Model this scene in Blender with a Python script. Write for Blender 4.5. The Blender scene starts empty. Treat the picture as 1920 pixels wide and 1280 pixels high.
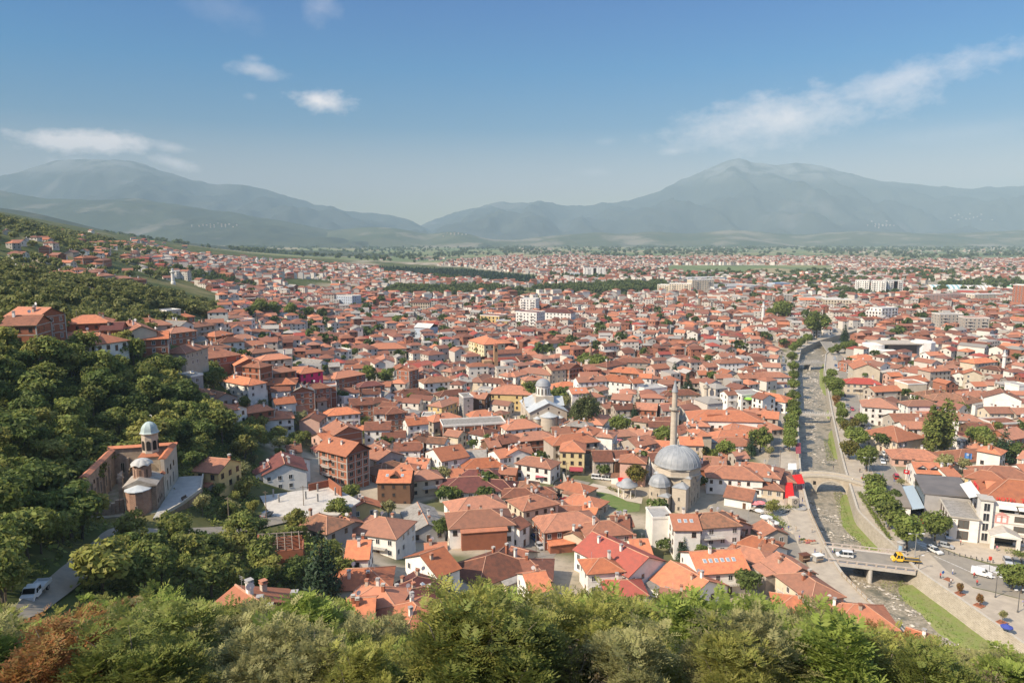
import bpy, math, random
import numpy as np
from mathutils import Vector, Matrix
from math import sin, cos, tan, pi, radians, atan2, sqrt, hypot
rnd = random.Random(7)
SC = bpy.context.scene
COL = SC.collection
# ------------------------------------------------------------------ camera
F, PITCH, EYE = 1350.0, radians(8.22), 90.0
CP, SP = cos(PITCH), sin(PITCH)
cd = bpy.data.cameras.new('camera'); cam = bpy.data.objects.new('camera', cd); COL.objects.link(cam)
cam.location = (0, 0, EYE); cam.rotation_euler = (pi/2-PITCH, 0, 0)
cd.sensor_width = 36; cd.lens = 36*F/1920; cd.clip_start = .5; cd.clip_end = 80000
SC.camera = cam

def ray(u, v):
    a, b = (v-640)/F, (u-960)/F
    return np.array((b, CP-a*SP, -(SP+a*CP)))
def at(u, v, zc):
    p = ray(u, v)*zc; p[2] += EYE; return p
def onz(u, v, z=0.):
    d = ray(u, v); t = (z-EYE)/d[2]; return (d[0]*t, d[1]*t, z)
def proj(x, y, z):
    zc = y*CP-(z-EYE)*SP; yc = y*SP+(z-EYE)*CP
    zc = max(zc, .01)
    return 960+F*x/zc, 640-F*yc/zc, zc

# ------------------------------------------------------------------ terrain
HILL = [(265,970,170),(60,640,236),(100,690,222),(60,800,197),(60,900,160),(0,900,150),(60,1010,122),(65,1140,103),(160,1065,126),
 (195,1020,150),(300,815,228),(400,800,235),(330,735,305),(350,752,300),(430,705,330),(540,700,350),(480,820,290),(560,800,327),(540,940,215),(640,950,208),
 (735,950,223),(905,1000,214),(690,1040,185),(600,620,639),(400,605,480),(250,645,300),(330,622,290),(150,640,262),(250,555,460),(60,530,540),(200,535,570),(330,530,900),
 (150,470,800),(20,418,900),(100,445,1000),(250,462,1350),(330,482,1500),(480,491,1800),(600,501,1900),(750,521,1600),(0,396,2200),(150,426,2200),
 (300,456,2500),(450,471,3000),(600,481,3300),(420,998,170),(500,982,185),(330,1020,160),(560,1060,165),(480,880,245),(380,960,185),(520,640,560),(480,720,330)]
CT = [tuple(at(*h)) for h in HILL]
CT += [(-37,107,23),(-20,112,20),(0,118,15),(20,122,11),(45,126,5),(70,126,2),(100,130,-1),(130,140,-1),
 (0,150,6),(-15,162,8),(20,150,4),(45,155,2),(-40,135,16),(-60,120,27),(-30,185,4),(-20,215,2),(60,145,0),(85,150,0),
 (-100,60,58),(-60,75,48)]
for x in range(-120, 121, 20):
    CT += [(x,-10,88),(x,3,85.5),(x,22,73),(x,40,62.3 if x < 30 else 61),(x,52,56 if x < 30 else 54),(x,64,50.5 if x < 28 else 45.5)]
for x in range(-20, 100, 20): CT.append((x,88,29-.13*x))
for u in (700,830,960,1120,1280,1440,1600,1760,1900,2050):
    for v in (525,560,600,640,700,780,860,940,1010):
        CT.append(onz(u, v))
CT += [onz(u, v) for u, v in ((1080,1050),(1250,1060),(1420,1080),(1560,1090),(1700,1100),(1800,1100),(1900,1100),(2050,1100),(1950,1180))]
CT += [(x, y, 0) for x in (-1200,0,1200,3000) for y in (3600,5000,7500,11000)] + [(-3500,y,60) for y in (4500,7000,11000)]
CT += [(-700,250,150),(-420,200,105),(-300,120,95),(-200,60,85),(-1500,900,300),(-2600,1500,420),(3000,1500,0),(1500,800,0),(600,250,0),(400,120,0)]
CT = np.array(CT, float)
def rbf_fit(P):
    A = np.hypot(P[:,None,0]-P[None,:,0], P[:,None,1]-P[None,:,1])
    n = len(P); Q = np.hstack([np.ones((n,1)), P[:,:2]*1e-3])
    M = np.block([[A-np.eye(n)*1.5, Q],[Q.T, np.zeros((3,3))]])
    return np.linalg.solve(M, np.concatenate([P[:,2], np.zeros(3)]))
CW = rbf_fit(CT)
def rbf(x, y):
    x = np.asarray(x, float); y = np.asarray(y, float); s = x.shape; x = x.ravel(); y = y.ravel(); out = np.empty(len(x))
    for i in range(0, len(x), 20000):
        xx, yy = x[i:i+20000], y[i:i+20000]
        d = np.hypot(xx[:,None]-CT[None,:,0], yy[:,None]-CT[None,:,1])
        out[i:i+20000] = d@CW[:-3]+CW[-3]+CW[-2]*xx*1e-3+CW[-1]*yy*1e-3
    return out.reshape(s)
# value noise
_h = np.random.RandomState(3).rand(256,256)
def vnoise(x, y):
    x = np.asarray(x, float); y = np.asarray(y, float)
    i = np.floor(x).astype(int); j = np.floor(y).astype(int); fx, fy = x-i, y-j
    fx = fx*fx*(3-2*fx); fy = fy*fy*(3-2*fy)
    g = lambda a, b: _h[a & 255, b & 255]
    return (g(i,j)*(1-fx)+g(i+1,j)*fx)*(1-fy)+(g(i,j+1)*(1-fx)+g(i+1,j+1)*fx)*fy
def fbm(x, y, o=5):
    s, a = 0, .5
    for k in range(o): s = s+a*vnoise(x*2**k+17.3*k, y*2**k+5.1*k); a *= .5
    return s
# river banks (top of the walls, z = 0) given by their place on the ground
LB = [onz(*p) for p in ((1645,612),(1608,620),(1568,630),(1534,640),(1502,655),(1495,690),(1496,770),(1499,850),(1503,900),(1519,960),(1550,1027),(1580,1077),(1627,1125),(1680,1172),(1770,1245))]
RB = [onz(*p) for p in ((1660,617),(1626,626),(1598,636),(1570,648),(1548,664),(1545,690),(1558,770),(1573,840),(1583,880),(1607,960),(1640,993),(1687,1037),(1717,1070),(1790,1120),(1920,1212),(2040,1290))]
def resample(pl, step=4.):
    P = np.array([p[:2] for p in pl]); d = np.r_[0, np.cumsum(np.hypot(*np.diff(P, axis=0).T))]
    t = np.linspace(0, d[-1], max(2, int(d[-1]/step)))
    return np.c_[np.interp(t, d, P[:,0]), np.interp(t, d, P[:,1])]
_L = np.array([p[:2] for p in LB]); _R = np.array([p[:2] for p in RB])
def bank_x(y):
    y = np.asarray(y, float)
    a = np.interp(y, _L[::-1,1], _L[::-1,0], left=1e6, right=1e6); b = np.interp(y, _R[::-1,1], _R[::-1,0], left=-1e6, right=-1e6)
    return a, b
def in_river(x, y, m=0.):
    a, b = bank_x(y); return (x > a-m) & (x < b+m)
def axis(segs):
    out = []
    for a, b, s in segs: out += list(np.arange(a, b, s))
    out.append(segs[-1][1]); return np.array(out)
def geo(a, b, s, k):
    out = [a]
    while out[-1] < b: out.append(out[-1]+s); s *= k
    return out
gx = np.r_[-np.array(geo(250, 9000, 6, 1.13))[::-1][:-1], np.arange(-250, 340, 4.), np.array(geo(340, 9000, 6, 1.13))]
gy = np.r_[np.arange(-12, 760, 4.), np.array(geo(760, 12000, 6, 1.05))]
GX, GY = np.meshgrid(gx, gy, indexing='ij')
GZ = rbf(GX, GY)
GZ = np.where((GY < 3400) & (GX > -60) & (GY > 210) & (np.abs(GZ) < 1.2), 0, GZ)
_flat = np.clip((GY-190)/60, 0, 1)*np.clip((GX+20)/60, 0, 1)*np.clip((9.-np.abs(GZ))/6, 0, 1)
GZ = GZ*(1-_flat)
_east = np.clip((GX-66)/16, 0, 1)*np.clip((GY-124)/12, 0, 1)
GZ = GZ*(1-_east)
def T(x, y):
    x = np.clip(np.asarray(x, float), gx[0], gx[-1]-1e-3); y = np.clip(np.asarray(y, float), gy[0], gy[-1]-1e-3)
    i = np.searchsorted(gx, x, 'right')-1; j = np.searchsorted(gy, y, 'right')-1
    fx = (x-gx[i])/(gx[i+1]-gx[i]); fy = (y-gy[j])/(gy[j+1]-gy[j])
    return (GZ[i,j]*(1-fx)+GZ[i+1,j]*fx)*(1-fy)+(GZ[i,j+1]*(1-fx)+GZ[i+1,j+1]*fx)*fy
_zc = np.geomspace(20, 9000, 1500)
def hit(u, v, h=0., near=85.):
    d = ray(u, v); z = _zc[_zc >= near]
    g = EYE+d[2]*z-(T(d[0]*z, d[1]*z)+h)
    k = np.nonzero(g <= 0)[0]
    if not len(k): t = z[-1]
    elif k[0] == 0: t = z[0]
    else:
        i = k[0]; t = z[i-1]+(z[i]-z[i-1])*g[i-1]/(g[i-1]-g[i])
    return np.array((d[0]*t, d[1]*t, EYE+d[2]*t))

# level ground under the ruined church
CH0 = hit(266, 967, 0, 120); CHZ = CH0[2]+.7; CHY = radians(14)
_dx, _dy = GX-CH0[0], GY-CH0[1]; _lx = _dx*cos(CHY)+_dy*sin(CHY); _ly = -_dx*sin(CHY)+_dy*cos(CHY)
_w = np.clip(1-np.maximum(np.maximum(-15-_lx, _lx-6)/9, np.maximum(-4-_ly, _ly-28)/9), 0, 1)
GZ = GZ*(1-_w)+(CHZ-.25)*_w
# ------------------------------------------------------------------ materials
def _n(nt, kind, **kw):
    n = nt.nodes.new(kind)
    for k, v in kw.items():
        if k in n.inputs.keys(): n.inputs[k].default_value = v
        else: setattr(n, k, v)
    return n
def rgba(c): return (c[0], c[1], c[2], 1)
MATS = {}
def mat(name, col, rough=.85, col2=None, scale=2., amt=1., detail=4, lo=.35, hi=.65, objrand=0., tint=None, bump=0., bscale=8., metal=0., trans=0., spec=.3,
        brick=None, wave=None, coat=0., rnd2=None):
    if name in MATS: return MATS[name]
    m = bpy.data.materials.new(name); m.use_nodes = True; nt = m.node_tree; L = nt.links.new
    b = nt.nodes['Principled BSDF']; b.inputs['Roughness'].default_value = rough; b.inputs['Metallic'].default_value = metal
    b.inputs['Specular IOR Level'].default_value = spec; b.inputs['Coat Weight'].default_value = coat
    tc = _n(nt, 'ShaderNodeTexCoord'); src = None
    def mix(a, bb, fac, mode='MIX'):
        x = _n(nt, 'ShaderNodeMix', data_type='RGBA', blend_type=mode)
        for sock, val in ((x.inputs[0], fac), (x.inputs[6], a), (x.inputs[7], bb)):
            if isinstance(val, (int, float)): sock.default_value = val
            elif isinstance(val, tuple): sock.default_value = rgba(val)
            else: L(val, sock)
        return x.outputs[2]
    src = col
    vec = tc.outputs['Object']
    if brick:
        sx = _n(nt, 'ShaderNodeSeparateXYZ'); L(tc.outputs['Object'], sx.inputs[0])
        ad = _n(nt, 'ShaderNodeMath', operation='ADD'); L(sx.outputs[0], ad.inputs[0]); L(sx.outputs[1], ad.inputs[1])
        cb = _n(nt, 'ShaderNodeCombineXYZ'); L(ad.outputs[0], cb.inputs[0]); L(sx.outputs[2], cb.inputs[1])
        bt = _n(nt, 'ShaderNodeTexBrick'); L(cb.outputs[0], bt.inputs['Vector'])
        bt.inputs['Color1'].default_value = rgba(col); bt.inputs['Color2'].default_value = rgba(brick['c2']); bt.inputs['Mortar'].default_value = rgba(brick['m'])
        bt.inputs['Scale'].default_value = 1; bt.inputs['Brick Width'].default_value = brick['w']; bt.inputs['Row Height'].default_value = brick['h']; bt.inputs['Mortar Size'].default_value = brick.get('ms', .03)
        src = bt.outputs['Color']
    if col2:
        no = _n(nt, 'ShaderNodeTexNoise', Scale=scale, Detail=detail, Roughness=.6); L(vec, no.inputs['Vector'])
        mr = _n(nt, 'ShaderNodeMapRange'); mr.inputs[1].default_value = lo; mr.inputs[2].default_value = hi; mr.inputs[4].default_value = amt
        L(no.outputs[0], mr.inputs[0]); src = mix(src, col2, mr.outputs[0])
    if wave:
        sx = _n(nt, 'ShaderNodeTexWave', Scale=wave[0], Distortion=wave[2] if len(wave) > 2 else .6); sx.bands_direction = wave[3] if len(wave) > 3 else 'X'; L(vec, sx.inputs['Vector'])
        mr = _n(nt, 'ShaderNodeMapRange'); mr.inputs[3].default_value = 1-wave[1]; mr.inputs[4].default_value = 1+wave[1]*.3
        L(sx.outputs['Fac'], mr.inputs[0]); src = mix(src, mr.outputs[0], 1., 'MULTIPLY')
    if objrand:
        oi = _n(nt, 'ShaderNodeObjectInfo'); mr = _n(nt, 'ShaderNodeMapRange'); mr.inputs[3].default_value = 1-objrand; mr.inputs[4].default_value = 1+objrand
        L(oi.outputs['Random'], mr.inputs[0])
        if rnd2:
            w = _n(nt, 'ShaderNodeMath', operation='MULTIPLY'); w.inputs[1].default_value = 7.31; L(oi.outputs['Random'], w.inputs[0])
            fr = _n(nt, 'ShaderNodeMath', operation='FRACT'); L(w.outputs[0], fr.inputs[0]); f2 = _n(nt, 'ShaderNodeMath', operation='MULTIPLY'); f2.inputs[1].default_value = .5; L(fr.outputs[0], f2.inputs[0]); src = mix(src, rnd2, f2.outputs[0])
        src = mix(src, mr.outputs[0], 1., 'MULTIPLY')
    if tint:
        at_ = _n(nt, 'ShaderNodeAttribute', attribute_name='tint'); mr = _n(nt, 'ShaderNodeMapRange'); mr.inputs[3].default_value = tint[0]; mr.inputs[4].default_value = tint[1]
        L(at_.outputs['Fac'], mr.inputs[0])
        if len(tint) > 2:
            f = _n(nt, 'ShaderNodeMath', operation='MULTIPLY'); f.inputs[1].default_value = 5.7; L(at_.outputs['Fac'], f.inputs[0])
            f2 = _n(nt, 'ShaderNodeMath', operation='FRACT'); L(f.outputs[0], f2.inputs[0])
            f3 = _n(nt, 'ShaderNodeMath', operation='MULTIPLY'); f3.inputs[1].default_value = tint[3] if len(tint) > 3 else 1.; L(f2.outputs[0], f3.inputs[0])
            src = mix(src, tint[2], f3.outputs[0])
        src = mix(src, mr.outputs[0], 1., 'MULTIPLY')
    if isinstance(src, tuple): b.inputs['Base Color'].default_value = rgba(src)
    else: L(src, b.inputs['Base Color'])
    if bump:
        no = _n(nt, 'ShaderNodeTexNoise', Scale=bscale, Detail=5); L(vec, no.inputs['Vector'])
        bp = _n(nt, 'ShaderNodeBump', Strength=bump, Distance=.1); L(no.outputs[0], bp.inputs['Height']); L(bp.outputs[0], b.inputs['Normal'])
    if trans:
        tr = _n(nt, 'ShaderNodeBsdfTranslucent'); ms = _n(nt, 'ShaderNodeMixShader', Fac=trans)
        if isinstance(src, tuple): tr.inputs[0].default_value = rgba(src)
        else: L(src, tr.inputs[0])
        L(b.outputs[0], ms.inputs[1]); L(tr.outputs[0], ms.inputs[2]); L(ms.outputs[0], nt.nodes['Material Output'].inputs[0])
    MATS[name] = m; return m

# ------------------------------------------------------------------ mesh building
class MB:
    def __init__(s): s.v = []; s.f = []; s.m = []
    def add(s, vs, fs, m=0):
        k = len(s.v); s.v += [tuple(map(float, p)) for p in vs]; s.f += [tuple(k+i for i in f) for f in fs]; s.m += [m]*len(fs); return s
    def box(s, x0, x1, y0, y1, z0, z1, m=0, bottom=True):
        fs = [(4,5,6,7),(0,1,5,4),(1,2,6,5),(2,3,7,6),(3,0,4,7)]+([(3,2,1,0)] if bottom else [])
        return s.add([(x0,y0,z0),(x1,y0,z0),(x1,y1,z0),(x0,y1,z0),(x0,y0,z1),(x1,y0,z1),(x1,y1,z1),(x0,y1,z1)], fs, m)
    def prism(s, pts, z0, z1, m=0, mtop=None):
        n = len(pts); a = sum(pts[i][0]*pts[(i+1)%n][1]-pts[(i+1)%n][0]*pts[i][1] for i in range(n))
        if a < 0: pts = pts[::-1]
        zz = (lambda z, i: z[i] if hasattr(z, '__len__') else z)
        s.add([(p[0],p[1],zz(z0,i)) for i, p in enumerate(pts)]+[(p[0],p[1],zz(z1,i)) for i, p in enumerate(pts)],
              [(i,(i+1)%n,n+(i+1)%n,n+i) for i in range(n)], m)
        k = len(s.v)-2*n
        s.f += [tuple(k+n+i for i in range(n)), tuple(k+i for i in range(n-1,-1,-1))]; s.m += [m if mtop is None else mtop, m]; return s
    def lathe(s, prof, n=16, c=(0,0), m=0, a0=0., a1=2*pi, rot=0., cap=True):
        full = abs(a1-a0-2*pi) < 1e-6; nn = n if full else n+1; k = len(s.v)
        for r, z in prof:
            for i in range(nn):
                t = rot+a0+(a1-a0)*i/n; s.v.append((c[0]+r*cos(t), c[1]+r*sin(t), z))
        for j in range(len(prof)-1):
            for i in range(n):
                i2 = (i+1)%nn; s.f.append((k+j*nn+i, k+j*nn+i2, k+(j+1)*nn+i2, k+(j+1)*nn+i)); s.m.append(m)
        if cap and full:
            if prof[0][0] > 1e-6: s.f.append(tuple(k+i for i in range(nn-1,-1,-1))); s.m.append(m)
            if prof[-1][0] > 1e-6: s.f.append(tuple(k+(len(prof)-1)*nn+i for i in range(nn))); s.m.append(m)
        return s
    def tube(s, pts, rad, n=6, m=0):
        k0 = len(s.v); P = [Vector(p) for p in pts]
        for i, p in enumerate(P):
            d = (P[min(i+1, len(P)-1)]-P[max(i-1, 0)]).normalized()
            a = d.orthogonal().normalized() if i == 0 else (a-d*a.dot(d)).normalized()
            b = d.cross(a); r = rad[i] if hasattr(rad, '__len__') else rad
            for q in range(n):
                t = 2*pi*q/n; w = p+(a*cos(t)+b*sin(t))*r; s.v.append(tuple(w))
        for i in range(len(P)-1):
            for q in range(n): s.f.append((k0+i*n+q, k0+i*n+(q+1)%n, k0+(i+1)*n+(q+1)%n, k0+(i+1)*n+q)); s.m.append(m)
        s.f.append(tuple(k0+q for q in range(n-1,-1,-1))); s.f.append(tuple(k0+(len(P)-1)*n+q for q in range(n))); s.m += [m,m]; return s
    def mesh(s, name, mats, smooth=False):
        me = bpy.data.meshes.new(name); me.from_pydata(s.v, [], s.f); me.update()
        for m in (mats if isinstance(mats, (list, tuple)) else [mats]): me.materials.append(m)
        if any(s.m): me.polygons.foreach_set('material_index', s.m)
        if smooth: me.polygons.foreach_set('use_smooth', [True]*len(s.f))
        return me
def link(name, data, parent=None, loc=None, rz=0., scale=None):
    o = bpy.data.objects.new(name, data); COL.objects.link(o)
    if parent is not None: o.parent = parent
    if loc is not None: o.location = [float(q) for q in loc]
    if rz: o.rotation_euler = (0, 0, float(rz))
    if scale is not None: o.scale = scale if hasattr(scale, '__len__') else (scale,)*3
    return o
def part(name, mb, mats, parent, smooth=False, **kw):
    return link(name, mb.mesh(name, mats, smooth), parent, **kw)
THINGS = []
def thing(name, label, cat, loc=(0,0,0), rz=0., group=None, data=None, scale=None):
    o = link(name, data, None, loc, rz, scale)
    o['label'] = label; o['category'] = cat
    if group: o['group'] = group
    return o
def structure(name, data, kind='structure'):
    o = link(name, data); o['kind'] = kind; return o
def copy_tree(o, parent=None):
    c = o.copy(); COL.objects.link(c)
    if parent is not None: c.parent = parent
    for ch in list(o.children): copy_tree(ch, c)
    return c
def npmesh(name, V, Q, mats, mi=None, tint=None, smooth=False):
    """V: (n,3) points, Q: (k,4) quads or (k,3) triangles."""
    me = bpy.data.meshes.new(name); n, k = len(V), len(Q); w = Q.shape[1]
    me.vertices.add(n); me.vertices.foreach_set('co', np.asarray(V, np.float32).ravel())
    me.loops.add(k*w); me.loops.foreach_set('vertex_index', np.asarray(Q, np.int32).ravel())
    me.polygons.add(k); me.polygons.foreach_set('loop_start', np.arange(0, k*w, w, dtype=np.int32))
    for m in (mats if isinstance(mats, (list, tuple)) else [mats]): me.materials.append(m)
    if mi is not None: me.polygons.foreach_set('material_index', np.asarray(mi, np.int32))
    me.update(calc_edges=True)
    if smooth: me.polygons.foreach_set('use_smooth', np.ones(k, bool))
    if tint is not None:
        a = me.attributes.new('tint', 'FLOAT', 'FACE'); a.data.foreach_set('value', np.asarray(tint, np.float32))
    me.validate(); return me
# where something already stands: discs (x, y, r)
OCC = []
_occ = {}
def occupy(x, y, r):
    OCC.append((x, y, r))
    for i in range(int((x-r)//20), int((x+r)//20)+1):
        for j in range(int((y-r)//20), int((y+r)//20)+1): _occ.setdefault((i,j), []).append((x, y, r))
def free(x, y, r):
    for i in range(int((x-r)//20), int((x+r)//20)+1):
        for j in range(int((y-r)//20), int((y+r)//20)+1):
            for a, b, q in _occ.get((i,j), ()):
                if (a-x)**2+(b-y)**2 < (q+r)**2: return False
    return True
def occupy_rect(cx, cy, L, W, yaw, pad=0.):
    s = min(L, W)/2; n = max(1, int(round(max(L, W)/(s*1.4)))); d = max(L, W)/2-s
    for i in range(n):
        t = 0 if n == 1 else -d+2*d*i/(n-1)
        a = yaw if L >= W else yaw+pi/2
        occupy(cx+cos(a)*t, cy+sin(a)*t, s*1.05+pad)
# ------------------------------------------------------------------ light, sky, air
SUN_AZ, SUN_EL = radians(32), radians(41)        # light travels towards +x and away from the camera
SUND = Vector((cos(SUN_AZ)*cos(SUN_EL), sin(SUN_AZ)*cos(SUN_EL), -sin(SUN_EL)))
sl = bpy.data.lights.new('sun', 'SUN'); sl.energy = 4.6; sl.angle = radians(.5); sl.color = (1, .875, .69)
so = bpy.data.objects.new('sun', sl); COL.objects.link(so); so.rotation_euler = SUND.to_track_quat('-Z', 'Y').to_euler()
W = bpy.data.worlds.new('World'); SC.world = W; W.use_nodes = True
nt = W.node_tree; L = nt.links.new
bg = nt.nodes['Background']; bg.inputs['Strength'].default_value = .15
sky = _n(nt, 'ShaderNodeTexSky', sky_type='NISHITA', sun_disc=False, sun_elevation=SUN_EL, sun_rotation=atan2(-SUND.x, -SUND.y), altitude=500, air_density=1.1, dust_density=.7, ozone_density=2.2)
tc = _n(nt, 'ShaderNodeTexCoord'); sx = _n(nt, 'ShaderNodeSeparateXYZ'); L(tc.outputs['Generated'], sx.inputs[0])
def M(op, a, b=None, c=None):
    n = _n(nt, 'ShaderNodeMath', operation=op)
    for i, q in enumerate((a, b, c)):
        if q is None: continue
        if isinstance(q, (int, float)): n.inputs[i].default_value = q
        else: L(q, n.inputs[i])
    return n.outputs[0]
az = M('ARCTAN2', sx.outputs[0], sx.outputs[1]); el = M('ARCSINE', sx.outputs[2])
def dirof(u, v):
    d = ray(u, v); return atan2(d[0], d[1]), atan2(d[2], hypot(d[0], d[1]))
cn = _n(nt, 'ShaderNodeTexNoise', Scale=34, Detail=11, Roughness=.66); mp = _n(nt, 'ShaderNodeMapping'); mp.inputs['Scale'].default_value = (1, 1, 1.7)
L(tc.outputs['Generated'], mp.inputs[0]); L(mp.outputs[0], cn.inputs['Vector'])
cn2 = _n(nt, 'ShaderNodeTexNoise', Scale=9, Detail=6, Roughness=.6); L(mp.outputs[0], cn2.inputs['Vector'])
nz = M('ADD', M('MULTIPLY', cn.outputs[0], .6), M('MULTIPLY', cn2.outputs[0], .4))
total = 0.
for (u, v, wu, wv, rot, dens, soft) in ((1470,222,255,60,-8,.82,2.4),(1650,165,225,36,-12,.7,2.3),(1340,238,120,34,-5,.48,2.1),(1840,112,80,14,-8,.34,2.),(598,190,64,30,0,1.,2.6),(485,132,56,17,5,.55,2.2),(165,266,125,24,0,1.3,3.4),(330,306,50,14,14,.95,3.),
        (318,276,46,12,5,.6,2.6),(97,303,14,10,0,.4,2.4),(150,300,30,8,0,.3,2.),(1262,284,34,11,0,.55,2.4),(1112,323,40,10,0,.36,2.4),(1140,265,28,8,0,.22,2.),(1045,337,18,6,0,.2,2.),(600,15,40,34,-20,.34,1.6),(430,22,90,34,12,.2,1.3),(475,110,20,9,0,.3,2.),(1800,250,140,20,-4,.22,1.6),(470,180,14,7,0,.25,2.)):
    a0, e0 = dirof(u, v); wa = wu/F; we = wv/F; t = radians(rot)
    da = M('MULTIPLY', M('SUBTRACT', az, a0), cos(e0)); de = M('SUBTRACT', el, e0)
    p = M('DIVIDE', M('SUBTRACT', M('MULTIPLY', da, cos(t)), M('MULTIPLY', de, sin(t)*-1*-1)), wa)
    q = M('DIVIDE', M('ADD', M('MULTIPLY', da, sin(t)), M('MULTIPLY', de, cos(t))), we)
    r = M('SUBTRACT', 1., M('SQRT', M('ADD', M('MULTIPLY', p, p), M('MULTIPLY', q, q))))
    m_ = M('MULTIPLY', M('ADD', r, M('MULTIPLY', M('SUBTRACT', nz, .54), 2.6)), soft/2.6)
    cl = _n(nt, 'ShaderNodeClamp'); L(M('MULTIPLY', m_, dens), cl.inputs[0]); cl.inputs[2].default_value = dens
    total = cl.outputs[0] if isinstance(total, float) else M('MAXIMUM', total, cl.outputs[0])
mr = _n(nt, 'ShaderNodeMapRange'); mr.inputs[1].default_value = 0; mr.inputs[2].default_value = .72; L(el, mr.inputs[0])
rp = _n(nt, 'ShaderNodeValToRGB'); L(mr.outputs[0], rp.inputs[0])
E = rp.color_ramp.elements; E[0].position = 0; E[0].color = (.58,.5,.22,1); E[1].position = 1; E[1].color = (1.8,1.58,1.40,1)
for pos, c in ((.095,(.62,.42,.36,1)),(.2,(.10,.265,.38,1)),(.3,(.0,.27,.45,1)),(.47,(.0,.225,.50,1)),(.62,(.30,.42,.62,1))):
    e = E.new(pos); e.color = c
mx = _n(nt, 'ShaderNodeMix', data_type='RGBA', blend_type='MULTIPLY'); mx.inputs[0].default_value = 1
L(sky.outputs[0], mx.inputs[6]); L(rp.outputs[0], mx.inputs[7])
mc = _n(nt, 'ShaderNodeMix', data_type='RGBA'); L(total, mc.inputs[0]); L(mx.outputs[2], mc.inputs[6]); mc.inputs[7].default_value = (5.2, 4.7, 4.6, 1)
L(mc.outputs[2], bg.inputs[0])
SC.view_settings.view_transform = 'Standard'; SC.view_settings.look = 'None'; SC.view_settings.exposure = .72; SC.view_settings.gamma = 1
SC.cycles.use_denoising = True; SC.cycles.max_bounces = 5; SC.cycles.diffuse_bounces = 3; SC.cycles.glossy_bounces = 2; SC.cycles.transmission_bounces = 3
SC.cycles.volume_bounces = 1; SC.cycles.transparent_max_bounces = 4; SC.cycles.caustics_reflective = False; SC.cycles.caustics_refractive = False
SC.cycles.sample_clamp_indirect = 3.; SC.cycles.use_adaptive_sampling = True; SC.cycles.adaptive_threshold = .008
hz = bpy.data.materials.new('haze'); hz.use_nodes = True; hn = hz.node_tree; hn.nodes.remove(hn.nodes['Principled BSDF'])
pv = _n(hn, 'ShaderNodeVolumePrincipled'); pv.inputs['Color'].default_value = (.43,.575,.66,1); pv.inputs['Density'].default_value = .86e-4; pv.inputs['Anisotropy'].default_value = -.15
hn.links.new(pv.outputs[0], hn.nodes['Material Output'].inputs['Volume'])
hb = MB().box(-16000, 16000, -400, 21500, -150, 1660)
structure('haze', hb.mesh('haze', hz), 'stuff')

# ------------------------------------------------------------------ ground
def in_town(x, y):
    """Where the town's pavement and yards lie (else fields, woods and meadows)."""
    u = 960+F*x/np.maximum(y, 1)
    return (GZ_at(x, y) < 16) & (y < 3050)
def GZ_at(x, y): return T(x, y)
gm = bpy.data.materials.new('ground'); gm.use_nodes = True; nt2 = gm.node_tree; L2 = nt2.links.new
def mixn(a, b, f, mode='MIX'):
    x = _n(nt2, 'ShaderNodeMix', data_type='RGBA', blend_type=mode)
    for sock, val in ((x.inputs[0], f), (x.inputs[6], a), (x.inputs[7], b)):
        if isinstance(val, (int, float)): sock.default_value = val
        elif isinstance(val, tuple): sock.default_value = rgba(val)
        else: L2(val, sock)
    return x.outputs[2]
def nz_(scale, detail=5, lo=.35, hi=.65):
    n = _n(nt2, 'ShaderNodeTexNoise', Scale=scale, Detail=detail, Roughness=.6); L2(gtc.outputs['Object'], n.inputs['Vector'])
    r = _n(nt2, 'ShaderNodeMapRange'); r.inputs[1].default_value = lo; r.inputs[2].default_value = hi; L2(n.outputs[0], r.inputs[0]); return r.outputs[0]
gtc = _n(nt2, 'ShaderNodeTexCoord')
paved = mixn(mixn((.34,.28,.205), (.43,.36,.265), nz_(.15)), (.22,.19,.145), nz_(.6, 6, .5, .8))
green = mixn(mixn((.045,.062,.018), (.085,.095,.03), nz_(.05)), (.20,.165,.075), nz_(.018, 6, .52, .68))
vo = _n(nt2, 'ShaderNodeTexVoronoi', Scale=1/170.); mpp = _n(nt2, 'ShaderNodeMapping'); mpp.inputs['Rotation'].default_value = (0,0,.5); mpp.inputs['Scale'].default_value = (1,.55,1)
L2(gtc.outputs['Object'], mpp.inputs[0]); L2(mpp.outputs[0], vo.inputs['Vector'])
sp = _n(nt2, 'ShaderNodeSeparateColor'); L2(vo.outputs['Color'], sp.inputs[0])
fr_ = _n(nt2, 'ShaderNodeValToRGB'); L2(sp.outputs[0], fr_.inputs[0]); fr_.color_ramp.interpolation = 'CONSTANT'
e = fr_.color_ramp.elements; e[0].color = (.15,.18,.075,1); e[1].position = .25; e[1].color = (.21,.21,.09,1)
for pos, c in ((.45,(.13,.16,.07,1)),(.6,(.29,.235,.13,1)),(.72,(.18,.20,.085,1)),(.86,(.32,.26,.155,1))):
    q = e.new(pos); q.color = c
fields = mixn(mixn(fr_.outputs[0], (.10,.13,.055), nz_(.02, 5, .55, .7)), (.075,.10,.045), nz_(.004, 5, .55, .62))
def attr(nm):
    a = _n(nt2, 'ShaderNodeAttribute', attribute_name=nm); return a.outputs['Fac']
colr = mixn(mixn(paved, green, attr('veg')), fields, attr('field'))
b2 = nt2.nodes['Principled BSDF']; b2.inputs['Roughness'].default_value = .95; b2.inputs['Specular IOR Level'].default_value = .1; L2(colr, b2.inputs['Base Color'])
river_dip = np.array(in_river(GX, GY, 5.))
ZZ = np.where(river_dip, -6.5, GZ)
nx, ny = GX.shape
idx = np.arange(nx*ny).reshape(nx, ny)
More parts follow.
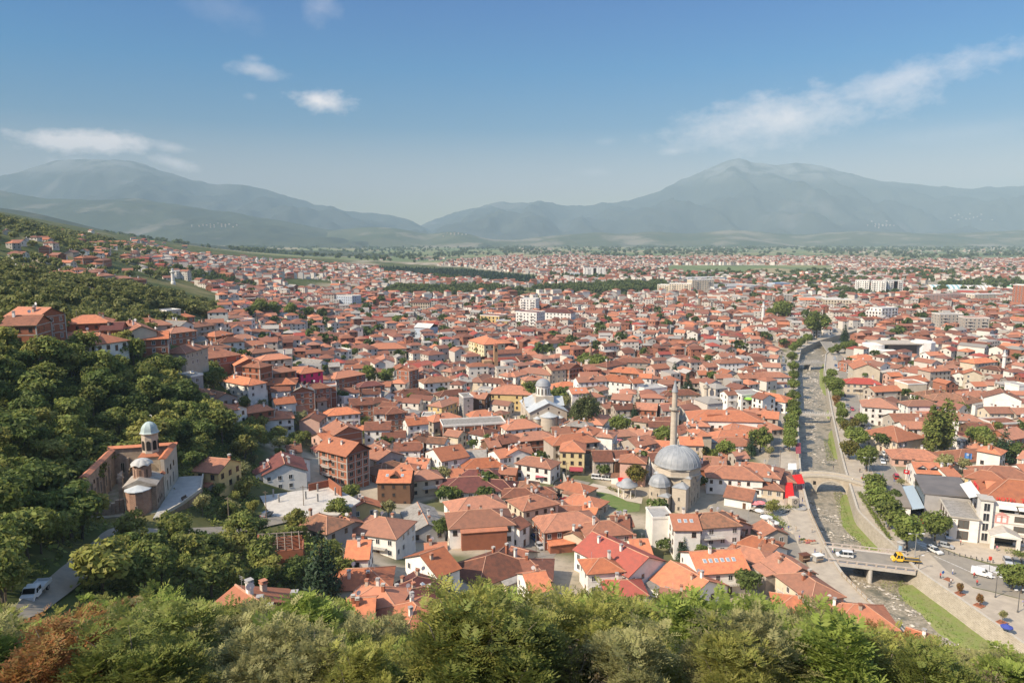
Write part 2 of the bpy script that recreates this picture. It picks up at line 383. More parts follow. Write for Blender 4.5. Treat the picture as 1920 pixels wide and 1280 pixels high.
Q = np.stack([idx[:-1,:-1], idx[1:,:-1], idx[1:,1:], idx[:-1,1:]], -1).reshape(-1,4)
me = npmesh('ground', np.c_[GX.ravel(), GY.ravel(), ZZ.ravel()], Q, gm, smooth=True)
veg = np.clip((GZ-9-6*(vnoise(GX/40, GY/40)-.5))/5, 0, 1); veg = np.maximum(veg, .85*np.clip((fbm(GX/22+7, GY/26+3, 3)-.50)/.07, 0, 1)*(GY > 170)); veg = np.maximum(veg, np.clip((118-GY)/10, 0, 1)*(GX < 80))
UU = 960+F*GX/np.maximum(GY, 1)
fld = np.clip((GY-2500-500*(fbm(GX/500, GY/500)-.5)-np.clip((UU-1000)*.5, -300, 500))/150, 0, 1); fld = np.maximum(fld, ((GX < -1300) & (GZ < 30)).astype(float))
for nm, w in (('veg', veg), ('field', fld)):
    a = me.attributes.new(nm, 'FLOAT', 'POINT'); a.data.foreach_set('value', w.ravel().astype(np.float32))
structure('ground', me)

# ------------------------------------------------------------------ mountains and hills
mtn = mat('forested_slope', (.035,.05,.03), .95, (.075,.085,.04), 1/900., 1., 8, .4, .62)
def slope_mat(name, c1, c2, c3, s2, lo, hi, zlo=None):
    m = bpy.data.materials.new(name); m.use_nodes = True; n = m.node_tree; l = n.links.new
    t = _n(n, 'ShaderNodeTexCoord'); b = n.nodes['Principled BSDF']; b.inputs['Roughness'].default_value = 1; b.inputs['Specular IOR Level'].default_value = 0
    def nn(sc, lo, hi, d=8):
        q = _n(n, 'ShaderNodeTexNoise', Scale=sc, Detail=d, Roughness=.62); l(t.outputs['Object'], q.inputs['Vector'])
        r = _n(n, 'ShaderNodeMapRange'); r.inputs[1].default_value = lo; r.inputs[2].default_value = hi; l(q.outputs[0], r.inputs[0]); return r.outputs[0]
    def mx(a, b_, f):
        x = _n(n, 'ShaderNodeMix', data_type='RGBA')
        for sock, val in ((x.inputs[0], f), (x.inputs[6], a), (x.inputs[7], b_)):
            if isinstance(val, tuple): sock.default_value = rgba(val)
            else: l(val, sock)
        return x.outputs[2]
    c = mx(mx(c1, c2, nn(1/700., .42, .58)), c3, nn(s2, lo, hi))
    if zlo:
        s = _n(n, 'ShaderNodeSeparateXYZ'); l(t.outputs['Object'], s.inputs[0]); r = _n(n, 'ShaderNodeMapRange'); r.inputs[1].default_value = zlo; r.inputs[2].default_value = zlo+350; l(s.outputs[2], r.inputs[0])
        q = _n(n, 'ShaderNodeMath', operation='MULTIPLY'); l(r.outputs[0], q.inputs[0]); l(nn(1/500., .38, .56), q.inputs[1]); c = mx(c, (.19,.19,.175), q.outputs[0])
    l(c, b.inputs['Base Color']); return m
LAYERS = {}
def mountain(name, sil, d0, d1, amp, m, foot=-40., kind='structure', power=1.25):
    us = np.arange(-260, 2190, 7.); vs = np.interp(us, [p[0] for p in sil], [p[1] for p in sil]); vs = np.convolve(np.pad(vs, 3, 'edge'), np.ones(7)/7, 'valid')
    a = (vs-640)/F; top = EYE-d1*(a*CP+SP)
    R = np.r_[np.linspace(0, 1, 46), 1.06, 1.15, 1.3]; D = d0+(d1-d0)*R
    U, DD = np.meshgrid(us, D, indexing='ij'); S = np.broadcast_to(R, U.shape)
    X = (U-960)/F*DD; Y = DD*CP+DD*.12*SP
    prof = np.where(S <= 1, S**power, 1-(S-1)*1.6)
    sp = fbm(X/1500+3, Y/1900, 6); rid = 1-np.abs(2*fbm(X/900+9, Y/2200+4, 5)-.97)*2
    Z = foot+(top[:,None]-foot)*prof+amp*(sp-.5+.5*(rid-.5))*np.clip(np.sin(np.clip(S, 0, 1)*pi), 0, 1)**.7*1.3+amp*.22*(fbm(X/260, Y/300, 4)-.48)*(S > .05)
    n1, n2 = U.shape; ii = np.arange(n1*n2).reshape(n1, n2)
    q = np.stack([ii[:-1,:-1], ii[1:,:-1], ii[1:,1:], ii[:-1,1:]], -1).reshape(-1,4)
    structure(name, npmesh(name, np.c_[X.ravel(), Y.ravel(), Z.ravel()], q, m, smooth=True), kind)
    LAYERS[name+str(d1)] = (us, D, X, Y, Z)
def on_layer(key, u, v):
    us, D, X, Y, Z = LAYERS[key]; i = int(np.clip(np.searchsorted(us, u), 0, len(us)-1))
    for j in range(X.shape[1]):
        pu, pv_, _ = proj(X[i,j], Y[i,j], Z[i,j])
        if pv_ <= v: return np.array((X[i,j], Y[i,j], Z[i,j]))
    return None
m_far = slope_mat('far_slope', (.044,.050,.046), (.056,.062,.052), (.11,.107,.095), 1/1500., .57, .67, 1050)
m_mid = slope_mat('mid_slope', (.046,.056,.040), (.064,.074,.048), (.15,.138,.11), 1/800., .56, .66)
m_pale = slope_mat('pale_slope', (.06,.075,.042), (.095,.10,.06), (.20,.175,.13), 1/500., .50, .62)
mountain('mountain', [(-260,410),(0,345),(60,322),(110,306),(150,299),(215,301),(290,311),(340,331),(390,345),(470,349),(520,360),(570,377),(640,392),(700,402),(760,407),(785,418),(805,431),(860,450),(2200,470)], 8200, 13500, 480, m_far)
mountain('mountain', [(-260,470),(740,455),(800,416),(850,400),(900,386),(960,379),(1000,383),(1040,384),(1085,388),(1130,386),(1180,376),(1220,364),(1260,345),(1290,330),(1320,318),(1350,306),(1372,299),(1390,302),(1412,308),(1450,312),(1480,309),(1512,310),(1560,319),(1600,333),(1640,341),(1690,345),(1750,351),(1800,356),(1860,351),(1920,349),(2200,380)], 9000, 15000, 520, m_far)
mountain('hill', [(-260,345),(0,357),(80,371),(170,376),(260,372),(350,386),(460,403),(560,421),(680,441),(800,456),(900,470),(2200,480)], 5600, 8200, 170, m_mid)
mountain('hill', [(-260,480),(480,468),(530,450),(580,440),(640,430),(700,425),(760,429),(800,441),(830,434),(870,435),(910,448),(960,450),(1050,441),(1130,435),(1165,441),(1220,433),(1290,438),(1370,431),(1500,441),(1600,433),(1750,439),(1920,431),(2200,440)], 6000, 8000, 70, m_pale)
mountain('hill', [(-260,372),(0,389),(60,397),(120,411),(200,432),(300,449),(420,462),(520,468),(700,474),(820,484),(900,500),(2200,520)], 2700, 3900, 40, m_mid, -30)

# ------------------------------------------------------------------ river, banks, roads
yy = np.arange(min(_L[:,1].min(), 138), 700, 2.)
yr = np.arange(float(_L[-1,1]), float(_L[0,1]), 2.)
la, rb = bank_x(yr)
rv = bpy.data.materials.new('river_water'); rv.use_nodes = True
def _river():
    n = rv.node_tree; l = n.links.new; b = n.nodes['Principled BSDF']; t = _n(n, 'ShaderNodeTexCoord')
    def nn(sc, lo, hi, d=6, kind='ShaderNodeTexNoise'):
        q = _n(n, kind, Scale=sc, Detail=d); l(t.outputs['Object'], q.inputs['Vector']); r = _n(n, 'ShaderNodeMapRange'); r.inputs[1].default_value = lo; r.inputs[2].default_value = hi; l(q.outputs[0], r.inputs[0]); return r.outputs[0]
    def mx(a, b_, f):
        x = _n(n, 'ShaderNodeMix', data_type='RGBA')
        for sock, val in ((x.inputs[0], f), (x.inputs[6], a), (x.inputs[7], b_)):
            if isinstance(val, tuple): sock.default_value = rgba(val)
            else: l(val, sock)
        return x.outputs[2]
    c = mx(mx((.19,.16,.105), (.30,.25,.175), nn(.9, .40, .6)), (.40,.34,.26), nn(2.4, .56, .68)); c = mx(c, (.10,.095,.065), nn(.22, .52, .66))
    l(c, b.inputs['Base Color']); b.inputs['Roughness'].default_value = .5
    q = _n(n, 'ShaderNodeTexNoise', Scale=2.2, Detail=5); l(t.outputs['Object'], q.inputs['Vector']); bp = _n(n, 'ShaderNodeBump', Strength=.5, Distance=.12); l(q.outputs[0], bp.inputs['Height']); l(bp.outputs[0], b.inputs['Normal'])
_river()
NC = 16; fr = np.linspace(-.02, 1.02, NC)
RX = la[:,None]*(1-fr)+rb[:,None]*fr; RY = np.repeat(yr[:,None], NC, 1)
RZ = -4.6+.25*(fbm(RX/3, RY/3, 4)-.5)+.5*np.clip((np.abs(fr-.5)-.36)/.14, 0, 1)*(fr > .5)
ii = np.arange(RX.size).reshape(RX.shape)
q = np.stack([ii[:-1,:-1], ii[:-1,1:], ii[1:,1:], ii[1:,:-1]], -1).reshape(-1,4)
structure('river', npmesh('river', np.c_[RX.ravel(), RY.ravel(), RZ.ravel()], q, rv, smooth=True))
# loose stones in the bed
st = mat('river_stone', (.50,.44,.35), .8, (.27,.235,.19), 1.5, 1., tint=(.55,1.35))
V, Qd, ti = [], [], []
r8 = np.random.RandomState(11)
base = np.array([(1,0,0),(.4,.9,.1),(-.6,.7,0),(-1,-.1,.1),(-.3,-.9,0),(.6,-.7,.05),(0,.1,.62),(.2,-.1,.55)])
tris = [(0,1,6),(1,2,6),(2,3,6),(3,4,7),(4,5,7),(5,0,7),(0,6,7),(3,7,6)]
for k in range(8200):
    y = yr[0]+(yr[-1]-yr[0])*r8.rand()**2.1; a, b = bank_x(y); f = r8.rand()
    if vnoise(f*5+y/9, y/7) < (.46 if y < 250 else .52): continue
    s = (.14+.46*r8.rand()**3)*(1+y/600); c = np.array((a+(b-a)*(.03+.94*f), y, -4.52))
    k0 = len(V); an = r8.rand()*6.3; R2 = np.array([[cos(an),-sin(an)],[sin(an),cos(an)]])
    B = base*(s*(1, .6+.5*r8.rand(), .55+.3*r8.rand()))[None] if False else base*np.array((s, s*(.6+.4*r8.rand()), s*(.6+.3*r8.rand())))
    B = np.c_[B[:,:2]@R2.T, B[:,2]]+c
    V += list(B); Qd += [(k0+i, k0+j, k0+m) for i, j, m in tris]; ti += [r8.rand()]*len(tris)
structure('river_stones', npmesh('river_stones', np.array(V), np.array(Qd), st, tint=ti), 'stuff')
# walls along the river
wallstone = mat('river_wall_stone', (.40,.345,.265), .9, brick=dict(c2=(.30,.26,.20), m=(.46,.41,.33), w=.9, h=.4, ms=.04), col2=(.25,.215,.16), scale=.7, amt=.55)
coping = mat('coping_stone', (.46,.41,.33), .85, (.36,.32,.26), 1.2, .8)
concrete = mat('concrete', (.36,.34,.31), .9, (.26,.245,.22), .8, .8)
pale_conc = mat('pale_concrete', (.50,.46,.40), .9, (.38,.345,.30), .7, .8)
asphalt = mat('asphalt', (.215,.19,.155), .9, (.28,.245,.195), .25, .9)
paving = mat('paving', (.42,.355,.27), .9, (.32,.27,.21), .35, .9)
paint = mat('road_paint', (.66,.64,.60), .8, (.42,.40,.37), 3., .5)
lawn = mat('bank_grass', (.16,.205,.045), .95, (.21,.20,.08), .45, .9, bump=.5, bscale=14)
def wall_strip(pl, side, slant, name, label, par):
    P = resample(pl, 4.); n = len(P); d = np.gradient(P, axis=0); d /= np.hypot(d[:,0], d[:,1])[:,None]; nrm = np.c_[d[:,1], -d[:,0]]*side   # towards the water
    t = thing(name, label, 'wall', (0,0,0))
    m = MB(); vs = []
    for i in range(n):
        p, q = P[i], nrm[i]
        sl_ = slant*min(1, max(.25, (260-p[1])/120))
        vs += [(p[0]+q[0]*sl_, p[1]+q[1]*sl_, -6.4), (p[0], p[1], par), (p[0]-q[0]*.5, p[1]-q[1]*.5, par), (p[0]-q[0]*.5, p[1]-q[1]*.5, -6.4)]
    fs = []
    for i in range(n-1):
        a, b = i*4, i*4+4
        fs += [(a,b,b+1,a+1),(a+1,b+1,b+2,a+2),(a+2,b+2,b+3,a+3)]
    m.add(vs, fs); part('wall', m, wallstone, t)
    m = MB(); vs, fs = [], []
    for i in range(n):
        p, q = P[i], nrm[i]
        vs += [(p[0]+q[0]*.12, p[1]+q[1]*.12, par+.004), (p[0]+q[0]*.12, p[1]+q[1]*.12, par+.2), (p[0]-q[0]*.62, p[1]-q[1]*.62, par+.2), (p[0]-q[0]*.62, p[1]-q[1]*.62, par+.004)]
    for i in range(n-1):
        a, b = i*4, i*4+4
        fs += [(a,b,b+1,a+1),(a+1,b+1,b+2,a+2),(a+2,b+2,b+3,a+3)]
    m.add(vs, fs); part('coping', m, coping, t)
BR1 = (onz(1550,1027)[1], onz(1580,1077)[1])
wall_strip(LB, -1, .2, 'river_wall', 'grey stone retaining wall along the old town bank of the river', .35)
wall_strip(RB, 1, 2.6, 'river_wall', 'sloping pale stone river wall with a coping beside the tree lined road', .55)
def ribbon(name, px, width, m, dz=.03, z=None, kind='structure', step=3., w0=None):
    P = np.array([(hit(*p) if z is None else onz(p[0], p[1], z))[:2] for p in px]); P = resample(P, step); n = len(P)
    d = np.gradient(P, axis=0); d /= np.hypot(d[:,0], d[:,1])[:,None]; q = np.c_[-d[:,1], d[:,0]]
    K = max(2, int(width/3)+1); V = []
    for i in range(n):
        for k in range(K):
            t = (k/(K-1)-.5)*width; V.append((P[i,0]+q[i,0]*t, P[i,1]+q[i,1]*t))
    V = np.array(V); Z = T(V[:,0], V[:,1])+dz
    ii = np.arange(n*K).reshape(n, K); Qs = np.stack([ii[:-1,1:], ii[:-1,:-1], ii[1:,:-1], ii[1:,1:]], -1).reshape(-1,4)
    return structure(name, npmesh(name, np.c_[V, Z], Qs, m), kind), P
def sheet(name, px, m, dz, kind='structure', z=0.):
    pts = [onz(u, v, z) for u, v in px]; b = MB(); b.prism([p[:2] for p in pts], z-.6, z+dz); return structure(name, b.mesh(name, m), kind)
def side_strip(name, pl, side, w, dz, m, y0=-1e9, y1=1e9):
    P = resample(pl, 4.); P = P[(P[:,1] > y0) & (P[:,1] < y1)]; n = len(P); d = np.gradient(P, axis=0); d /= np.hypot(d[:,0], d[:,1])[:,None]; q = np.c_[d[:,1], -d[:,0]]*side
    b = MB(); vs = []
    for i in range(n):
        a, o = P[i]-q[i]*.4, P[i]-q[i]*(.4+w)
        vs += [(a[0],a[1],dz),(o[0],o[1],dz),(o[0],o[1],-2.5),(a[0],a[1],-2.5)]
    fs = []
    for i in range(n-1):
        a, c = i*4, i*4+4; fs += [(a,a+1,c+1,c),(a+1,a+2,c+2,c+1),(a,c,c+3,a+3)]
    b.add(vs, fs); return structure(name, b.mesh(name, m))
side_strip('pavement', LB, -1, 7.5, .12, paving)
side_strip('pavement', RB, 1, 8., .12, paving)
RROAD = [(1548,640),(1562,660),(1573,672),(1584,710),(1594,745),(1604,780),(1621,815),(1645,855),(1663,895),(1687,945),(1714,990),(1752,1040)]
ribbon('road', RROAD, 8.5, asphalt, .05, 0.)
ribbon('road', [(1463,672),(1466,720),(1468,780),(1464,840),(1452,880)], 6.5, asphalt, .05, 0.)
def kerb(px, off, side, name='kerb'):
    P = resample([onz(*p) for p in px], 3.); d = np.gradient(P, axis=0); d /= np.hypot(d[:,0], d[:,1])[:,None]; q = np.c_[-d[:,1], d[:,0]]*side; b = MB(); vs = []
    for p, n in zip(P, q):
        i, o = p+n*off, p+n*(off+.3); vs += [(i[0],i[1],-.1),(i[0],i[1],.2),(o[0],o[1],.2),(o[0],o[1],-.1)]
    n = len(P); b.add(vs, [f for k in range(n-1) for f in ((4*k,4*k+4,4*k+5,4*k+1),(4*k+1,4*k+5,4*k+6,4*k+2),(4*k+2,4*k+6,4*k+7,4*k+3))][:] ); structure(name, b.mesh(name, coping))
kerb(RROAD[:-1], 4.3, 1); kerb(RROAD[:-1], 4.3, -1)
_, PARKST = ribbon('street', [(1085,900),(1052,922),(1037,950),(1030,985),(1010,1035),(985,1060)], 10, asphalt, .05)
ribbon('street', [(1452,880),(1430,905),(1380,935),(1345,960)], 8, asphalt, .045)
sheet('road_junction', [(1345,958),(1380,940),(1425,965),(1480,998),(1553,1029),(1557,1051),(1530,1058),(1480,1040),(1420,1012),(1370,985)], asphalt, .06)
sheet('road_junction', [(1700,1032),(1726,1022),(1752,1022),(1800,1042),(1860,1060),(1990,1072),(2060,1110),(1990,1140),(1860,1108),(1790,1092),(1722,1070),(1714,1066)], asphalt, .075)
sheet('plaza', [(1722,1072),(1790,1094),(1860,1110),(1985,1142),(2060,1180),(2010,1260),(1920,1205),(1790,1114)], paving, .10)
sheet('forecourt', [(1752,1020),(1745,1000),(1790,985),(1815,1015),(1960,1030),(2030,1060),(1980,1068),(1860,1056),(1800,1040)], mat('forecourt_paving', (.46,.385,.29), .9, (.36,.30,.23), .5, .8), .09)
sheet('plaza', [(1424,962),(1430,930),(1475,935),(1500,950),(1517,962),(1548,1026),(1480,996)], mat('square_paving', (.48,.41,.315), .9, (.38,.325,.25), .4, .8), .05)
for i in range(9):     # zebra crossings
    for (u0, v0, u1, v1, du, dv) in ((1836,1062,1858,1060,1.5,1.0),(1712,1022,1740,1018,.4,0.)):
        pass
def zebra(a, b, n, ln, dirpx):
    A, B = np.array(onz(*a)[:2]), np.array(onz(*b)[:2]); D = np.array(onz(*dirpx)[:2])-A; D /= np.hypot(*D); S = (B-A)/np.hypot(*(B-A)); m = MB()
    for i in range(n):
        c = A+(B-A)*(i+.5)/n; p = c-S*.25; q = c+S*.25
        m.prism([p, q, q+D*ln, p+D*ln], .05, .084)
    structure('crosswalk_markings', m.mesh('crosswalk_markings', paint))
zebra((1828,1060), (1876,1078), 9, 4.2, (1860,1058)); zebra((1704,1014), (1734,1035), 8, 4., (1722,1012))
m = MB()
for k in range(9):
    A, B = np.array(onz(1752,1042)[:2]), np.array(onz(1815,1070)[:2]); c = A+(B-A)*(k/8.); D = (B-A)/np.hypot(*(B-A)); N_ = np.array((-D[1], D[0]))*.09
    m.prism([c-N_, c+N_, c+N_+D*1.1, c-N_+D*1.1], .05, .084)
structure('road_markings', m.mesh('road_markings', paint))
_, HROAD1 = ribbon('hill_road', [(-10,1165),(40,1150),(75,1128),(112,1100),(150,1070),(178,1040),(205,1012),(235,995)], 3.9, mat('old_asphalt', (.20,.18,.15), .9, (.30,.255,.195), .3, .9), .35)
_, HROAD2 = ribbon('hill_road', [(235,995),(290,1004),(350,1004),(430,995),(500,980),(560,966),(615,952)], 5., MATS['old_asphalt'], .35)
for P in (HROAD1, HROAD2):
    for p in P: occupy(p[0], p[1], 2.1)
for p in PARKST: occupy(p[0], p[1], 5.5)
for px, w in ((RROAD, 9), ([(1463,672),(1466,720),(1468,780),(1464,840),(1452,880),(1430,905),(1380,935),(1345,960)], 5)):
    for p in resample([onz(*q) for q in px], 4): occupy(p[0], p[1], w)
for px in ((1360,965),(1395,960),(1430,985),(1470,970),(1470,1010),(1500,960),(1515,1010),(1520,1040),(1450,950),(1540,1040)): occupy(*onz(*px)[:2], 8)
# grass on the river's right side
def bank_grass(v0, v1, w, z=-4.2):
    y1, y0 = onz(1600, v0, z)[1], onz(1600, v1, z)[1]; ys = np.arange(y0, y1, 2.5); a, b = bank_x(ys); f = np.sin(np.clip((ys-y0)/(y1-y0), 0, 1)*pi)**.35
    ww = w*f*(1+.25*(vnoise(ys/9, ys*0)-.5)); off = np.where(ys < 260, 2.2*np.clip((260-ys)/120, .3, 1), .3)
    V = []; K = 7
    for i, y in enumerate(ys):
        for k in range(K):
            x = b[i]-off[i]+.5-ww[i]*k/(K-1); V.append((x, y, z+.35*(1-k/(K-1))+.12*vnoise(x/1.3, y/1.3)-(.5 if k == K-1 else 0)))
    ii = np.arange(len(V)).reshape(-1, K); q = np.stack([ii[:-1,1:], ii[:-1,:-1], ii[1:,:-1], ii[1:,1:]], -1).reshape(-1,4)[:, ::-1]
    structure('grass', npmesh('grass', np.array(V), q, lawn, smooth=True), 'stuff')
bank_grass(682, 742, 3.6); bank_grass(768, 786, 2.5); bank_grass(806, 862, 3.4); bank_grass(925, 1045, 4.6); bank_grass(1092, 1290, 7.6)
# ------------------------------------------------------------------ house kit
def rmat(name, c, c2=None, rand=.30): return mat(name, c, .85, c2 or tuple(q*.55 for q in c), .8, .9, 8, .40, .66, rand, wave=(2.6, .28, .5), spec=.2, rnd2=(.30,.165,.115) if c[0] > .3 and c[0] > 2*c[1] else None)
ROOF = dict(
 o=(rmat('orange_tile', (.54,.185,.085), (.37,.13,.07)), 'orange'), r=(rmat('terracotta_tile', (.40,.165,.095), (.24,.11,.072)), 'terracotta'),
 b=(rmat('brown_tile', (.215,.085,.052), (.125,.06,.042)), 'brown'), p=(rmat('maroon_tile', (.155,.055,.045), (.10,.042,.036)), 'maroon'),
 d=(rmat('red_tile', (.37,.06,.042), (.25,.05,.04)), 'red'), g=(rmat('grey_sheet_roof', (.31,.285,.25), (.20,.18,.155)), 'grey'),
 t=(rmat('old_mottled_tile', (.30,.14,.08), (.15,.09,.06)), 'weathered'), w=(rmat('white_flat_roof', (.52,.49,.45), (.38,.36,.33)), 'pale'))
def wmat(name, c, rand=.10, amt=.45): return mat(name, c, .9, tuple(q*.55 for q in c), .45, amt, 8, .42, .75, rand, spec=.15)
WALL = dict(
 w=(wmat('white_plaster', (.76,.72,.65)), 'white'), c=(wmat('cream_plaster', (.58,.49,.36)), 'cream'), s=(wmat('stone_plaster', (.43,.37,.30)), 'beige'),
 y=(wmat('yellow_plaster', (.60,.44,.20)), 'yellow'), e=(wmat('grey_render', (.34,.32,.30)), 'grey'), m=(wmat('pink_plaster', (.56,.36,.28)), 'pink'),
 n=(wmat('brown_timber', (.16,.09,.055)), 'brown'), P=(wmat('hot_pink_plaster', (.72,.045,.16)), 'hot pink'),
 k=(mat('bare_brick', (.33,.125,.07), .92, (.24,.095,.06), .5, .8, 6, .4, .7, .12, spec=.1), 'bare brick'), v=(wmat('blue_grey_plaster', (.42,.47,.53)), 'blue-grey'))
ridge_m = mat('ridge_tile', (.50,.27,.17), .85, (.38,.2,.13), 2., .8)
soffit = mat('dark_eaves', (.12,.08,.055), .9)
frame_w = mat('white_frame', (.62,.60,.57), .6); frame_b = mat('brown_frame', (.13,.07,.04), .6)
glass = mat('window_glass', (.022,.026,.03), .12, spec=.6); glassc = mat('curtained_glass', (.10,.095,.085), .25, spec=.5)
band_m = mat('concrete_band', (.44,.40,.35), .9, (.33,.30,.26), 1., .7)
def window_mesh(name, w, h, fm, gm_):
    m = MB(); t = .1
    m.box(-w/2-t, w/2+t, -.05, .06, h, h+t, 0).box(-w/2-t-.05, w/2+t+.05, -.12, .06, -t, 0, 0).box(-w/2-t, -w/2, -.05, .06, 0, h, 0).box(w/2, w/2+t, -.05, .06, 0, h, 0)
    m.box(-.035, .035, -.035, .05, 0, h, 0).box(-w/2, w/2, -.012, .05, 0, h, 1)
    return m.mesh(name, [fm, gm_])
WIN = [window_mesh('window', 1.05, 1.35, frame_b, glass), window_mesh('window', 1.0, 1.3, frame_w, glass), window_mesh('window', 1.25, 1.4, frame_w, glassc), window_mesh('window', .85, 1.15, frame_b, glass), window_mesh('window', 1.7, 1.5, frame_b, glass)]
TALLWIN = window_mesh('window', 1.1, 1.9, frame_b, glass)
def door_mesh():
    m = MB(); m.box(-.6, .6, -.06, .05, 0, 2.2, 0).box(-.5, .5, -.09, -.06, .1, 2.1, 1); return m.mesh('door', [frame_w, frame_b])
DOOR = door_mesh()
def dish_mesh():
    m = MB(); pr = [(.02,0),(.25,.04),(.42,.12),(.5,.2)]
    m.lathe(pr, 12); m.v = [(x, -z+0, y) for x, y, z in m.v]; m.v = [(x, y-.1, z+.9) for x, y, z in m.v]
    m.tube([(0,0,-.6),(0,0,.9)], .04, 5); m.tube([(0,-.1,.55),(0,-.6,.9)], .02, 4); return m.mesh('satellite_dish', mat('dish_white', (.70,.69,.67), .45))
DISH = dish_mesh()
def chim_mesh(h, mt, cap):
    m = MB(); m.box(-.32, .32, -.32, .32, -1.4, h, 0).box(-.42, .42, -.42, .42, h, h+.12, 1).box(-.22, .22, -.22, .22, h+.12, h+.32, 0).box(-.42, .42, -.42, .42, h+.32, h+.42, 1); return m.mesh('chimney', [mt, cap])
CHIM = [chim_mesh(1.3, WALL['k'][0], band_m), chim_mesh(1.5, WALL['w'][0], WALL['e'][0]), chim_mesh(1.1, WALL['s'][0], ROOF['r'][0])]
def sky_mesh():
    m = MB(); m.box(-.45, .45, -.65, .65, -.05, .1, 0).box(-.36, .36, -.55, .55, .1, .115, 1); return m.mesh('skylight', [frame_w, mat('skylight_glass', (.25,.30,.34), .15, spec=.7)])
SKYL = sky_mesh()
rail_m = mat('rail_metal', (.20,.17,.15), .6); balc_slab = band_m
def balcony_mesh(L):
    m = MB(); m.box(-L/2, L/2, -1.3, 0, -.18, 0, 0).box(-L/2, L/2, -1.3, -1.22, .85, .95, 1)
    n = int(L/.45)
    for i in range(n+1): x = -L/2+.04+(L-.08)*i/n; m.box(x-.03, x+.03, -1.28, -1.23, 0, .85, 1)
    return m.mesh('balcony', [balc_slab, frame_w])
BALC = {q: balcony_mesh(q) for q in (2.6, 4.0, 6.0)}
_a = MB().tube([(0,0,-.3),(0,0,1.9)], .03, 4)
for _z, _w in ((1.85,.45),(1.65,.38),(1.45,.3)): _a.tube([(-_w,0,_z),(_w,0,_z)], .018, 4)
AERIAL = _a.mesh('aerial', mat('aerial_metal', (.3,.3,.3), .5)); HOUSES = []      # (object, u, v, look) for the labels
def facing(yaw, nx, ny, x, y):
    c, s = cos(yaw), sin(yaw); X, Y = nx*c-ny*s, nx*s+ny*c; d = hypot(x, y); return -(X*x+Y*y)/d
def roof_mesh(kind, L, W, h, rise, oh=.5, og=.4, th=.2, rm=None, name='roof'):
    m = MB(); sl = rise/(W/2); ze = h-oh*sl
    if kind == 'g':
        x0, x1, y = -L/2-og, L/2+og, W/2+oh
        P = [(x0,-y,ze),(x0,0,h+rise),(x0,y,ze),(x1,-y,ze),(x1,0,h+rise),(x1,y,ze)]
        up = [(a,b,c+th) for a, b, c in P]; m.add(up, [(0,3,4,1),(1,4,5,2)], 0)
        m.add(P+up, [(0,1,4,3),(1,2,5,4),(0,3,9,6),(2,8,11,5),(0,6,7,1),(1,7,8,2),(3,4,10,9),(4,5,11,10)], 1)
        m.tube([(x0,0,h+rise+th),(x1,0,h+rise+th)], .15, 5, 2)
    elif kind in 'hp':
        x, y = L/2+oh, W/2+oh; r = max(.15, L/2-W/2); zt = h+rise+th
        lo = [(-x,-y,ze),(x,-y,ze),(x,y,ze),(-x,y,ze)]; up = [(a,b,c+th) for a, b, c in lo]; R = [(-r,0,zt),(r,0,zt)]
        m.add(up+R, [(0,1,5,4),(2,3,4,5),(1,2,5),(3,0,4)], 0)
        m.add(lo+up, [(3,2,1,0),(0,1,5,4),(1,2,6,5),(2,3,7,6),(3,0,4,7)], 1)
        m.tube([R[0], R[1]], .15, 5, 2)
        for c, e in ((0,0),(3,0),(1,1),(2,1)): m.tube([up[c], R[e]], .13, 4, 2)
    elif kind == 'f':
        x, y = L/2, W/2
        m.box(-x-.15, x+.15, -y-.15, y+.15, h, h+.14, 1)
        for a in ((-x-.15,x+.15,-y-.15,-y+.1),(-x-.15,x+.15,y-.1,y+.15),(-x-.15,-x+.1,-y+.1,y-.1),(x-.1,x+.15,-y+.1,y-.1)): m.box(*a, h+.14, h+.7, 1)
        m.box(-x+.1, x-.1, -y+.1, y-.1, h+.14, h+.17, 0)
    else:           # single pitch, high at +y
        x, y = L/2+.3, W/2+.3; z0, z1 = h, h+rise
        P = [(-x,-y,z0),(x,-y,z0),(x,y,z1),(-x,y,z1)]; up = [(a,b,c+th) for a, b, c in P]
        m.add(up, [(0,1,2,3)], 0); m.add(P+up, [(3,2,1,0),(0,1,5,4),(1,2,6,5),(2,3,7,6),(3,0,4,7)], 1)
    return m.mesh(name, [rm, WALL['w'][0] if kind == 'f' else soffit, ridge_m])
def wall_mesh(kind, L, W, h, rise, wm, base=-4.):
    m = MB(); x, y = L/2, W/2
    if kind == 'g':
        m.add([(-x,-y,base),(x,-y,base),(x,y,base),(-x,y,base),(-x,-y,h),(x,-y,h),(x,y,h),(-x,y,h),(-x,0,h+rise),(x,0,h+rise)], [(0,1,5,4),(1,2,6,9,5),(2,3,7,6),(3,0,4,8,7),(4,5,9,8),(6,7,8,9)], 0)
    elif kind == 's':
        m.add([(-x,-y,base),(x,-y,base),(x,y,base),(-x,y,base),(-x,-y,h),(x,-y,h),(x,y,h+rise),(-x,y,h+rise)], [(0,1,5,4),(1,2,6,5),(2,3,7,6),(3,0,4,7),(4,5,6,7)], 0)
    else: m.box(-x, x, -y, y, base, h)
    return m.mesh('wall', wm)
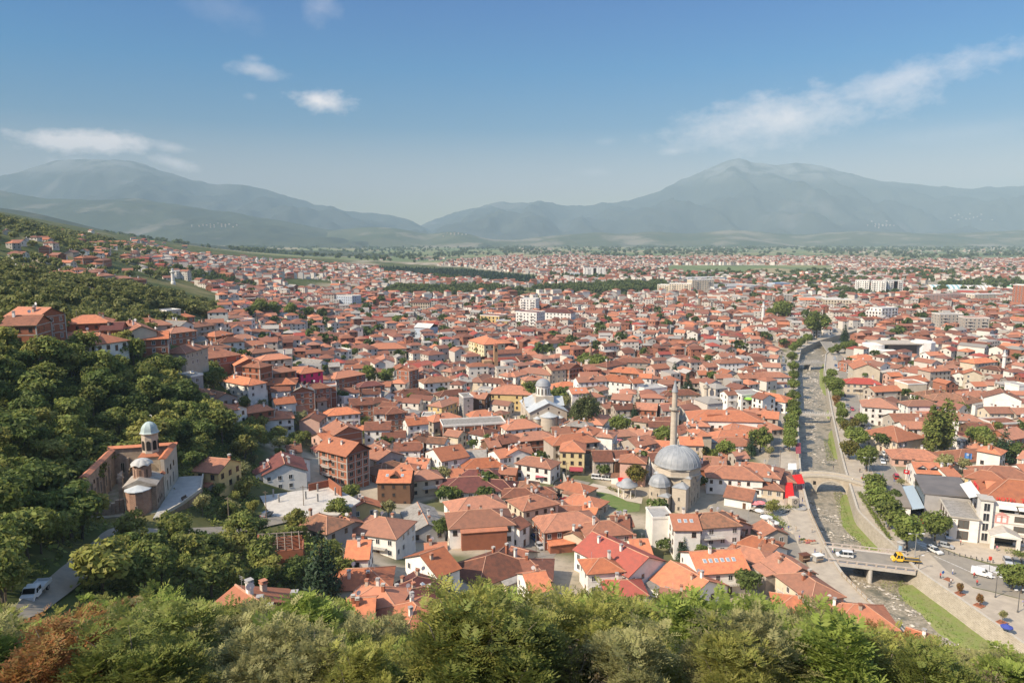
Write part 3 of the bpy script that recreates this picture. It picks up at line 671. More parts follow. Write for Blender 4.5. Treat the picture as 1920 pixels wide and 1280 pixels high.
def add_windows(t, L, W, S, yaw, x, y, R, wins=None, fh=2.8, z0=1.05, dens=2.7, maxn=18, skip=.12, gable=0.):
    k = R.choice([0,0,1,1,2,3]) if wins is None else wins; n_ = 0
    for nx_, ny_, ln, off, rz in ((0,-1,L,W/2,0),(1,0,W,L/2,pi/2),(0,1,L,W/2,pi),(-1,0,W,L/2,-pi/2)):
        if facing(yaw, nx_, ny_, x, y) < -.15: continue
        n = max(1, int((ln-1.)/dens))
        for s in range(S):
            for i in range(n):
                if n_ >= maxn or R.random() < skip: continue
                tt = (i+.5)/n*ln-ln/2; px, py = (nx_*off+(-ny_)*tt, ny_*off+nx_*tt)
                me = WIN[k]
                if s == 0 and i == n//2 and R.random() < .4: link('door', DOOR, t, (px, py, 0), rz); continue
                link('window', me, t, (px, py, z0+s*fh), rz); n_ += 1
def house(cx, cy, yaw, L, W, S, kind, rc, wc, z=None, slope=.44, R=rnd, flags='', windows=True, occ=True, fh=2.8, name='house', maxn=18):
    if z is None: z = float(T(cx, cy))
    h = S*fh+.35; rise = W/2*slope if kind in 'ghp' else (W*.14 if kind == 's' else 0)
    t = link(name, None, None, (cx, cy, z), yaw)
    wm, rm = WALL[wc][0], ROOF[rc][0]
    link('wall', wall_mesh(kind, L, W, h, rise, wm), t)
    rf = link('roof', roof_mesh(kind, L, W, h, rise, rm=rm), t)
    if windows and 'n' not in flags: add_windows(t, L, W, S, yaw, cx, cy, R, maxn=maxn)
    if wc == 'k' and S > 1:
        m = MB()
        for s in range(1, S+1): zz = s*fh+.1; m.box(-L/2-.05, L/2+.05, -W/2-.05, W/2+.05, zz-.14, zz+.12)
        for a in (-1, 1):
            for b in (-1, 1): m.box(a*L/2-.17, a*L/2+.17, b*W/2-.17, b*W/2+.17, -3.9, h-.02)
        part('concrete_frame', m, band_m, t)
    if kind in 'gh':
        for i in range(R.choice([1,1,2,2,3]) if 'c' not in flags else 3):
            yy_ = R.uniform(-.25, .25)*W; xx = R.uniform(-.35, .35)*L; link('chimney', R.choice(CHIM), rf, (xx, yy_, h+rise-abs(yy_)*slope+.1))
        if 'k' in flags:
            n = int(flags[flags.index('k')+1]); sd = -1 if facing(yaw, 0, -1, cx, cy) > 0 else 1
            for i in range(n):
                o = link('skylight', SKYL, rf, ((i-(n-1)/2)*(L*.7/max(n,1)), sd*W*.24, h+rise-W*.24*slope+.24)); o.rotation_euler = (math.atan(slope)*-sd, 0, 0)
    if R.random() < .45:
        link('satellite_dish', DISH, rf, (R.uniform(-.3,.3)*L, 0 if kind != 'f' else -.2*W, h+(rise+.5 if kind != 'f' else .7)), -yaw+R.uniform(-.5,1.))
    if R.random() < .5 and kind != 'f': link('aerial', AERIAL, rf, (R.uniform(-.35,.35)*L, 0, h+rise), R.uniform(0,3))
    if S >= 2 and wc in 'wcsm' and 'n' not in flags and R.random() < .42:
        sd = -1 if facing(yaw, 0, -1, cx, cy) > 0 else 1; bl = min([q for q in BALC if q < L-.8] or [2.6], key=lambda q: -q)
        link('balcony', BALC[bl], t, (R.uniform(-.5,.5)*max(0, L-bl-.8), sd*W/2, (S-1)*fh+.12), 0 if sd < 0 else pi)
    if kind in 'gh' and R.random() < .34 and L > 7:        # a lean-to against one long side
        sd = R.choice((-1, 1)); lw, ll = R.uniform(2., 3.2), L*R.uniform(.35, .7); x0 = R.uniform(-L/2, L/2-ll); hh = min(h-.6, R.choice((2.4, 2.7, 5.2)))
        y0, y1 = sd*W/2, sd*(W/2+lw); ya, yb = min(y0, y1), max(y0, y1); zi, zo = (hh+.5, hh) ; za, zb_ = (zi, zo) if sd > 0 else (zo, zi)
        an = MB(); an.add([(x0,ya,-4),(x0+ll,ya,-4),(x0+ll,yb,-4),(x0,yb,-4),(x0,ya,za),(x0+ll,ya,za),(x0+ll,yb,zb_),(x0,yb,zb_)], [(0,1,5,4),(1,2,6,5),(2,3,7,6),(3,0,4,7),(4,5,6,7)]); lt = part('lean_to', an, WALL[R.choice('wsek')][0] if R.random() < .5 else wm, t)
        e = .3; ya2, yb2 = (ya+.004, yb+e) if sd > 0 else (ya-e, yb-.004); rr = MB(); rr.add([(x0-e,ya2,za+.03),(x0+ll+e,ya2,za+.03),(x0+ll+e,yb2,zb_+.03),(x0-e,yb2,zb_+.03),(x0-e,ya2,za+.17),(x0+ll+e,ya2,za+.17),(x0+ll+e,yb2,zb_+.17),(x0-e,yb2,zb_+.17)], [(4,5,6,7),(0,1,5,4),(1,2,6,5),(2,3,7,6),(3,0,4,7),(3,2,1,0)]); part('lean_to_roof', rr, ROOF[R.choice('rtgbo')][0], lt)
    nd = 2 if 'D' in flags else (1 if kind == 'g' and S >= 2 and L > 10 and R.random() < .22 else 0)
    for i in range(nd):
        sd = -1 if facing(yaw, 0, -1, cx, cy) > 0 else 1; x = (i-(nd-1)/2)*L*.5; w2 = 1.5; yf = sd*W*.36; zf = h+rise-abs(yf)*slope; yb_ = sd*W*.08
        dm = MB(); dm.add([(x-w2,yf,zf-.2),(x+w2,yf,zf-.2),(x+w2,yf,zf+.9),(x-w2,yf,zf+.9),(x,yf,zf+1.7)], [(0,1,2,4,3)] if sd < 0 else [(3,4,2,1,0)]); dm.box(x-w2+.25, x+w2-.25, min(yf, yf+sd*.03), max(yf, yf+sd*.03), zf+.1, zf+.95, 2)
        dm.add([(x-w2-.4,yf+sd*.4,zf+.7),(x,yf+sd*.4,zf+1.95),(x,yb_,zf+1.95),(x-w2-.4,yb_,zf+.7),(x+w2+.4,yf+sd*.4,zf+.7),(x+w2+.4,yb_,zf+.7)], [(0,1,2,3),(1,4,5,2)], 1); link('dormer', dm.mesh('dormer', [wm, rm, glass]), rf)
    if occ: occupy_rect(cx, cy, L, W, yaw, .3)
    u, v, zc = proj(cx, cy, z+h)
    HOUSES.append((t, u, v, zc, dict(wall=WALL[wc][1], roof=ROOF[rc][1], kind={'g':'gabled','h':'hipped','p':'hipped','f':'flat','s':'lean-to'}[kind], S=S, area=L*(W+h)/zc**2)))
    return t
def house_px(u0, v0, u1, v1, Wd, S, kind, rc, wc, flags='', near=85., fh=2.8, slope=.44, **k):
    h = S*fh+.35; rise = Wd/2*slope if kind in 'ghp' else (Wd*.07 if kind == 's' else 0)
    a, b = hit(u0, v0, h+rise, near), hit(u1, v1, h+rise, near)
    zt = hit((u0+u1)/2, (v0+v1)/2, h+rise, near)[2]; a, b = np.array(onz(u0, v0, zt)), np.array(onz(u1, v1, zt))
    d = b-a; ln = hypot(d[0], d[1])
    if ln < .3: d = np.array((1., 0, 0))
    ln = min(ln, 32)
    yaw = atan2(d[1], d[0]); L = {'g': ln, 'h': ln+Wd*.8, 'f': max(ln, 4), 's': max(ln, 4)}[kind]
    L = max(L, 5.)
    c = (a+b)/2
    if flags.find('q') >= 0: c = a+d/max(hypot(d[0],d[1]),.1)*L/2
    return house(c[0], c[1], yaw, L, Wd, S, kind, rc, wc, fh=fh, slope=slope, flags=flags, **k)
# ------------------------------------------------------------------ the houses one can tell apart:  ridge ends (4x zoom pixels), width, storeys, roof, colours
TABLE = {
(480,660): """70 20 190 10 9 2 h o c|130 115 210 105 9 2 h r k|290 40 500 60 10 1 g g w|350 122 425 112 8 3 h o P|540 80 620 75 8 2 g g s|600 150 720 130 11 2 h o k|740 50 870 45 9 2 h o s
968 48 962 15 12 3 g r w n|780 92 800 84 8 3 g r c|1130 90 1290 60 9 2 h d w|1100 112 1170 95 9 4 g o k|1180 165 1280 160 9 2 h b w|1290 190 1410 180 10 3 h t w|1320 78 1480 85 8 2 g b s|1450 120 1530 100 8 2 h r s
1510 195 1620 185 9 2 h g c|1450 180 1500 170 7 1 h r w|1660 190 1720 160 9 2 h r c|1750 190 1850 200 9 2 h b w|1890 150 1960 140 9 2 h r w|1850 250 2005 255 14 3 h r y|-30 70 30 75 8 3 h r k|100 200 240 195 9 2 h o k
-30 235 60 225 10 2 g b w|110 250 250 240 9 2 g b w|345 262 320 235 11 3 g g k|400 240 490 230 8 2 h r k|500 245 600 240 8 3 f r k|640 275 760 265 8 2 g b w|800 280 930 275 8 2 g b w|800 225 900 215 8 2 h p k
950 290 1000 300 7 2 g g w|1080 285 1240 270 11 1 h b c|1400 290 1540 275 9 2 h b c|1540 330 1610 325 9 4 f g e|1620 300 1740 310 9 3 g r n|1370 370 1430 350 8 3 h r y|1400 405 1470 375 7 2 g o y|1639 440 1730 430 9 1 h o s|1650 490 1840 475 9 1 g o w
130 345 280 330 9 3 g o w|80 450 200 440 10 2 h o w|200 430 350 400 8 2 g o w|-30 400 40 390 9 2 h o k|290 485 340 480 6 1 h p s|580 420 700 410 10 2 h o w|700 350 870 340 10 3 g b k|880 345 940 335 8 2 h b s|890 415 1060 410 9 3 g b w
950 372 1060 380 8 2 g b w|1010 420 1060 415 8 3 h b k|1110 470 1180 455 7 2 g o k|1120 500 1270 485 9 3 g o w|1250 470 1340 470 8 2 f g s|1340 470 1450 450 9 2 h o s|1200 620 1290 605 8 1 g r e|820 525 1010 520 10 3 g b w|950 595 1120 590 8 2 g b w
1040 680 1230 675 9 2 g b w|690 560 600 508 12 3 g r k|460 610 545 590 9 2 g o m|490 690 560 680 8 1 h p w|230 700 330 690 8 1 g b c|215 838 188 748 13 2 g p w|225 770 330 790 9 2 g p w|100 858 90 835 9 1 g p w|1010 745 900 695 12 2 g r e
930 840 1040 810 11 1 h t k|1140 790 1300 800 10 1 g o w|1330 725 1530 690 14 2 g o w c|1210 890 1300 880 9 2 h r c|930 885 1170 885 11 3 g o n k3|1450 880 1540 870 9 1 g o w|1580 880 1760 880 8 1 h p w|1490 940 1700 930 14 1 h p w|1710 950 1870 960 9 1 h p w
1620 800 1780 790 10 1 h o w|1790 735 1860 722 9 2 g o w|1720 660 1800 650 9 2 g r n|1800 630 1920 610 10 2 h b n|1570 735 1720 730 10 1 g g e|812 1122 800 1085 9 2 g o y|1210 1130 1290 1290 10 1 g g e|1560 1095 1740 1070 12 2 h r w|1560 1190 1790 1175 12 2 h r w c
450 300 470 280 6 1 g o k|460 345 490 340 5 1 g o s|1040 335 1110 330 8 2 g b e|640 335 690 325 6 2 f w w""",
(960,660): """0 150 60 130 9 2 h o w|120 180 200 175 8 2 h r y|110 112 270 130 11 2 h r s|260 95 370 85 12 3 g b c|380 72 480 90 12 3 g b k|530 95 670 90 11 2 h r s|700 75 790 60 10 3 h b s|820 42 970 45 10 3 h b s|800 110 930 120 11 3 h o n
720 165 860 180 12 3 h o w c|880 198 960 192 9 3 g o w|960 160 1050 165 8 3 g o w|480 190 690 180 9 3 g r w|430 272 550 265 9 3 g o w k2|360 225 440 220 9 1 h o s|540 310 620 300 8 2 h r w|610 262 680 245 8 2 g r s|760 312 900 322 9 2 g r w|1040 95 1150 85 9 3 g o m
1100 155 1240 150 8 2 f o k|960 270 1130 255 9 2 f w w n|1170 285 1340 280 9 1 h b s|660 390 740 370 8 1 g r s|760 392 900 387 8 2 g b s|930 378 1090 388 10 2 g r k|1110 385 1225 380 9 2 g o w|1130 340 1230 345 7 1 h t s|1290 370 1390 350 10 1 h t s|1070 490 1210 485 7 2 g b w
940 480 1020 490 7 1 h b s|720 590 880 580 8 1 h r s|880 570 1050 590 8 1 g r s|870 650 1020 620 10 2 g r s|950 690 1030 720 8 1 g o s|940 720 1050 755 8 2 g r c|600 740 740 738 11 2 g b s|760 740 900 735 8 2 g b s|750 800 820 790 6 2 f r n|90 602 240 590 10 2 h r k|300 562 430 560 9 2 g r s
350 622 540 605 11 3 h o s c|45 730 12 702 11 2 g o w|130 780 260 800 9 2 h r w|0 700 130 690 9 1 g r k|0 510 110 500 12 2 h o w|1590 290 1660 285 7 3 g r w|1680 312 1850 300 10 3 f g w|1850 300 1930 320 9 3 g b w|1690 160 1880 155 10 2 g r s|1520 165 1640 165 8 2 g r s|1390 140 1500 140 8 2 g o s
1430 85 1520 80 8 3 g r m|1570 50 1700 45 10 3 h r w|1720 80 1830 75 9 2 g o w|1340 200 1440 200 8 2 h r s|1470 232 1560 232 7 2 f b n|1800 420 1900 425 8 2 h r k|1640 525 1890 505 14 1 h o s|1550 590 1740 575 12 1 h o s|1550 640 1730 640 10 1 h o s|1660 750 1740 745 7 2 g r s|1440 780 1600 790 9 1 g r s
1560 850 1760 862 12 2 h r w|1770 825 1920 845 12 2 h r w|1620 1002 1820 1035 10 1 g r w|1820 920 1930 932 12 1 h r c|0 1020 120 1020 8 1 h b s|185 1015 260 1010 6 1 h b n|110 1080 200 1062 10 3 h r c|210 1118 340 1112 9 1 h r k|430 965 530 990 8 1 h o s|490 1065 600 1090 9 1 h o s
350 1152 510 1155 8 1 g r s|510 1150 640 1170 8 1 g o s|310 1215 520 1192 12 2 h r k|1030 1212 1180 1208 8 3 f w w n|1190 1215 1380 1215 11 3 g o w k3|740 1230 880 1222 8 2 g b s|1410 1210 1560 1200 10 3 h t w|1580 1190 1680 1240 8 2 g r s|1100 210 1200 208 8 2 g r k|640 480 720 470 7 1 g r s
1240 45 1380 55 9 2 h r k|600 30 700 20 9 2 h b s|30 30 130 20 10 2 g b s|1540 20 1660 10 9 2 g o w|1760 130 1900 128 8 2 g b w""",
(1440,660): """-40 80 90 85 9 2 g r w|-40 150 100 150 10 2 h r w|-40 300 100 320 11 2 h o w|-40 440 80 450 10 2 g o s|-60 545 10 550 10 2 g r s|745 92 700 55 15 3 g o c|660 22 740 15 8 2 h o w|630 192 780 198 11 2 h d c|890 152 980 150 8 2 g o m|1000 190 1160 172 11 2 h o s|1000 230 1140 225 11 3 f r c n
800 345 870 350 14 3 h r w|1070 360 1210 360 9 2 h r w|1170 290 1290 280 10 2 h t w|1260 312 1410 312 11 2 h t y|1440 340 1520 325 10 2 h t s|1500 290 1640 290 10 2 h r s|1765 300 1740 270 16 3 g r w n|1830 245 1920 240 9 3 f w w n|1590 218 1800 230 7 1 g r w n|1430 152 1420 128 11 2 g o w|1540 142 1530 122 9 3 g o c
1340 172 1320 150 8 2 g r m|1210 110 1290 105 9 4 h r s|1310 95 1390 92 8 2 h r k|1390 62 1490 60 9 2 h r k|1530 50 1640 40 10 3 h o c|1790 82 1900 80 9 2 h r k|910 462 1180 462 11 2 g r s|990 522 1150 522 9 2 g r w|905 545 970 562 17 2 h o c|1400 460 1530 470 9 2 h r w|1490 530 1560 530 9 2 g b n|1100 622 1190 640 8 1 h r w
1010 722 1200 735 12 1 h r m|1080 822 1270 832 11 2 g o w D|1290 868 1370 862 9 2 g o w|1430 730 1620 722 13 1 h r w|1620 412 1810 412 9 2 g r c|1820 420 1920 420 9 2 g r s|1640 522 1850 512 10 2 f r k|1720 585 1860 560 12 2 g r k|1880 495 1950 490 9 2 g o s|1660 850 1850 862 12 2 h r y|1570 882 1700 900 9 2 h o y
1870 842 1960 840 10 2 g o w|1480 930 1570 925 7 1 g r s|-60 872 80 880 12 1 h r s|20 20 80 25 8 2 g r w|860 90 1000 95 8 2 g r s|1020 110 1120 105 8 2 g r k|1180 0 1290 -5 9 2 g o w|1700 20 1780 15 8 3 g r c|560 60 600 55 7 2 g r k|1660 100 1730 110 8 2 h b s|760 260 960 250 9 2 g o s""",
(480,960): """890 32 1000 46 12 2 h r w|700 215 850 210 10 2 g o w c|690 428 880 420 10 1 h o w|1235 320 1400 262 13 2 g o w|1270 236 1420 226 8 2 g o w|1690 345 1850 292 14 1 h b c c|1150 522 1230 472 10 1 h p s k1|1130 592 1290 552 9 1 h p s|1160 662 1220 720 10 1 h o y|700 652 880 642 10 1 g o k
5 846 -120 752 13 2 g o w|-50 738 480 705 9 2 g o w c|450 12 550 40 9 1 h t e|850 560 980 570 9 1 h o s|640 20 700 60 8 1 g o s""",
(960,960): """610 150 1020 338 14 2 g d w c|630 350 710 344 8 2 h o w|885 205 1010 200 10 1 g o w|1195 368 1470 515 14 1 g o w|1335 300 1700 278 13 2 g o w k6|1720 250 1880 290 9 1 h r s|1620 32 1690 62 10 2 g o m|1780 172 1910 200 9 1 h o s|630 72 760 62 10 2 h r m|755 26 870 32 9 2 g b w
450 150 505 98 12 1 g t c|10 262 110 290 10 1 g b c|-20 345 160 352 12 1 h b c|95 462 235 442 10 2 g o w|790 512 890 510 8 1 h d w|1190 578 1290 592 6 1 h r w|2 60 40 40 7 2 g b w""",
(1440,960): """0 222 40 240 8 1 g r w|70 300 250 420 9 2 g r s|245 445 375 535 9 2 h r c|160 625 290 640 9 1 h o s|610 690 770 702 11 1 h o s|410 652 510 680 8 1 g r s|1060 872 1230 930 8 1 g o s|-40 60 60 130 8 1 g r s""",
(0,380): """140 785 380 790 11 3 g o k|60 850 320 845 11 3 g r k|590 847 740 842 11 2 h o k|770 900 930 895 10 2 g p k|880 882 1130 862 9 1 h o k|975 882 1060 928 10 2 g r c|1130 885 1215 880 9 2 h r s|560 965 770 985 12 1 h o w|970 975 1260 962 10 2 g o k|1250 882 1400 890 9 2 g g w|1330 837 1400 832 7 2 h o k|1215 812 1320 802 8 3 f w c
1600 967 1660 957 9 2 h o k|1745 942 1860 932 9 2 g o w|1745 892 1870 872 9 3 f r w|1340 1080 1440 1052 9 2 h r s|1500 1112 1670 1092 13 2 h r k|1810 1042 1920 1030 9 2 h o c|1760 802 1830 800 8 2 h o w|1660 830 1740 815 8 2 h o w|1450 900 1530 890 9 2 h r s|1290 940 1380 930 9 2 h r k|1430 1010 1520 1000 9 1 g g s|1560 1060 1640 1050 9 2 h r w
1780 990 1860 985 9 2 h r w|1880 950 1960 940 9 2 h r w|1900 1090 1990 1080 9 2 h r s|1690 1010 1760 1005 9 2 h b w|1560 890 1640 880 9 2 h r w""",
(0,660): """1865 52 1828 20 12 2 g o k|1385 180 1470 165 8 2 f g e|1400 280 1500 268 9 1 h t e|1520 272 1690 310 10 1 g t e|1590 395 1680 382 9 1 h o w|1715 392 1790 400 8 2 g o w|1850 420 1910 410 9 1 h r k|1540 790 1720 805 10 2 g r y|1740 172 1890 200 9 2 h o w|1070 495 1170 520 8 1 g r w""",
}
# far up the slope: single houses among the trees (full pixels)
SLOPE = "22 499 52 498 9 2 h o k|57 502 70 503 8 2 g r w|100 508 130 507 9 2 h o k|136 502 150 501 8 2 h o w|160 507 175 506 9 2 h r k|182 513 200 512 9 2 h r s|212 518 236 517 9 2 h r k|240 521 262 520 9 2 h b k|190 526 202 525 8 1 h r s|76 462 92 460 9 2 g o k|8 432 18 430 8 1 g o s|62 444 70 443 8 1 g o s|150 480 172 479 9 2 h o k|183 485 200 483 9 2 h r k|222 478 248 474 9 2 h o k|250 482 276 481 9 2 h o k|150 468 164 466 8 1 g r w|128 470 140 469 8 1 g r s|38 450 60 449 7 1 g g w|150 441 160 440 7 1 g o k|178 439 190 438 7 1 g o k|170 598 190 596 8 1 g o k"
def parse(txt, org, sc):
    for row in txt.replace('\n', '|').split('|'):
        q = row.split()
        if len(q) < 9: continue
        f = list(map(float, q[:5])); near = 85.
        u0, v0, u1, v1 = org[0]+f[0]/sc, org[1]+f[1]/sc, org[0]+f[2]/sc, org[1]+f[3]/sc
        if org == (0,380): near = 215 if u0 < 95 else 240
        if org == (0,660) and v0 < 765: near = 190
        if org == (0,0): near = 420
        yield u0, v0, u1, v1, f[4], int(q[5]), q[6], q[7], q[8], ' '.join(q[9:]), near
R3 = random.Random(21)
for org, txt in TABLE.items():
    for u0, v0, u1, v1, w, S, k, rc, wc, fl, near in parse(txt, org, 4.):
        house_px(u0, v0, u1, v1, w, S, k, rc, wc, fl, near, R=R3)
for u0, v0, u1, v1, w, S, k, rc, wc, fl, near in parse(SLOPE, (0,0), 1.):
    house_px(u0, v0, u1, v1, w, S, k, rc, wc, fl, near, R=R3, maxn=6)
# ------------------------------------------------------------------ landmarks
LM = []          # (phrase, u, v) for the labels
R5 = random.Random(5)
lead = mat('lead_roof', (.235,.245,.25), .55, (.325,.33,.33), .5, .9, objrand=.04, spec=.4)
lead_w = mat('pale_lead', (.46,.48,.48), .55, (.36,.38,.38), .5, .8, spec=.4)
ashlar = mat('ashlar', (.50,.42,.31), .9, brick=dict(c2=(.38,.31,.23), m=(.42,.36,.28), w=1.1, h=.5, ms=.025), col2=(.30,.25,.19), scale=.5, amt=.5)
ashlar_p = mat('pale_ashlar', (.54,.46,.36), .9, brick=dict(c2=(.47,.40,.31), m=(.47,.41,.33), w=1.2, h=.55, ms=.02), col2=(.38,.32,.25), scale=.5, amt=.5)
rubble = mat('rubble_masonry', (.33,.24,.17), .95, brick=dict(c2=(.24,.15,.10), m=(.36,.29,.22), w=.7, h=.28, ms=.04), col2=(.16,.11,.08), scale=.6, amt=.6)
oldbrick = mat('old_brick', (.36,.17,.10), .95, brick=dict(c2=(.28,.13,.08), m=(.40,.31,.24), w=.5, h=.22, ms=.04), col2=(.22,.12,.08), scale=.8, amt=.5)
oldplaster = mat('old_plaster', (.43,.34,.25), .95, (.22,.16,.12), .6, .8, 7)
dark = mat('dark_opening', (.018,.016,.014), .9)
def block(name, label, cat, A, B, D, S, fh=3., wall='w', roof='r', kind='f', rise=2., cols=None, near=85., win=1, sides=True, parapet=True, zA=None, wm=None, rm=None, extra_h=.4, winscale=1., maxn=90, occ=True):
    """A building whose front runs between two points on the ground given as pixels."""
    a = hit(*A, 0, near) if zA is None else np.array(onz(*A, zA)); b = hit(*B, 0, near) if zA is None else np.array(onz(*B, zA))
    d = b-a; Ln = hypot(d[0], d[1]); yaw = atan2(d[1], d[0]); z = min(a[2], b[2]); nx, ny = -sin(yaw), cos(yaw)
    c = (a+b)/2+np.array((nx, ny, 0))*D/2
    t = thing(name, label, cat, (c[0], c[1], z), yaw)
    h = S*fh+extra_h; wm = wm or WALL[wall][0]; rm = rm or ROOF[roof][0]
    x, y = Ln/2, D/2
    link('wall', MB().box(-x, x, -y, y, -4, h).mesh('wall', wm), t)
    if kind == 'f':
        link('roof', roof_mesh('f', Ln, D, h, 0, rm=rm), t)
    else:
        flip = D > Ln
        ro = link('roof', roof_mesh(kind, max(Ln,D), min(Ln,D), h, rise, rm=rm), t)
        if flip: ro.rotation_euler = (0,0,pi/2)
    if win is not None:
        n = 0; cols = cols or max(2, int(Ln/3.2))
        jobs = [(0,-1,Ln,y,0,cols)]
        if sides: jobs += [(1,0,D,x,pi/2,max(1,int(D/4))), (-1,0,D,x,-pi/2,max(1,int(D/4)))]
        for nx_, ny_, ln, off, rz, k in jobs:
            if facing(yaw, nx_, ny_, c[0], c[1]) < .05: continue
            for s in range(S):
                for i in range(k):
                    if n >= maxn: break
                    tt = (i+.5)/k*ln-ln/2; w = link('window', WIN[win], t, (nx_*off-ny_*tt, ny_*off+nx_*tt, .95+s*fh), rz, winscale); n += 1
    if occ: occupy_rect(c[0], c[1], Ln, D, yaw, 1.)
    t['_uv'] = list(proj(c[0], c[1], z+h)[:2]); return t
def loggia(t, x, y, w, z0, S, fh, rz=0):
    """a stack of balconies on a facade, each one a part"""
    for s in range(S): link('balcony', BALC[min(BALC, key=lambda q: abs(q-w))], t, (x, y, z0+s*fh), rz)

# --- the domed mosque
def mosque():
    c = onz(1273, 953); cx, cy = c[0]+.6, c[1]+6.6
    t = thing('mosque', 'pale stone mosque with one big grey lead dome beside the tall minaret', 'mosque', (cx, cy, 0), 0., None, None, .89)
    a0 = radians(-74); Rr = 9.9; sq = [(Rr*cos(a0+k*pi/2), Rr*sin(a0+k*pi/2)) for k in range(4)]
    part('prayer_hall', MB().prism(sq, -1, 12.2), ashlar, t)
    oc = [(8.75*cos(a0+k*pi/4), 8.75*sin(a0+k*pi/4)) for k in range(8)]; oc2 = [(p[0]*1.05, p[1]*1.05) for p in oc]
    part('drum', MB().prism(oc, 12.205, 14.9), ashlar_p, t)
    part('cornice', MB().prism(oc2, 12.3, 12.7).prism(oc2, 14.905, 15.25), coping, t)
    dm = MB(); prof = [(8.9,15.26),(8.75,15.6)]+[(8.6*cos(q), 15.6+6.6*sin(q)) for q in np.linspace(.06, pi/2-.03, 12)]+[(.25,22.3),(.12,23.2),(.3,23.5),(.05,24.3)]
    dm.lathe(prof, 40); do = part('dome', dm, lead, t, True)
    rb_ = MB()
    for k in range(24):
        an = 2*pi*k/24; rb_.tube([(8.66*cos(q)*cos(an), 8.66*cos(q)*sin(an), 15.6+6.65*sin(q)) for q in np.linspace(.06, 1.4, 9)], .06, 4)
    part('seams', rb_, lead_w, do)
    # squinch corners of the hall carry low lead roofs
    for k in range(4):
        cr = MB(); p = sq[k]; e1 = ((p[0]+.62*(sq[(k+1)%4][0]-p[0])*.55), p[1]+.62*(sq[(k+1)%4][1]-p[1])*.55); e2 = ((p[0]+.62*(sq[(k-1)%4][0]-p[0])*.55), p[1]+.62*(sq[(k-1)%4][1]-p[1])*.55)
        cr.add([(p[0]*1.03,p[1]*1.03,12.25),(e1[0]*1.02,e1[1]*1.02,12.25),(e2[0]*1.02,e2[1]*1.02,12.25),(p[0]*.8,p[1]*.8,13.6)], [(0,1,3),(2,0,3),(1,2,3),(0,2,1)])
        part('corner_roof', cr, lead, t)
    # mihrab apse with its half dome, and the stair block
    na = a0-pi/4; ax, ay = -8.0, -6.4
    ap = [(ax+4.0*cos(na+radians(q)), ay+4.0*sin(na+radians(q))) for q in (-150,-90,-54,-18,18,54,90,150)]
    part('apse', MB().prism(ap, -1, 9.3), ashlar, t)
    ad = MB().lathe([(4.35,9.31),(4.2,9.6)]+[(4.1*cos(q), 9.6+3.6*sin(q)) for q in np.linspace(.1, 1.52, 8)], 10, (ax, ay)); part('apse_dome', ad, lead, t)
    bt = MB().box(-1.9, 1.9, -1.8, 1.8, -1, 6.2); o = part('buttress', bt, ashlar, t, loc=(ax+1.2, ay-3.9, 0), rz=na+pi/2)
    part('buttress_roof', MB().add([(-2.1,-2,6.21),(2.1,-2,6.21),(2.1,2,6.21),(-2.1,2,6.21),(0,1.,7.3)], [(0,1,4),(1,2,4),(2,3,4),(3,0,4),(3,2,1,0)]), lead, t, loc=(ax+1.2, ay-3.9, 0), rz=na+pi/2)
    sx_, sy_ = -.6, -9.3
    part('stair_block', MB().box(-2.6, 2.6, -2.6, 2.6, -1, 9.4), ashlar_p, t, loc=(sx_, sy_, 0), rz=a0+pi/4)
    part('stair_roof', MB().add([(-2.85,-2.85,9.41),(2.85,-2.85,9.41),(2.85,2.85,9.41),(-2.85,2.85,9.41),(.3,.8,11.0)], [(0,1,4),(1,2,4),(2,3,4),(3,0,4),(3,2,1,0)]), lead, t, loc=(sx_, sy_, 0), rz=a0+pi/4)
    # windows of the two visible faces
    aw = window_mesh('window', 1.05, 2.0, coping, dark); awh = window_mesh('window', .7, 1.3, coping, dark)
    fr_a = a0+pi/4       # outward direction of the right hand face
    for (f0, pts) in ((a0+pi/4, [(-4.6,1.2,0),(-.4,1.2,0),(4.6,1.2,0),(-4.4,5.2,1),(-.2,5.6,1),(4.2,5.4,1),(-2.2,8.2,1),(2.0,8.4,1),(.1,10.1,1)]), (a0-pi/4, [(3.9,10.,1),(-4,5.5,1)])):
        ax_ = Rr*cos(pi/4)
        for s, z, k in pts:
            link('window', (aw, awh)[k], t, (ax_*cos(f0)-sin(f0)*s, ax_*sin(f0)+cos(f0)*s, z), f0+pi/2)
    for q in (-60,-20,20): 
        n2 = na+radians(q-10); link('window', awh, t, (ax+3.86*cos(n2), ay+3.86*sin(n2), 5.6), n2+pi/2)
    for zz in (1.0, 4.6): link('window', awh, t, (sx_+2.6*cos(a0+pi/4-pi/2), sy_+2.6*sin(a0+pi/4-pi/2), zz), a0+pi/4)
    # portico with columns and three small domes
    yw = a0+3*pi/4; px_, py_ = 6.6*cos(yw)+3, 6.6*sin(yw)+1
    pt = MB(); 
    for s in (-6.4, -2.15, 2.15, 6.4): pt.lathe([(.42,0),(.42,.4),(.3,.5),(.27,5.4),(.5,5.9),(.5,6.1)], 12, (2.4, s))
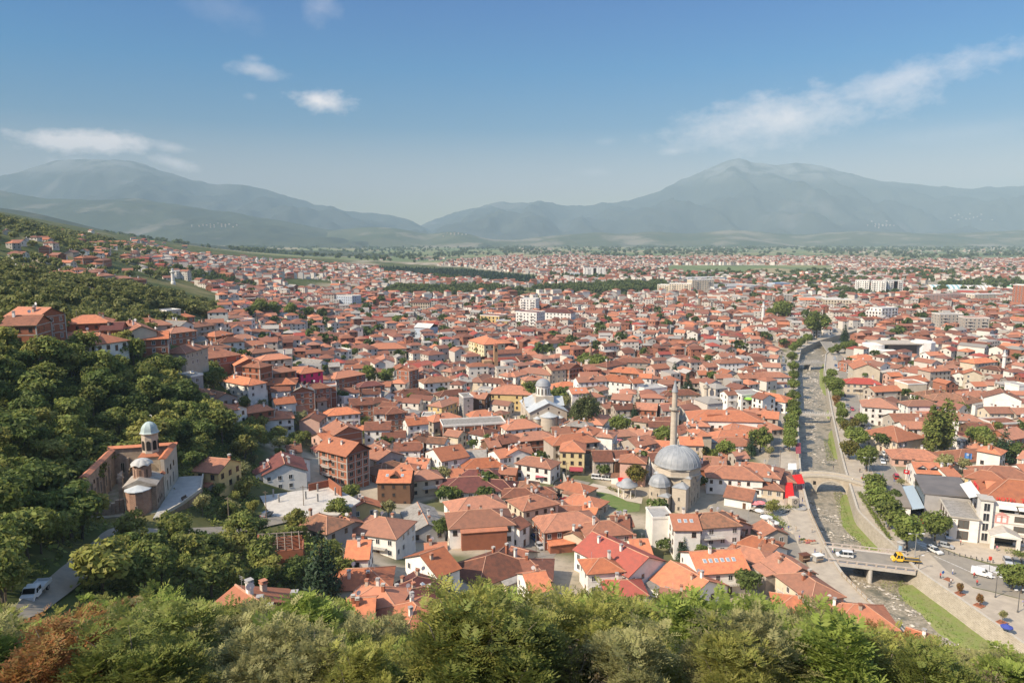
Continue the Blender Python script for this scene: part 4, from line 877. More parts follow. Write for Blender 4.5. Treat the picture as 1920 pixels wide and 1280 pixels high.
    for i in range(3):
        s0 = (-6.4, -2.15, 2.15)[i]+.1; s1 = (-2.15, 2.15, 6.4)[i]-.1; n = 10; mid = (s0+s1)/2; r = (s1-s0)/2-.35
        for k in range(n):
            q0, q1 = pi*k/n, pi*(k+1)/n; y0, y1 = mid-r*cos(q0), mid-r*cos(q1); z0, z1 = 6.1+r*sin(q0)*.8, 6.1+r*sin(q1)*.8
            pt.add([(2.0,y0,z0),(2.8,y0,z0),(2.8,y1,z1),(2.0,y1,z1),(2.0,y0,8.4),(2.8,y0,8.4),(2.8,y1,8.4),(2.0,y1,8.4)], [(0,3,2,1),(1,2,6,5),(0,4,7,3),(4,5,6,7)])
        pt.box(2.0,2.8, s0-.45, mid-r, 6.1, 8.4).box(2.0,2.8, mid+r, s1+.45, 6.1, 8.4)
    part('portico', pt, ashlar_p, t, loc=(px_-3, py_-1., 0), rz=yw)
    pr_ = MB().box(-4.4, 3.2, -7.2, 7.2, 8.41, 8.75)
    for s in (-4.4, 0, 4.4): pr_.lathe([(2.2,8.76),(2.1,9.2)]+[(2.05*cos(q), 9.2+1.5*sin(q)) for q in np.linspace(.1,1.53,7)], 14, (.3, s))
    part('portico_roof', pr_, lead, t, True, loc=(px_-3, py_-1., 0), rz=yw)
    occupy(cx, cy, 12); occupy(cx-7, cy-8, 6); occupy(cx+8, cy+6, 8); occupy(cx+3, cy-11, 6); occupy(*onz(1285,968)[:2], 6.5); occupy(50,212,6); occupy(58,212,6); occupy(43,215,5); occupy(66,213,5); occupy(36,216,5); occupy(*onz(1260,966)[:2], 6.5); occupy(*onz(1305,960)[:2], 5); occupy(cx-3, cy-13, 5); occupy(cx+9, cy-7, 6)
    LM.append(('the domed mosque', 1273, 895))
    # minaret: stands on its own base against the hall
    mx_, my_ = cx+.9, cy+11.2
    minaret_at(mx_, my_, 40.6, 1.22, ashlar_p, 'tall stone minaret rising behind the big grey dome', 'stone')
    LM.append(('the tall stone minaret', 1272, 760))
def minaret_at(x, y, H, r, m, label, cat='minaret', rings=True, cone=None):
    t = thing('minaret', label, 'minaret', (x, y, float(T(x, y))))
    hb_, hc = H*.735, H*.89
    part('shaft', MB().lathe([(r*1.35,-2),(r*1.35,H*.12),(r*1.05,H*.17),(r*.95,hb_-.8)], 14), m, t)
    part('balcony', MB().lathe([(r*.95,hb_-.8),(r*1.55,hb_),(r*1.55,hb_+.9),(r*1.45,hb_+.9),(r*1.45,hb_+.1),(r*.8,hb_+.1)], 14), coping if m is not MATS.get('white_plaster') else m, t)
    part('upper_shaft', MB().lathe([(r*.78,hb_+.1),(r*.74,hc)], 14), m, t)
    part('cap', MB().lathe([(r*.95,hc),(r*.9,hc+.2),(r*.12,H*.985),(.05,H)], 14), cone or lead, t)
    occupy(x, y, 2.5); return t
mosque()
def mosque_minaret(u, vb, vt, r, m, label, cone=None, near=85):
    p = hit(u, vb, 0, near); zc = proj(*p)[2]; H = (vb-vt)*zc/F*1.02; minaret_at(p[0], p[1], H, r, m, label, cone=cone)
wp = WALL['w'][0]
for a in ((1430,606,565,1.5,wp,'white pencil minaret among red roofs short of the cream apartment blocks'),(1345,652,621,1.2,wp,'slim white minaret among brown roofs in the middle of the town'),
          (1880,704,655,1.05,wp,'white pencil minaret on the far side of the river near bare brick houses'),(1107,676,637,1.1,oldbrick,'brick minaret with a pale pointed cap beside leafy trees'),
          (1323,758,715,1.15,ashlar_p,'short stone minaret beyond the market hall with the green emblem'),(1249,580,562,1.6,wp,'small white minaret below the cream apartment blocks'),
          (815,577,553,1.7,wp,'white minaret beside the long cream school'),(578,579,563,1.1,ashlar_p,'stubby pale minaret near the grey-blue tower block'),(483,503,482,3.,wp,'distant white twin tower standing over the far roofs'),
          (1026,501,485,3.2,wp,'distant white minaret beside the dark pine wood')): mosque_minaret(*a)
mosque_minaret(325, 533, 503, 1.8, wp, 'white minaret of the small mosque below the hillside houses', near=600)
LM += [('the white pencil minaret', 1880, 680), ('the short stone minaret', 1323, 740), ('the brick minaret', 1107, 660), ('the slim white minaret', 1345, 640)]

# --- fountain pavilion beside the mosque
def fountain():
    c = onz(1175, 929); t = thing('fountain_pavilion', 'round fountain pavilion with grey lead roof on white columns in the mosque garden', 'pavilion', c)
    part('basin', MB().lathe([(2.3,0),(2.3,.35),(2.0,.4),(1.9,1.1),(.2,1.2)], 12), ashlar_p, t)
    for k in range(8): part('column', MB().lathe([(.24,0),(.17,.25),(.15,3.3),(.28,3.6)], 8, (3.1*cos(k*pi/4+.3), 3.1*sin(k*pi/4+.3))), WALL['w'][0], t)
    part('ring_beam', MB().lathe([(2.9,3.6),(3.35,3.6),(3.35,4.0),(2.9,4.0)], 16), coping, t)
    part('roof', MB().lathe([(3.9,3.95),(3.8,4.15),(2.2,4.9),(2.0,5.3)]+[(1.9*cos(q), 5.3+1.1*sin(q)) for q in np.linspace(.1,1.5,6)], 16), lead, t, True)
    occupy(c[0], c[1], 4.5)
fountain()
sheet('garden_lawn', [(1118,923),(1140,919),(1160,930),(1175,940),(1200,945),(1199,958),(1180,960),(1160,958),(1130,938)], mat('garden_grass', (.10,.15,.035), .95, (.15,.17,.06), .4, .8), .08)
for p in ((1130,928),(1150,940),(1180,952),(1200,955),(1150,920),(1130,915)): occupy(*onz(*p)[:2], 4)
structure('garden_path', MB().prism([onz(*p)[:2] for p in ((1100,912),(1112,906),(1150,915),(1185,926),(1205,934),(1203,944),(1175,938),(1145,926),(1118,921))], -.5, .11).mesh('garden_path', mat('pale_paving', (.46,.40,.32), .9, (.36,.31,.25), .5, .7)))
def garden_wall():
    t = thing('garden_wall', 'low pale wall between the parked cars and the mosque garden', 'wall'); m = MB(); P = [onz(*p)[:2] for p in ((1055,897),(1062,915),(1072,940),(1085,968))]
    for a, b in zip(P, P[1:]):
        d = np.array(b)-np.array(a); n = np.array((-d[1], d[0]))/hypot(*d)*.3; m.prism([np.array(a)-n, np.array(a)+n, np.array(b)+n, np.array(b)-n], -.5, 2.6)
    part('wall', m, coping, t)
garden_wall()

# --- grey domed cathedral
def cathedral():
    A = np.array(onz(993, 806)); B = np.array(onz(1063, 803)); d = B-A; yaw = atan2(d[1], d[0]); Ln = hypot(d[0], d[1]); D = 25.
    t = thing('cathedral', 'pale stone cathedral with grey lead roofs and a small round dome', 'church', A, yaw)
    x1 = Ln; h = 8.4; pk = 12.6
    part('wall', MB().add([(0,0,-1),(x1,0,-1),(x1,D,-1),(0,D,-1),(0,0,h),(x1,0,h),(x1,D,h),(0,D,h),(x1/2,0,pk),(x1/2,D,pk)], [(0,1,5,8,4),(1,2,6,5),(2,3,7,9,6),(3,0,4,7),(4,8,9,7),(8,5,6,9)]), ashlar_p, t)
    o = .5; sl = (pk-h)/(x1/2); ro = MB()
    ro.add([(-o,-o,h-o*sl+.02),(x1/2,-o,pk+.02),(x1/2,D+o,pk+.02),(-o,D+o,h-o*sl+.02),(x1+o,-o,h-o*sl+.02),(x1+o,D+o,h-o*sl+.02)]+[(-o,-o,h-o*sl+.3),(x1/2,-o,pk+.3),(x1/2,D+o,pk+.3),(-o,D+o,h-o*sl+.3),(x1+o,-o,h-o*sl+.3),(x1+o,D+o,h-o*sl+.3)],
           [(6,7,8,9),(7,10,11,8),(0,1,7,6),(1,4,10,7),(3,9,8,2),(2,8,11,5),(0,6,9,3),(4,5,11,10),(0,3,2,1),(1,2,5,4)])
    part('roof', ro, lead_w, t)
    # transept: cross gable
    ym = D*.52; tr = MB(); tr.add([(-.3,ym-4.2,-1),(x1+.3,ym-4.2,-1),(x1+.3,ym+4.2,-1),(-.3,ym+4.2,-1),(-.3,ym-4.2,h+1),(x1+.3,ym-4.2,h+1),(x1+.3,ym+4.2,h+1),(-.3,ym+4.2,h+1),(-.3,ym,pk+.1),(x1+.3,ym,pk+.1)], [(0,1,5,4),(1,2,6,9,5),(2,3,7,6),(3,0,4,8,7)])
    part('transept', tr, ashlar_p, t)
    part('transept_roof', MB().add([(-.7,ym-4.7,h+.85),(x1+.7,ym-4.7,h+.85),(x1+.7,ym,pk+.45),(-.7,ym,pk+.45),(x1+.7,ym+4.7,h+.85),(-.7,ym+4.7,h+.85)], [(0,1,2,3),(3,2,4,5)]), lead_w, t)
    part('drum_base', MB().prism([(x1/2-4.4,ym-4.4),(x1/2+4.4,ym-4.4),(x1/2+4.4,ym+4.4),(x1/2-4.4,ym+4.4)], 9, 13.9), ashlar_p, t)
    dr = part('drum', MB().lathe([(3.5,13.9),(3.5,18.2),(3.8,18.3),(3.8,18.6)], 16, (x1/2, ym)), WALL['w'][0], t)
    dw = window_mesh('window', .62, 2.8, coping, dark)
    for k in range(12):
        an = k*pi/6+.2; link('window', dw, dr, (x1/2+3.5*cos(an), ym+3.5*sin(an), 14.6), an+pi/2)
    part('dome', MB().lathe([(3.95,18.6),(3.7,18.9)]+[(3.55*cos(q), 18.9+3.0*sin(q)) for q in np.linspace(.1,1.5,8)], 20, (x1/2, ym)), lead, t, True)
    part('cross', MB().box(x1/2-.06,x1/2+.06,ym-.06,ym+.06,21.8,23.3).box(x1/2-.4,x1/2+.4,ym-.06,ym+.06,22.6,22.75), frame_w, t)
    for cx_, r, hh, nm in ((x1*.5,4.2,6.6,'apse'),(x1*.2,1.7,5.6,'apse'),(x1*.8,1.7,5.6,'apse')):
        a = part(nm, MB().lathe([(r,-1),(r,hh)], 16, (cx_, 0), a0=-pi, a1=0), ashlar_p, t)
        part('apse_roof', MB().lathe([(r+.3,hh),(r+.25,hh+.15),(.05,hh+r*.42+.3)], 16, (cx_, 0), a0=-pi, a1=0), lead_w, a)
    for x_, z_ in ((x1*.5,9.6),(x1*.22,7.6),(x1*.78,7.6)): link('window', WIN[3], t, (x_, -.02, z_), 0, .7)
    for k in range(4): link('window', dw, t, (-.02, 3+k*5.6, 3.5), -pi/2)
    p = A+np.array((cos(yaw)*x1/2-sin(yaw)*D/2, sin(yaw)*x1/2+cos(yaw)*D/2, 0)); occupy_rect(p[0], p[1], Ln, D+6, yaw, 1)
    LM.append(('the grey domed cathedral', 1020, 770))
cathedral()

# --- ruined hillside church
def ruin():
    base = CH0; yaw = CHY; zb = CHZ
    t = thing('ruined_church', 'roofless ruined church with a white bell tower on the wooded hillside', 'church', (base[0], base[1], zb), yaw)
    # local x across, y away from the viewer; the old chapel stands on the right
    XL, XR, DY = -12.6, 3.4, 25.
    part('north_wall', MB().box(XL, XL+.9, 1.5, DY, -3, 9.3), oldplaster, t)
    part('west_wall', MB().box(XL+.9, XR-.9, DY-1, DY, -3, 9.6), oldplaster, t)
    part('south_wall', MB().box(XR-.9, XR, 10.2, DY, -3, 9.8).box(XR-.85, XR-.05, 8.8, 10.2, -3, 6.4), ashlar_p, t)
    tl = ROOF['o'][0]
    def capr(x0, x1, y0, y1, z, ax):
        m = MB()
        if ax == 'y': m.add([(x0,y0,z),(x1,y0,z),(x1,y1,z),(x0,y1,z),((x0+x1)/2,y0,z+.55),((x0+x1)/2,y1,z+.55)], [(0,4,5,3),(4,1,2,5),(0,1,4),(2,3,5),(3,2,1,0)])
        else: m.add([(x0,y0,z),(x1,y0,z),(x1,y1,z),(x0,y1,z),(x0,(y0+y1)/2,z+.55),(x1,(y0+y1)/2,z+.55)], [(0,1,5,4),(4,5,2,3),(3,0,4),(1,2,5),(3,2,1,0)])
        part('tile_coping', m, tl, t)
    capr(XL-.5, XL+1.5, 1.2, DY-1.5, 9.31, 'y'); capr(XL-.5, XR+.4, DY-1.45, DY+.5, 9.65, 'x'); capr(XR-1.5, XR+.5, 10.2, DY-1.5, 9.85, 'y'); capr(XR-1.2, XR+.3, 8.6, 10.1, 6.42, 'y')
    # blind arches, pilasters and windows inside the walls
    pil = MB()
    for y in (5, 9.5, 14, 18.5): pil.box(XL+.9, XL+1.35, y-.3, y+.3, -3, 6.6)
    for x in (-8.5, -5.5): pil.box(x-.35, x+.35, DY-1.5, DY-1, -3, 7)
    part('pilaster', pil, oldplaster, t)
    sl_ = window_mesh('window', .75, 2.6, coping, dark)
    for y in (3.4, 7.2, 11.8, 16.2, 20.2): link('window', sl_, t, (XL+.93, y, 2.2), pi/2)
    for y in (7.2, 11.8, 16.2): link('window', WIN[3], t, (XL+.93, y, 6.0), pi/2, .7)
    for x in (-9.8, -7.0, -.2): link('window', sl_, t, (x, DY-1.03, 3.0), 0)
    for y, z in ((12,1.2),(15.3,1.2),(19,1.2),(13,5.4),(16.5,5.4),(20,5.4)): link('window', sl_ if z < 2 else WIN[3], t, (XR+.02, y, z), pi/2)
    part('broken_pier', MB().prism([(-7.9,12),(-6.9,12),(-6.9,13),(-7.9,13)], -3, [6.4,5.6,6.9,6.1]).box(-8.1,-6.7,11.9,13.1,5.0,5.3), oldplaster, t)
    # broken vault springing from the tower
    vb = MB()
    for k in range(7):
        a = pi*.5*k/7; b = pi*.5*(k+1)/7
        vb.add([(-2.9-3.6*sin(a), 16.2, 8.4-3.2*(1-cos(a))), (-2.9-3.6*sin(a), 19.5, 8.4-3.2*(1-cos(a))), (-2.9-3.6*sin(b), 19.2, 8.4-3.2*(1-cos(b))), (-2.9-3.6*sin(b), 16.5, 8.4-3.2*(1-cos(b)))]+
               [(-2.9-3.6*sin(a), 16.2, 7.8-3.2*(1-cos(a))), (-2.9-3.6*sin(a), 19.5, 7.8-3.2*(1-cos(a))), (-2.9-3.6*sin(b), 19.2, 7.8-3.2*(1-cos(b))), (-2.9-3.6*sin(b), 16.5, 7.8-3.2*(1-cos(b)))], [(0,1,2,3),(7,6,5,4),(0,3,7,4),(1,5,6,2)])
    part('broken_vault', vb, oldplaster, t)
    # rubble wall across the near side of the open nave
    rw = MB(); n = 9
    for k in range(n):
        x0, x1 = XL+.9+(-4.0-XL-.9)*k/n, XL+.9+(-4.0-XL-.9)*(k+1)/n; zt = 1.4+2.6*(k/n)**1.6+.3*sin(k*2.1)
        rw.box(x0, x1-.002, 1.5-1.2*sin(pi*k/n), 2.3-1.2*sin(pi*k/n), -3, zt)
    part('east_wall', rw, rubble, t)
    part('apse_tile', MB().box(XL+1.2, XL+3.4, .2, 1.7, 1.9, 2.1), tl, t)
    # bell tower in the west
    tw = MB(); cx, cy = -1.7, 19.6
    for sx0, sx1, sy0, sy1 in ((-2.5,-1.7,-2.3,2.3),(1.7,2.5,-2.3,2.3)): tw.box(cx+sx0, cx+sx1, cy+sy0, cy+sy1, -3, 7.0)
    n = 12
    for k in range(n):
        a, b = pi*k/n, pi*(k+1)/n; x0, x1 = cx-1.7*cos(a), cx-1.7*cos(b); z0, z1 = 5.2+1.7*sin(a), 5.2+1.7*sin(b)
        tw.add([(x0,cy-2.3,z0),(x1,cy-2.3,z1),(x1,cy+2.3,z1),(x0,cy+2.3,z0),(x0,cy-2.3,8.6),(x1,cy-2.3,8.6),(x1,cy+2.3,8.6),(x0,cy+2.3,8.6)], [(0,1,5,4),(3,7,6,2),(0,3,2,1),(4,5,6,7)])
    tw.box(cx-2.5, cx-1.7, cy-2.3, cy+2.3, 7.0, 8.6).box(cx+1.7, cx+2.5, cy-2.3, cy+2.3, 7.0, 8.6)
    part('tower_base', tw, mat('tower_base_plaster', (.47,.39,.28), .95, (.30,.23,.17), .7, .8, 7), t)
    part('tower_skirt', MB().lathe([(3.7,8.6),(3.7,8.75),(2.3,9.5)], 4, (cx,cy), rot=pi/4), tl, t)
    tm = mat('weathered_tower_plaster', (.56,.47,.37), .95, (.36,.28,.21), .7, .8, 7); r = 2.0
    bel = part('belfry', MB().lathe([(r,8.8),(r,14.2)], 8, (cx,cy), rot=pi/8), tm, t)
    bo = MB(); w = .5
    bo.box(-w,w,-.1,.06,0,2.0)
    for k in range(6): 
        a, b = pi*k/6, pi*(k+1)/6; bo.add([(w*cos(a),-.1,2+w*sin(a)),(w*cos(b),-.1,2+w*sin(b)),(0,-.1,2)], [(0,1,2)])
    bme = bo.mesh('opening', dark)
    for k in range(8):
        an = k*pi/4; q = r*cos(pi/8); link('opening', bme, bel, (cx+q*cos(an), cy+q*sin(an), 10.2), an+pi/2)
    part('cornice', MB().lathe([(r+.15,14.2),(r+.4,14.4),(r+.4,14.6)], 8, (cx,cy), rot=pi/8), coping, t)
    part('bell_dome', MB().lathe([(r+.35,14.6),(r+.1,14.9)]+[((r+.05)*cos(q), 14.9+2.5*sin(q)) for q in np.linspace(.15,1.52,7)], 8, (cx,cy), rot=pi/8), mat('green_lead', (.40,.47,.44), .55, (.32,.38,.36), .8, .8), t)
    # old chapel: apse, aisle, drum with a scalloped roof
    ch = MB().box(-3.6, XR-.2, 1.2, 8.8, -3, 6.2)
    part('chapel', ch, rubble, t)
    part('apse', MB().lathe([(2.75,-3),(2.75,5.7)], 6, (-.6,1.0), a0=-pi-.1, a1=.1), oldbrick, t)
    part('apse_roof', MB().lathe([(3.05,5.7),(3.0,5.85),(.1,6.8)], 6, (-.6,1.0), a0=-pi-.1, a1=.1), lead_w, t)
    part('chapel_roof', MB().add([(-4,.7,6.2),(XR+.1,.7,6.2),(XR+.1,9.1,6.2),(-4,9.1,6.2),(-.6,.7,7.8),(-.6,9.1,7.8)]+[(-4,.7,6.4),(XR+.1,.7,6.4),(XR+.1,9.1,6.4),(-4,9.1,6.4),(-.6,.7,8.0),(-.6,9.1,8.0)], [(6,10,11,9),(10,7,8,11),(0,4,10,6),(4,1,7,10),(3,9,11,5),(5,11,8,2),(0,6,9,3),(1,2,8,7),(0,1,4),(2,3,5)]), mat('stone_slab_roof', (.36,.32,.27), .9, (.22,.18,.145), .8, .8), t)
    dr = part('drum', MB().lathe([(2.05,6.4),(2.05,10.4)], 8, (-.5,5.2), rot=pi/8), oldbrick, t)
    for k in range(8):
        an = k*pi/4; q = 2.05*cos(pi/8); link('window', window_mesh('window', .36, 2.0, MATS['old_brick'], dark), dr, (-.5+q*cos(an), 5.2+q*sin(an), 7.5), an+pi/2)
    sc = MB(); n = 48; P = [(0,0,0)]; rings = []
    for j, (rr, zz) in enumerate(((2.6,10.35),(2.35,10.75),(1.55,11.45),(.6,11.85))):
        for i in range(n):
            an = 2*pi*i/n; wv = abs(cos(4*(an+pi/8)))*.35*(1-j/3.); rings.append((-.5+(rr-wv*.4)*cos(an), 5.2+(rr-wv*.4)*sin(an), zz+wv*1.1))
    fs = [(j*n+i, j*n+(i+1)%n, (j+1)*n+(i+1)%n, (j+1)*n+i) for j in range(3) for i in range(n)]+[tuple(3*n+i for i in range(n))]
    sc.add(rings, fs); part('scalloped_roof', sc, mat('whitish_lead', (.44,.43,.40), .6, (.30,.28,.25), .8, .7), t)
    for y in (2.6, 4.4, 6.2): link('window', WIN[3], t, (XR-.18, y, 1.6), pi/2, .7)
    link('window', sl_, t, (-.6, -1.78, .8), 0, .6)
    M_ = Matrix.Translation((base[0], base[1], zb)) @ Matrix.Rotation(yaw, 4, 'Z')
    structure('nave_floor', MB().prism([((M_ @ Vector((x, y, 0))).x, (M_ @ Vector((x, y, 0))).y) for x, y in ((XL, -1), (XR, -1), (XR, DY), (XL, DY))], zb-2, zb+.06).mesh('nave_floor', mat('nave_rubble', (.33,.29,.23), .95, (.17,.17,.09), .5, .9)))
    # terrace of paving to its right
    ptx = [(3.45,-4.6),(4.8,-4.2),(8.4,3.5),(11.,12.5),(9.6,25),(3.45,25.5)]
    tw_ = []
    for p in ptx: q = M_ @ Vector((p[0], p[1], 0)); tw_.append((q.x, q.y))
    structure('terrace', MB().prism(tw_, zb-7, zb+.25, 0, 1).mesh('terrace', [rubble, mat('terrace_paving', (.40,.385,.35), .9, (.31,.30,.28), .6, .8)]))
    b = thing('bench', 'dark bench near the edge of the church terrace', 'bench', M_ @ Vector((8.3, 6.4, .25)), yaw+radians(65))
    part('seat', MB().box(-1,1,-.25,.25,.4,.48), soffit, b); part('backrest', MB().box(-1,1,.22,.28,.5,.95), soffit, b)
    for s in (-.8,.8): part('leg', MB().box(s-.05,s+.05,-.22,.22,0,.4), rail_m, b)
    tp = thing('terrace_parapet', 'low pale parapet round the edge of the church terrace', 'wall'); m = MB()
    for a, c in zip(tw_[1:], tw_[2:5]):
        d = np.array(c)-np.array(a); n_ = np.array((-d[1], d[0]))/hypot(*d)*.2; m.prism([np.array(a)-n_, np.array(a)+n_, np.array(c)+n_, np.array(c)-n_], zb+.1, zb+.9)
    part('parapet', m, coping, tp)
    for lx in (-9, -4, 1):
        for ly in (-3, 2, 7, 12, 17, 22): q = M_ @ Vector((lx, ly, 0)); occupy(q.x, q.y, 3.6)
    for lx, ly in ((5,-1),(6,4),(7,9),(8,14),(7,20),(7,24),(4,-4)): q = M_ @ Vector((lx, ly, 0)); occupy(q.x, q.y, 3.2)
    LM.append(('the ruined church', 265, 880))
ruin()

# --- bridges
def arch_bridge():
    a, b = np.array(onz(1497, 893)), np.array(onz(1618, 908)); d = b-a; Ln = hypot(d[0], d[1]); yaw = atan2(d[1], d[0])
    t = thing('stone_bridge', 'old humped stone footbridge with one wide arch and small side arches over the river', 'bridge', (a[0], a[1], 0), yaw)
    deck = lambda x: .35+1.5*max(0, 1-((x-Ln*.5)/(Ln*.5))**2)
    holes = [(Ln*.53, Ln*.23, 4.6), (Ln*.155, Ln*.085, 2.7), (Ln*.885, Ln*.055, 1.5)]       # centre, half span, rise
    zb = -4.9; m = MB(); W2 = 2.3; xs = np.linspace(0, Ln, 97)
    def soff(x):
        for c, s, r in holes:
            q = (x-c)/s
            if abs(q) < 1: return min((zb+.6 if c == holes[0][0] else -3.6 if c == holes[1][0] else -2.2)+r*sqrt(1-q*q), deck(x)-.55)
        return zb-1.2
    for x0, x1 in zip(xs, xs[1:]):
        s0, s1, e0, e1 = soff(x0), soff(x1), deck(x0), deck(x1)
        m.add([(x0,-W2,s0),(x1,-W2,s1),(x1,W2,s1),(x0,W2,s0),(x0,-W2,e0),(x1,-W2,e1),(x1,W2,e1),(x0,W2,e0)], [(0,1,5,4),(2,3,7,6),(0,3,2,1)])
    part('arch_wall', m, ashlar, t)
    part('deck', MB().add(sum([[(x,-W2,deck(x)+.004),(x,W2,deck(x)+.004)] for x in xs], []), [(2*i,2*i+2,2*i+3,2*i+1) for i in range(96)]), paving, t)
    for s in (-1, 1):
        p = MB(); vs = []
        for x in xs: vs += [(x,s*W2-.2,deck(x)-.1),(x,s*W2+.2,deck(x)-.1),(x,s*W2+.2,deck(x)+.75),(x,s*W2-.2,deck(x)+.75)]
        p.add(vs, [q for i in range(96) for q in ((4*i,4*i+4,4*i+7,4*i+3),(4*i+1,4*i+2,4*i+6,4*i+5),(4*i+3,4*i+7,4*i+6,4*i+2))]+[(0,3,2,1),(384,385,386,387)]); part('parapet', p, coping, t)
    rg = MB()
    for c, s, r in holes[:2]:
        z0 = zb+.6 if r > 4 else -3.6
        for k in range(18):
            q0, q1 = pi*k/18, pi*(k+1)/18
            pts = [(c-(s+o_)*cos(q), min(z0+(r+o_)*sin(q), deck(c)-.3)) for q, o_ in ((q0,0),(q1,0),(q1,.45),(q0,.45))]
            rg.add([(x,-W2-.05,z) for x, z in pts], [(0,1,2,3)])
    part('arch_ring', rg, coping, t)
    part('relief_opening', MB().box(Ln*.26-.5,Ln*.26+.5,-W2-.04,-W2+.1,-1.6,-.2).box(Ln*.80-.45,Ln*.80+.45,-W2-.04,-W2+.1,-1.6,-.5), dark, t)
    LM.append(('the stone arch bridge', 1560, 900))
arch_bridge()
def flat_bridge(name, label, A, B, wid, th, rail, piers=(), z=.15, m=None, bal=True):
    a, b = np.array(onz(*A)), np.array(onz(*B)); d = b-a; Ln = hypot(d[0], d[1]); yaw = atan2(d[1], d[0])
    t = thing(name, label, 'bridge', (a[0], a[1], 0), yaw); m = m or pale_conc
    part('deck', MB().box(0, Ln, 0, wid, z-th, z), m, t)
    part('roadway', MB().box(.05, Ln-.05, 1.2 if wid > 6 else .3, wid-1.2 if wid > 6 else wid-.3, z+.001, z+.03), asphalt if wid > 6 else paving, t)
    for y in (.15, wid-.15):
        r_ = MB().box(0, Ln, y-.16, y+.16, z+.95, z+1.12).box(0, Ln, y-.13, y+.13, z, z+.22); n = int(Ln/2.2)
        for i in range(n+1): x = Ln*i/n; r_.box(max(0,x-.22), min(Ln,x+.22), y-.15, y+.15, z+.22, z+.95)
        if not bal:
            r_ = MB().box(0, Ln, y-.05, y+.05, z+.95, z+1.03)
            for i in range(int(Ln/1.2)+1): r_.box(i*1.2-.04, i*1.2+.04, y-.04, y+.04, z, z+.95)
        part('railing', r_, rail, t)
    for f in piers: part('pier', MB().box(Ln*f-.55, Ln*f+.55, .6, wid-.6, -6, z-th).lathe([(.55,-6),(.55,z-th)], 10, (Ln*f,.6)), m, t)
    return t
flat_bridge('road_bridge', 'wide grey concrete road bridge with stone balustrades carrying the tow truck', (1553,1054), (1717,1074), 11.5, .8, mat('balustrade_stone', (.46,.39,.33), .9, (.36,.30,.26), 1., .7), (.5,), .18)
flat_bridge('footbridge', 'narrow pale footbridge with thin railings between the tree rows over the river', (1496,778), (1561,779), 3.2, .7, frame_w, (), .3, None, False)
flat_bridge('road_bridge', 'low concrete road bridge at the bend beyond the avenue of trees', (1493,683), (1548,681), 8., .8, pale_conc, (.5,), .25)
LM += [('the wide road bridge', 1632, 1055), ('the narrow footbridge', 1530, 775), ('the low bridge at the bend', 1520, 680)]
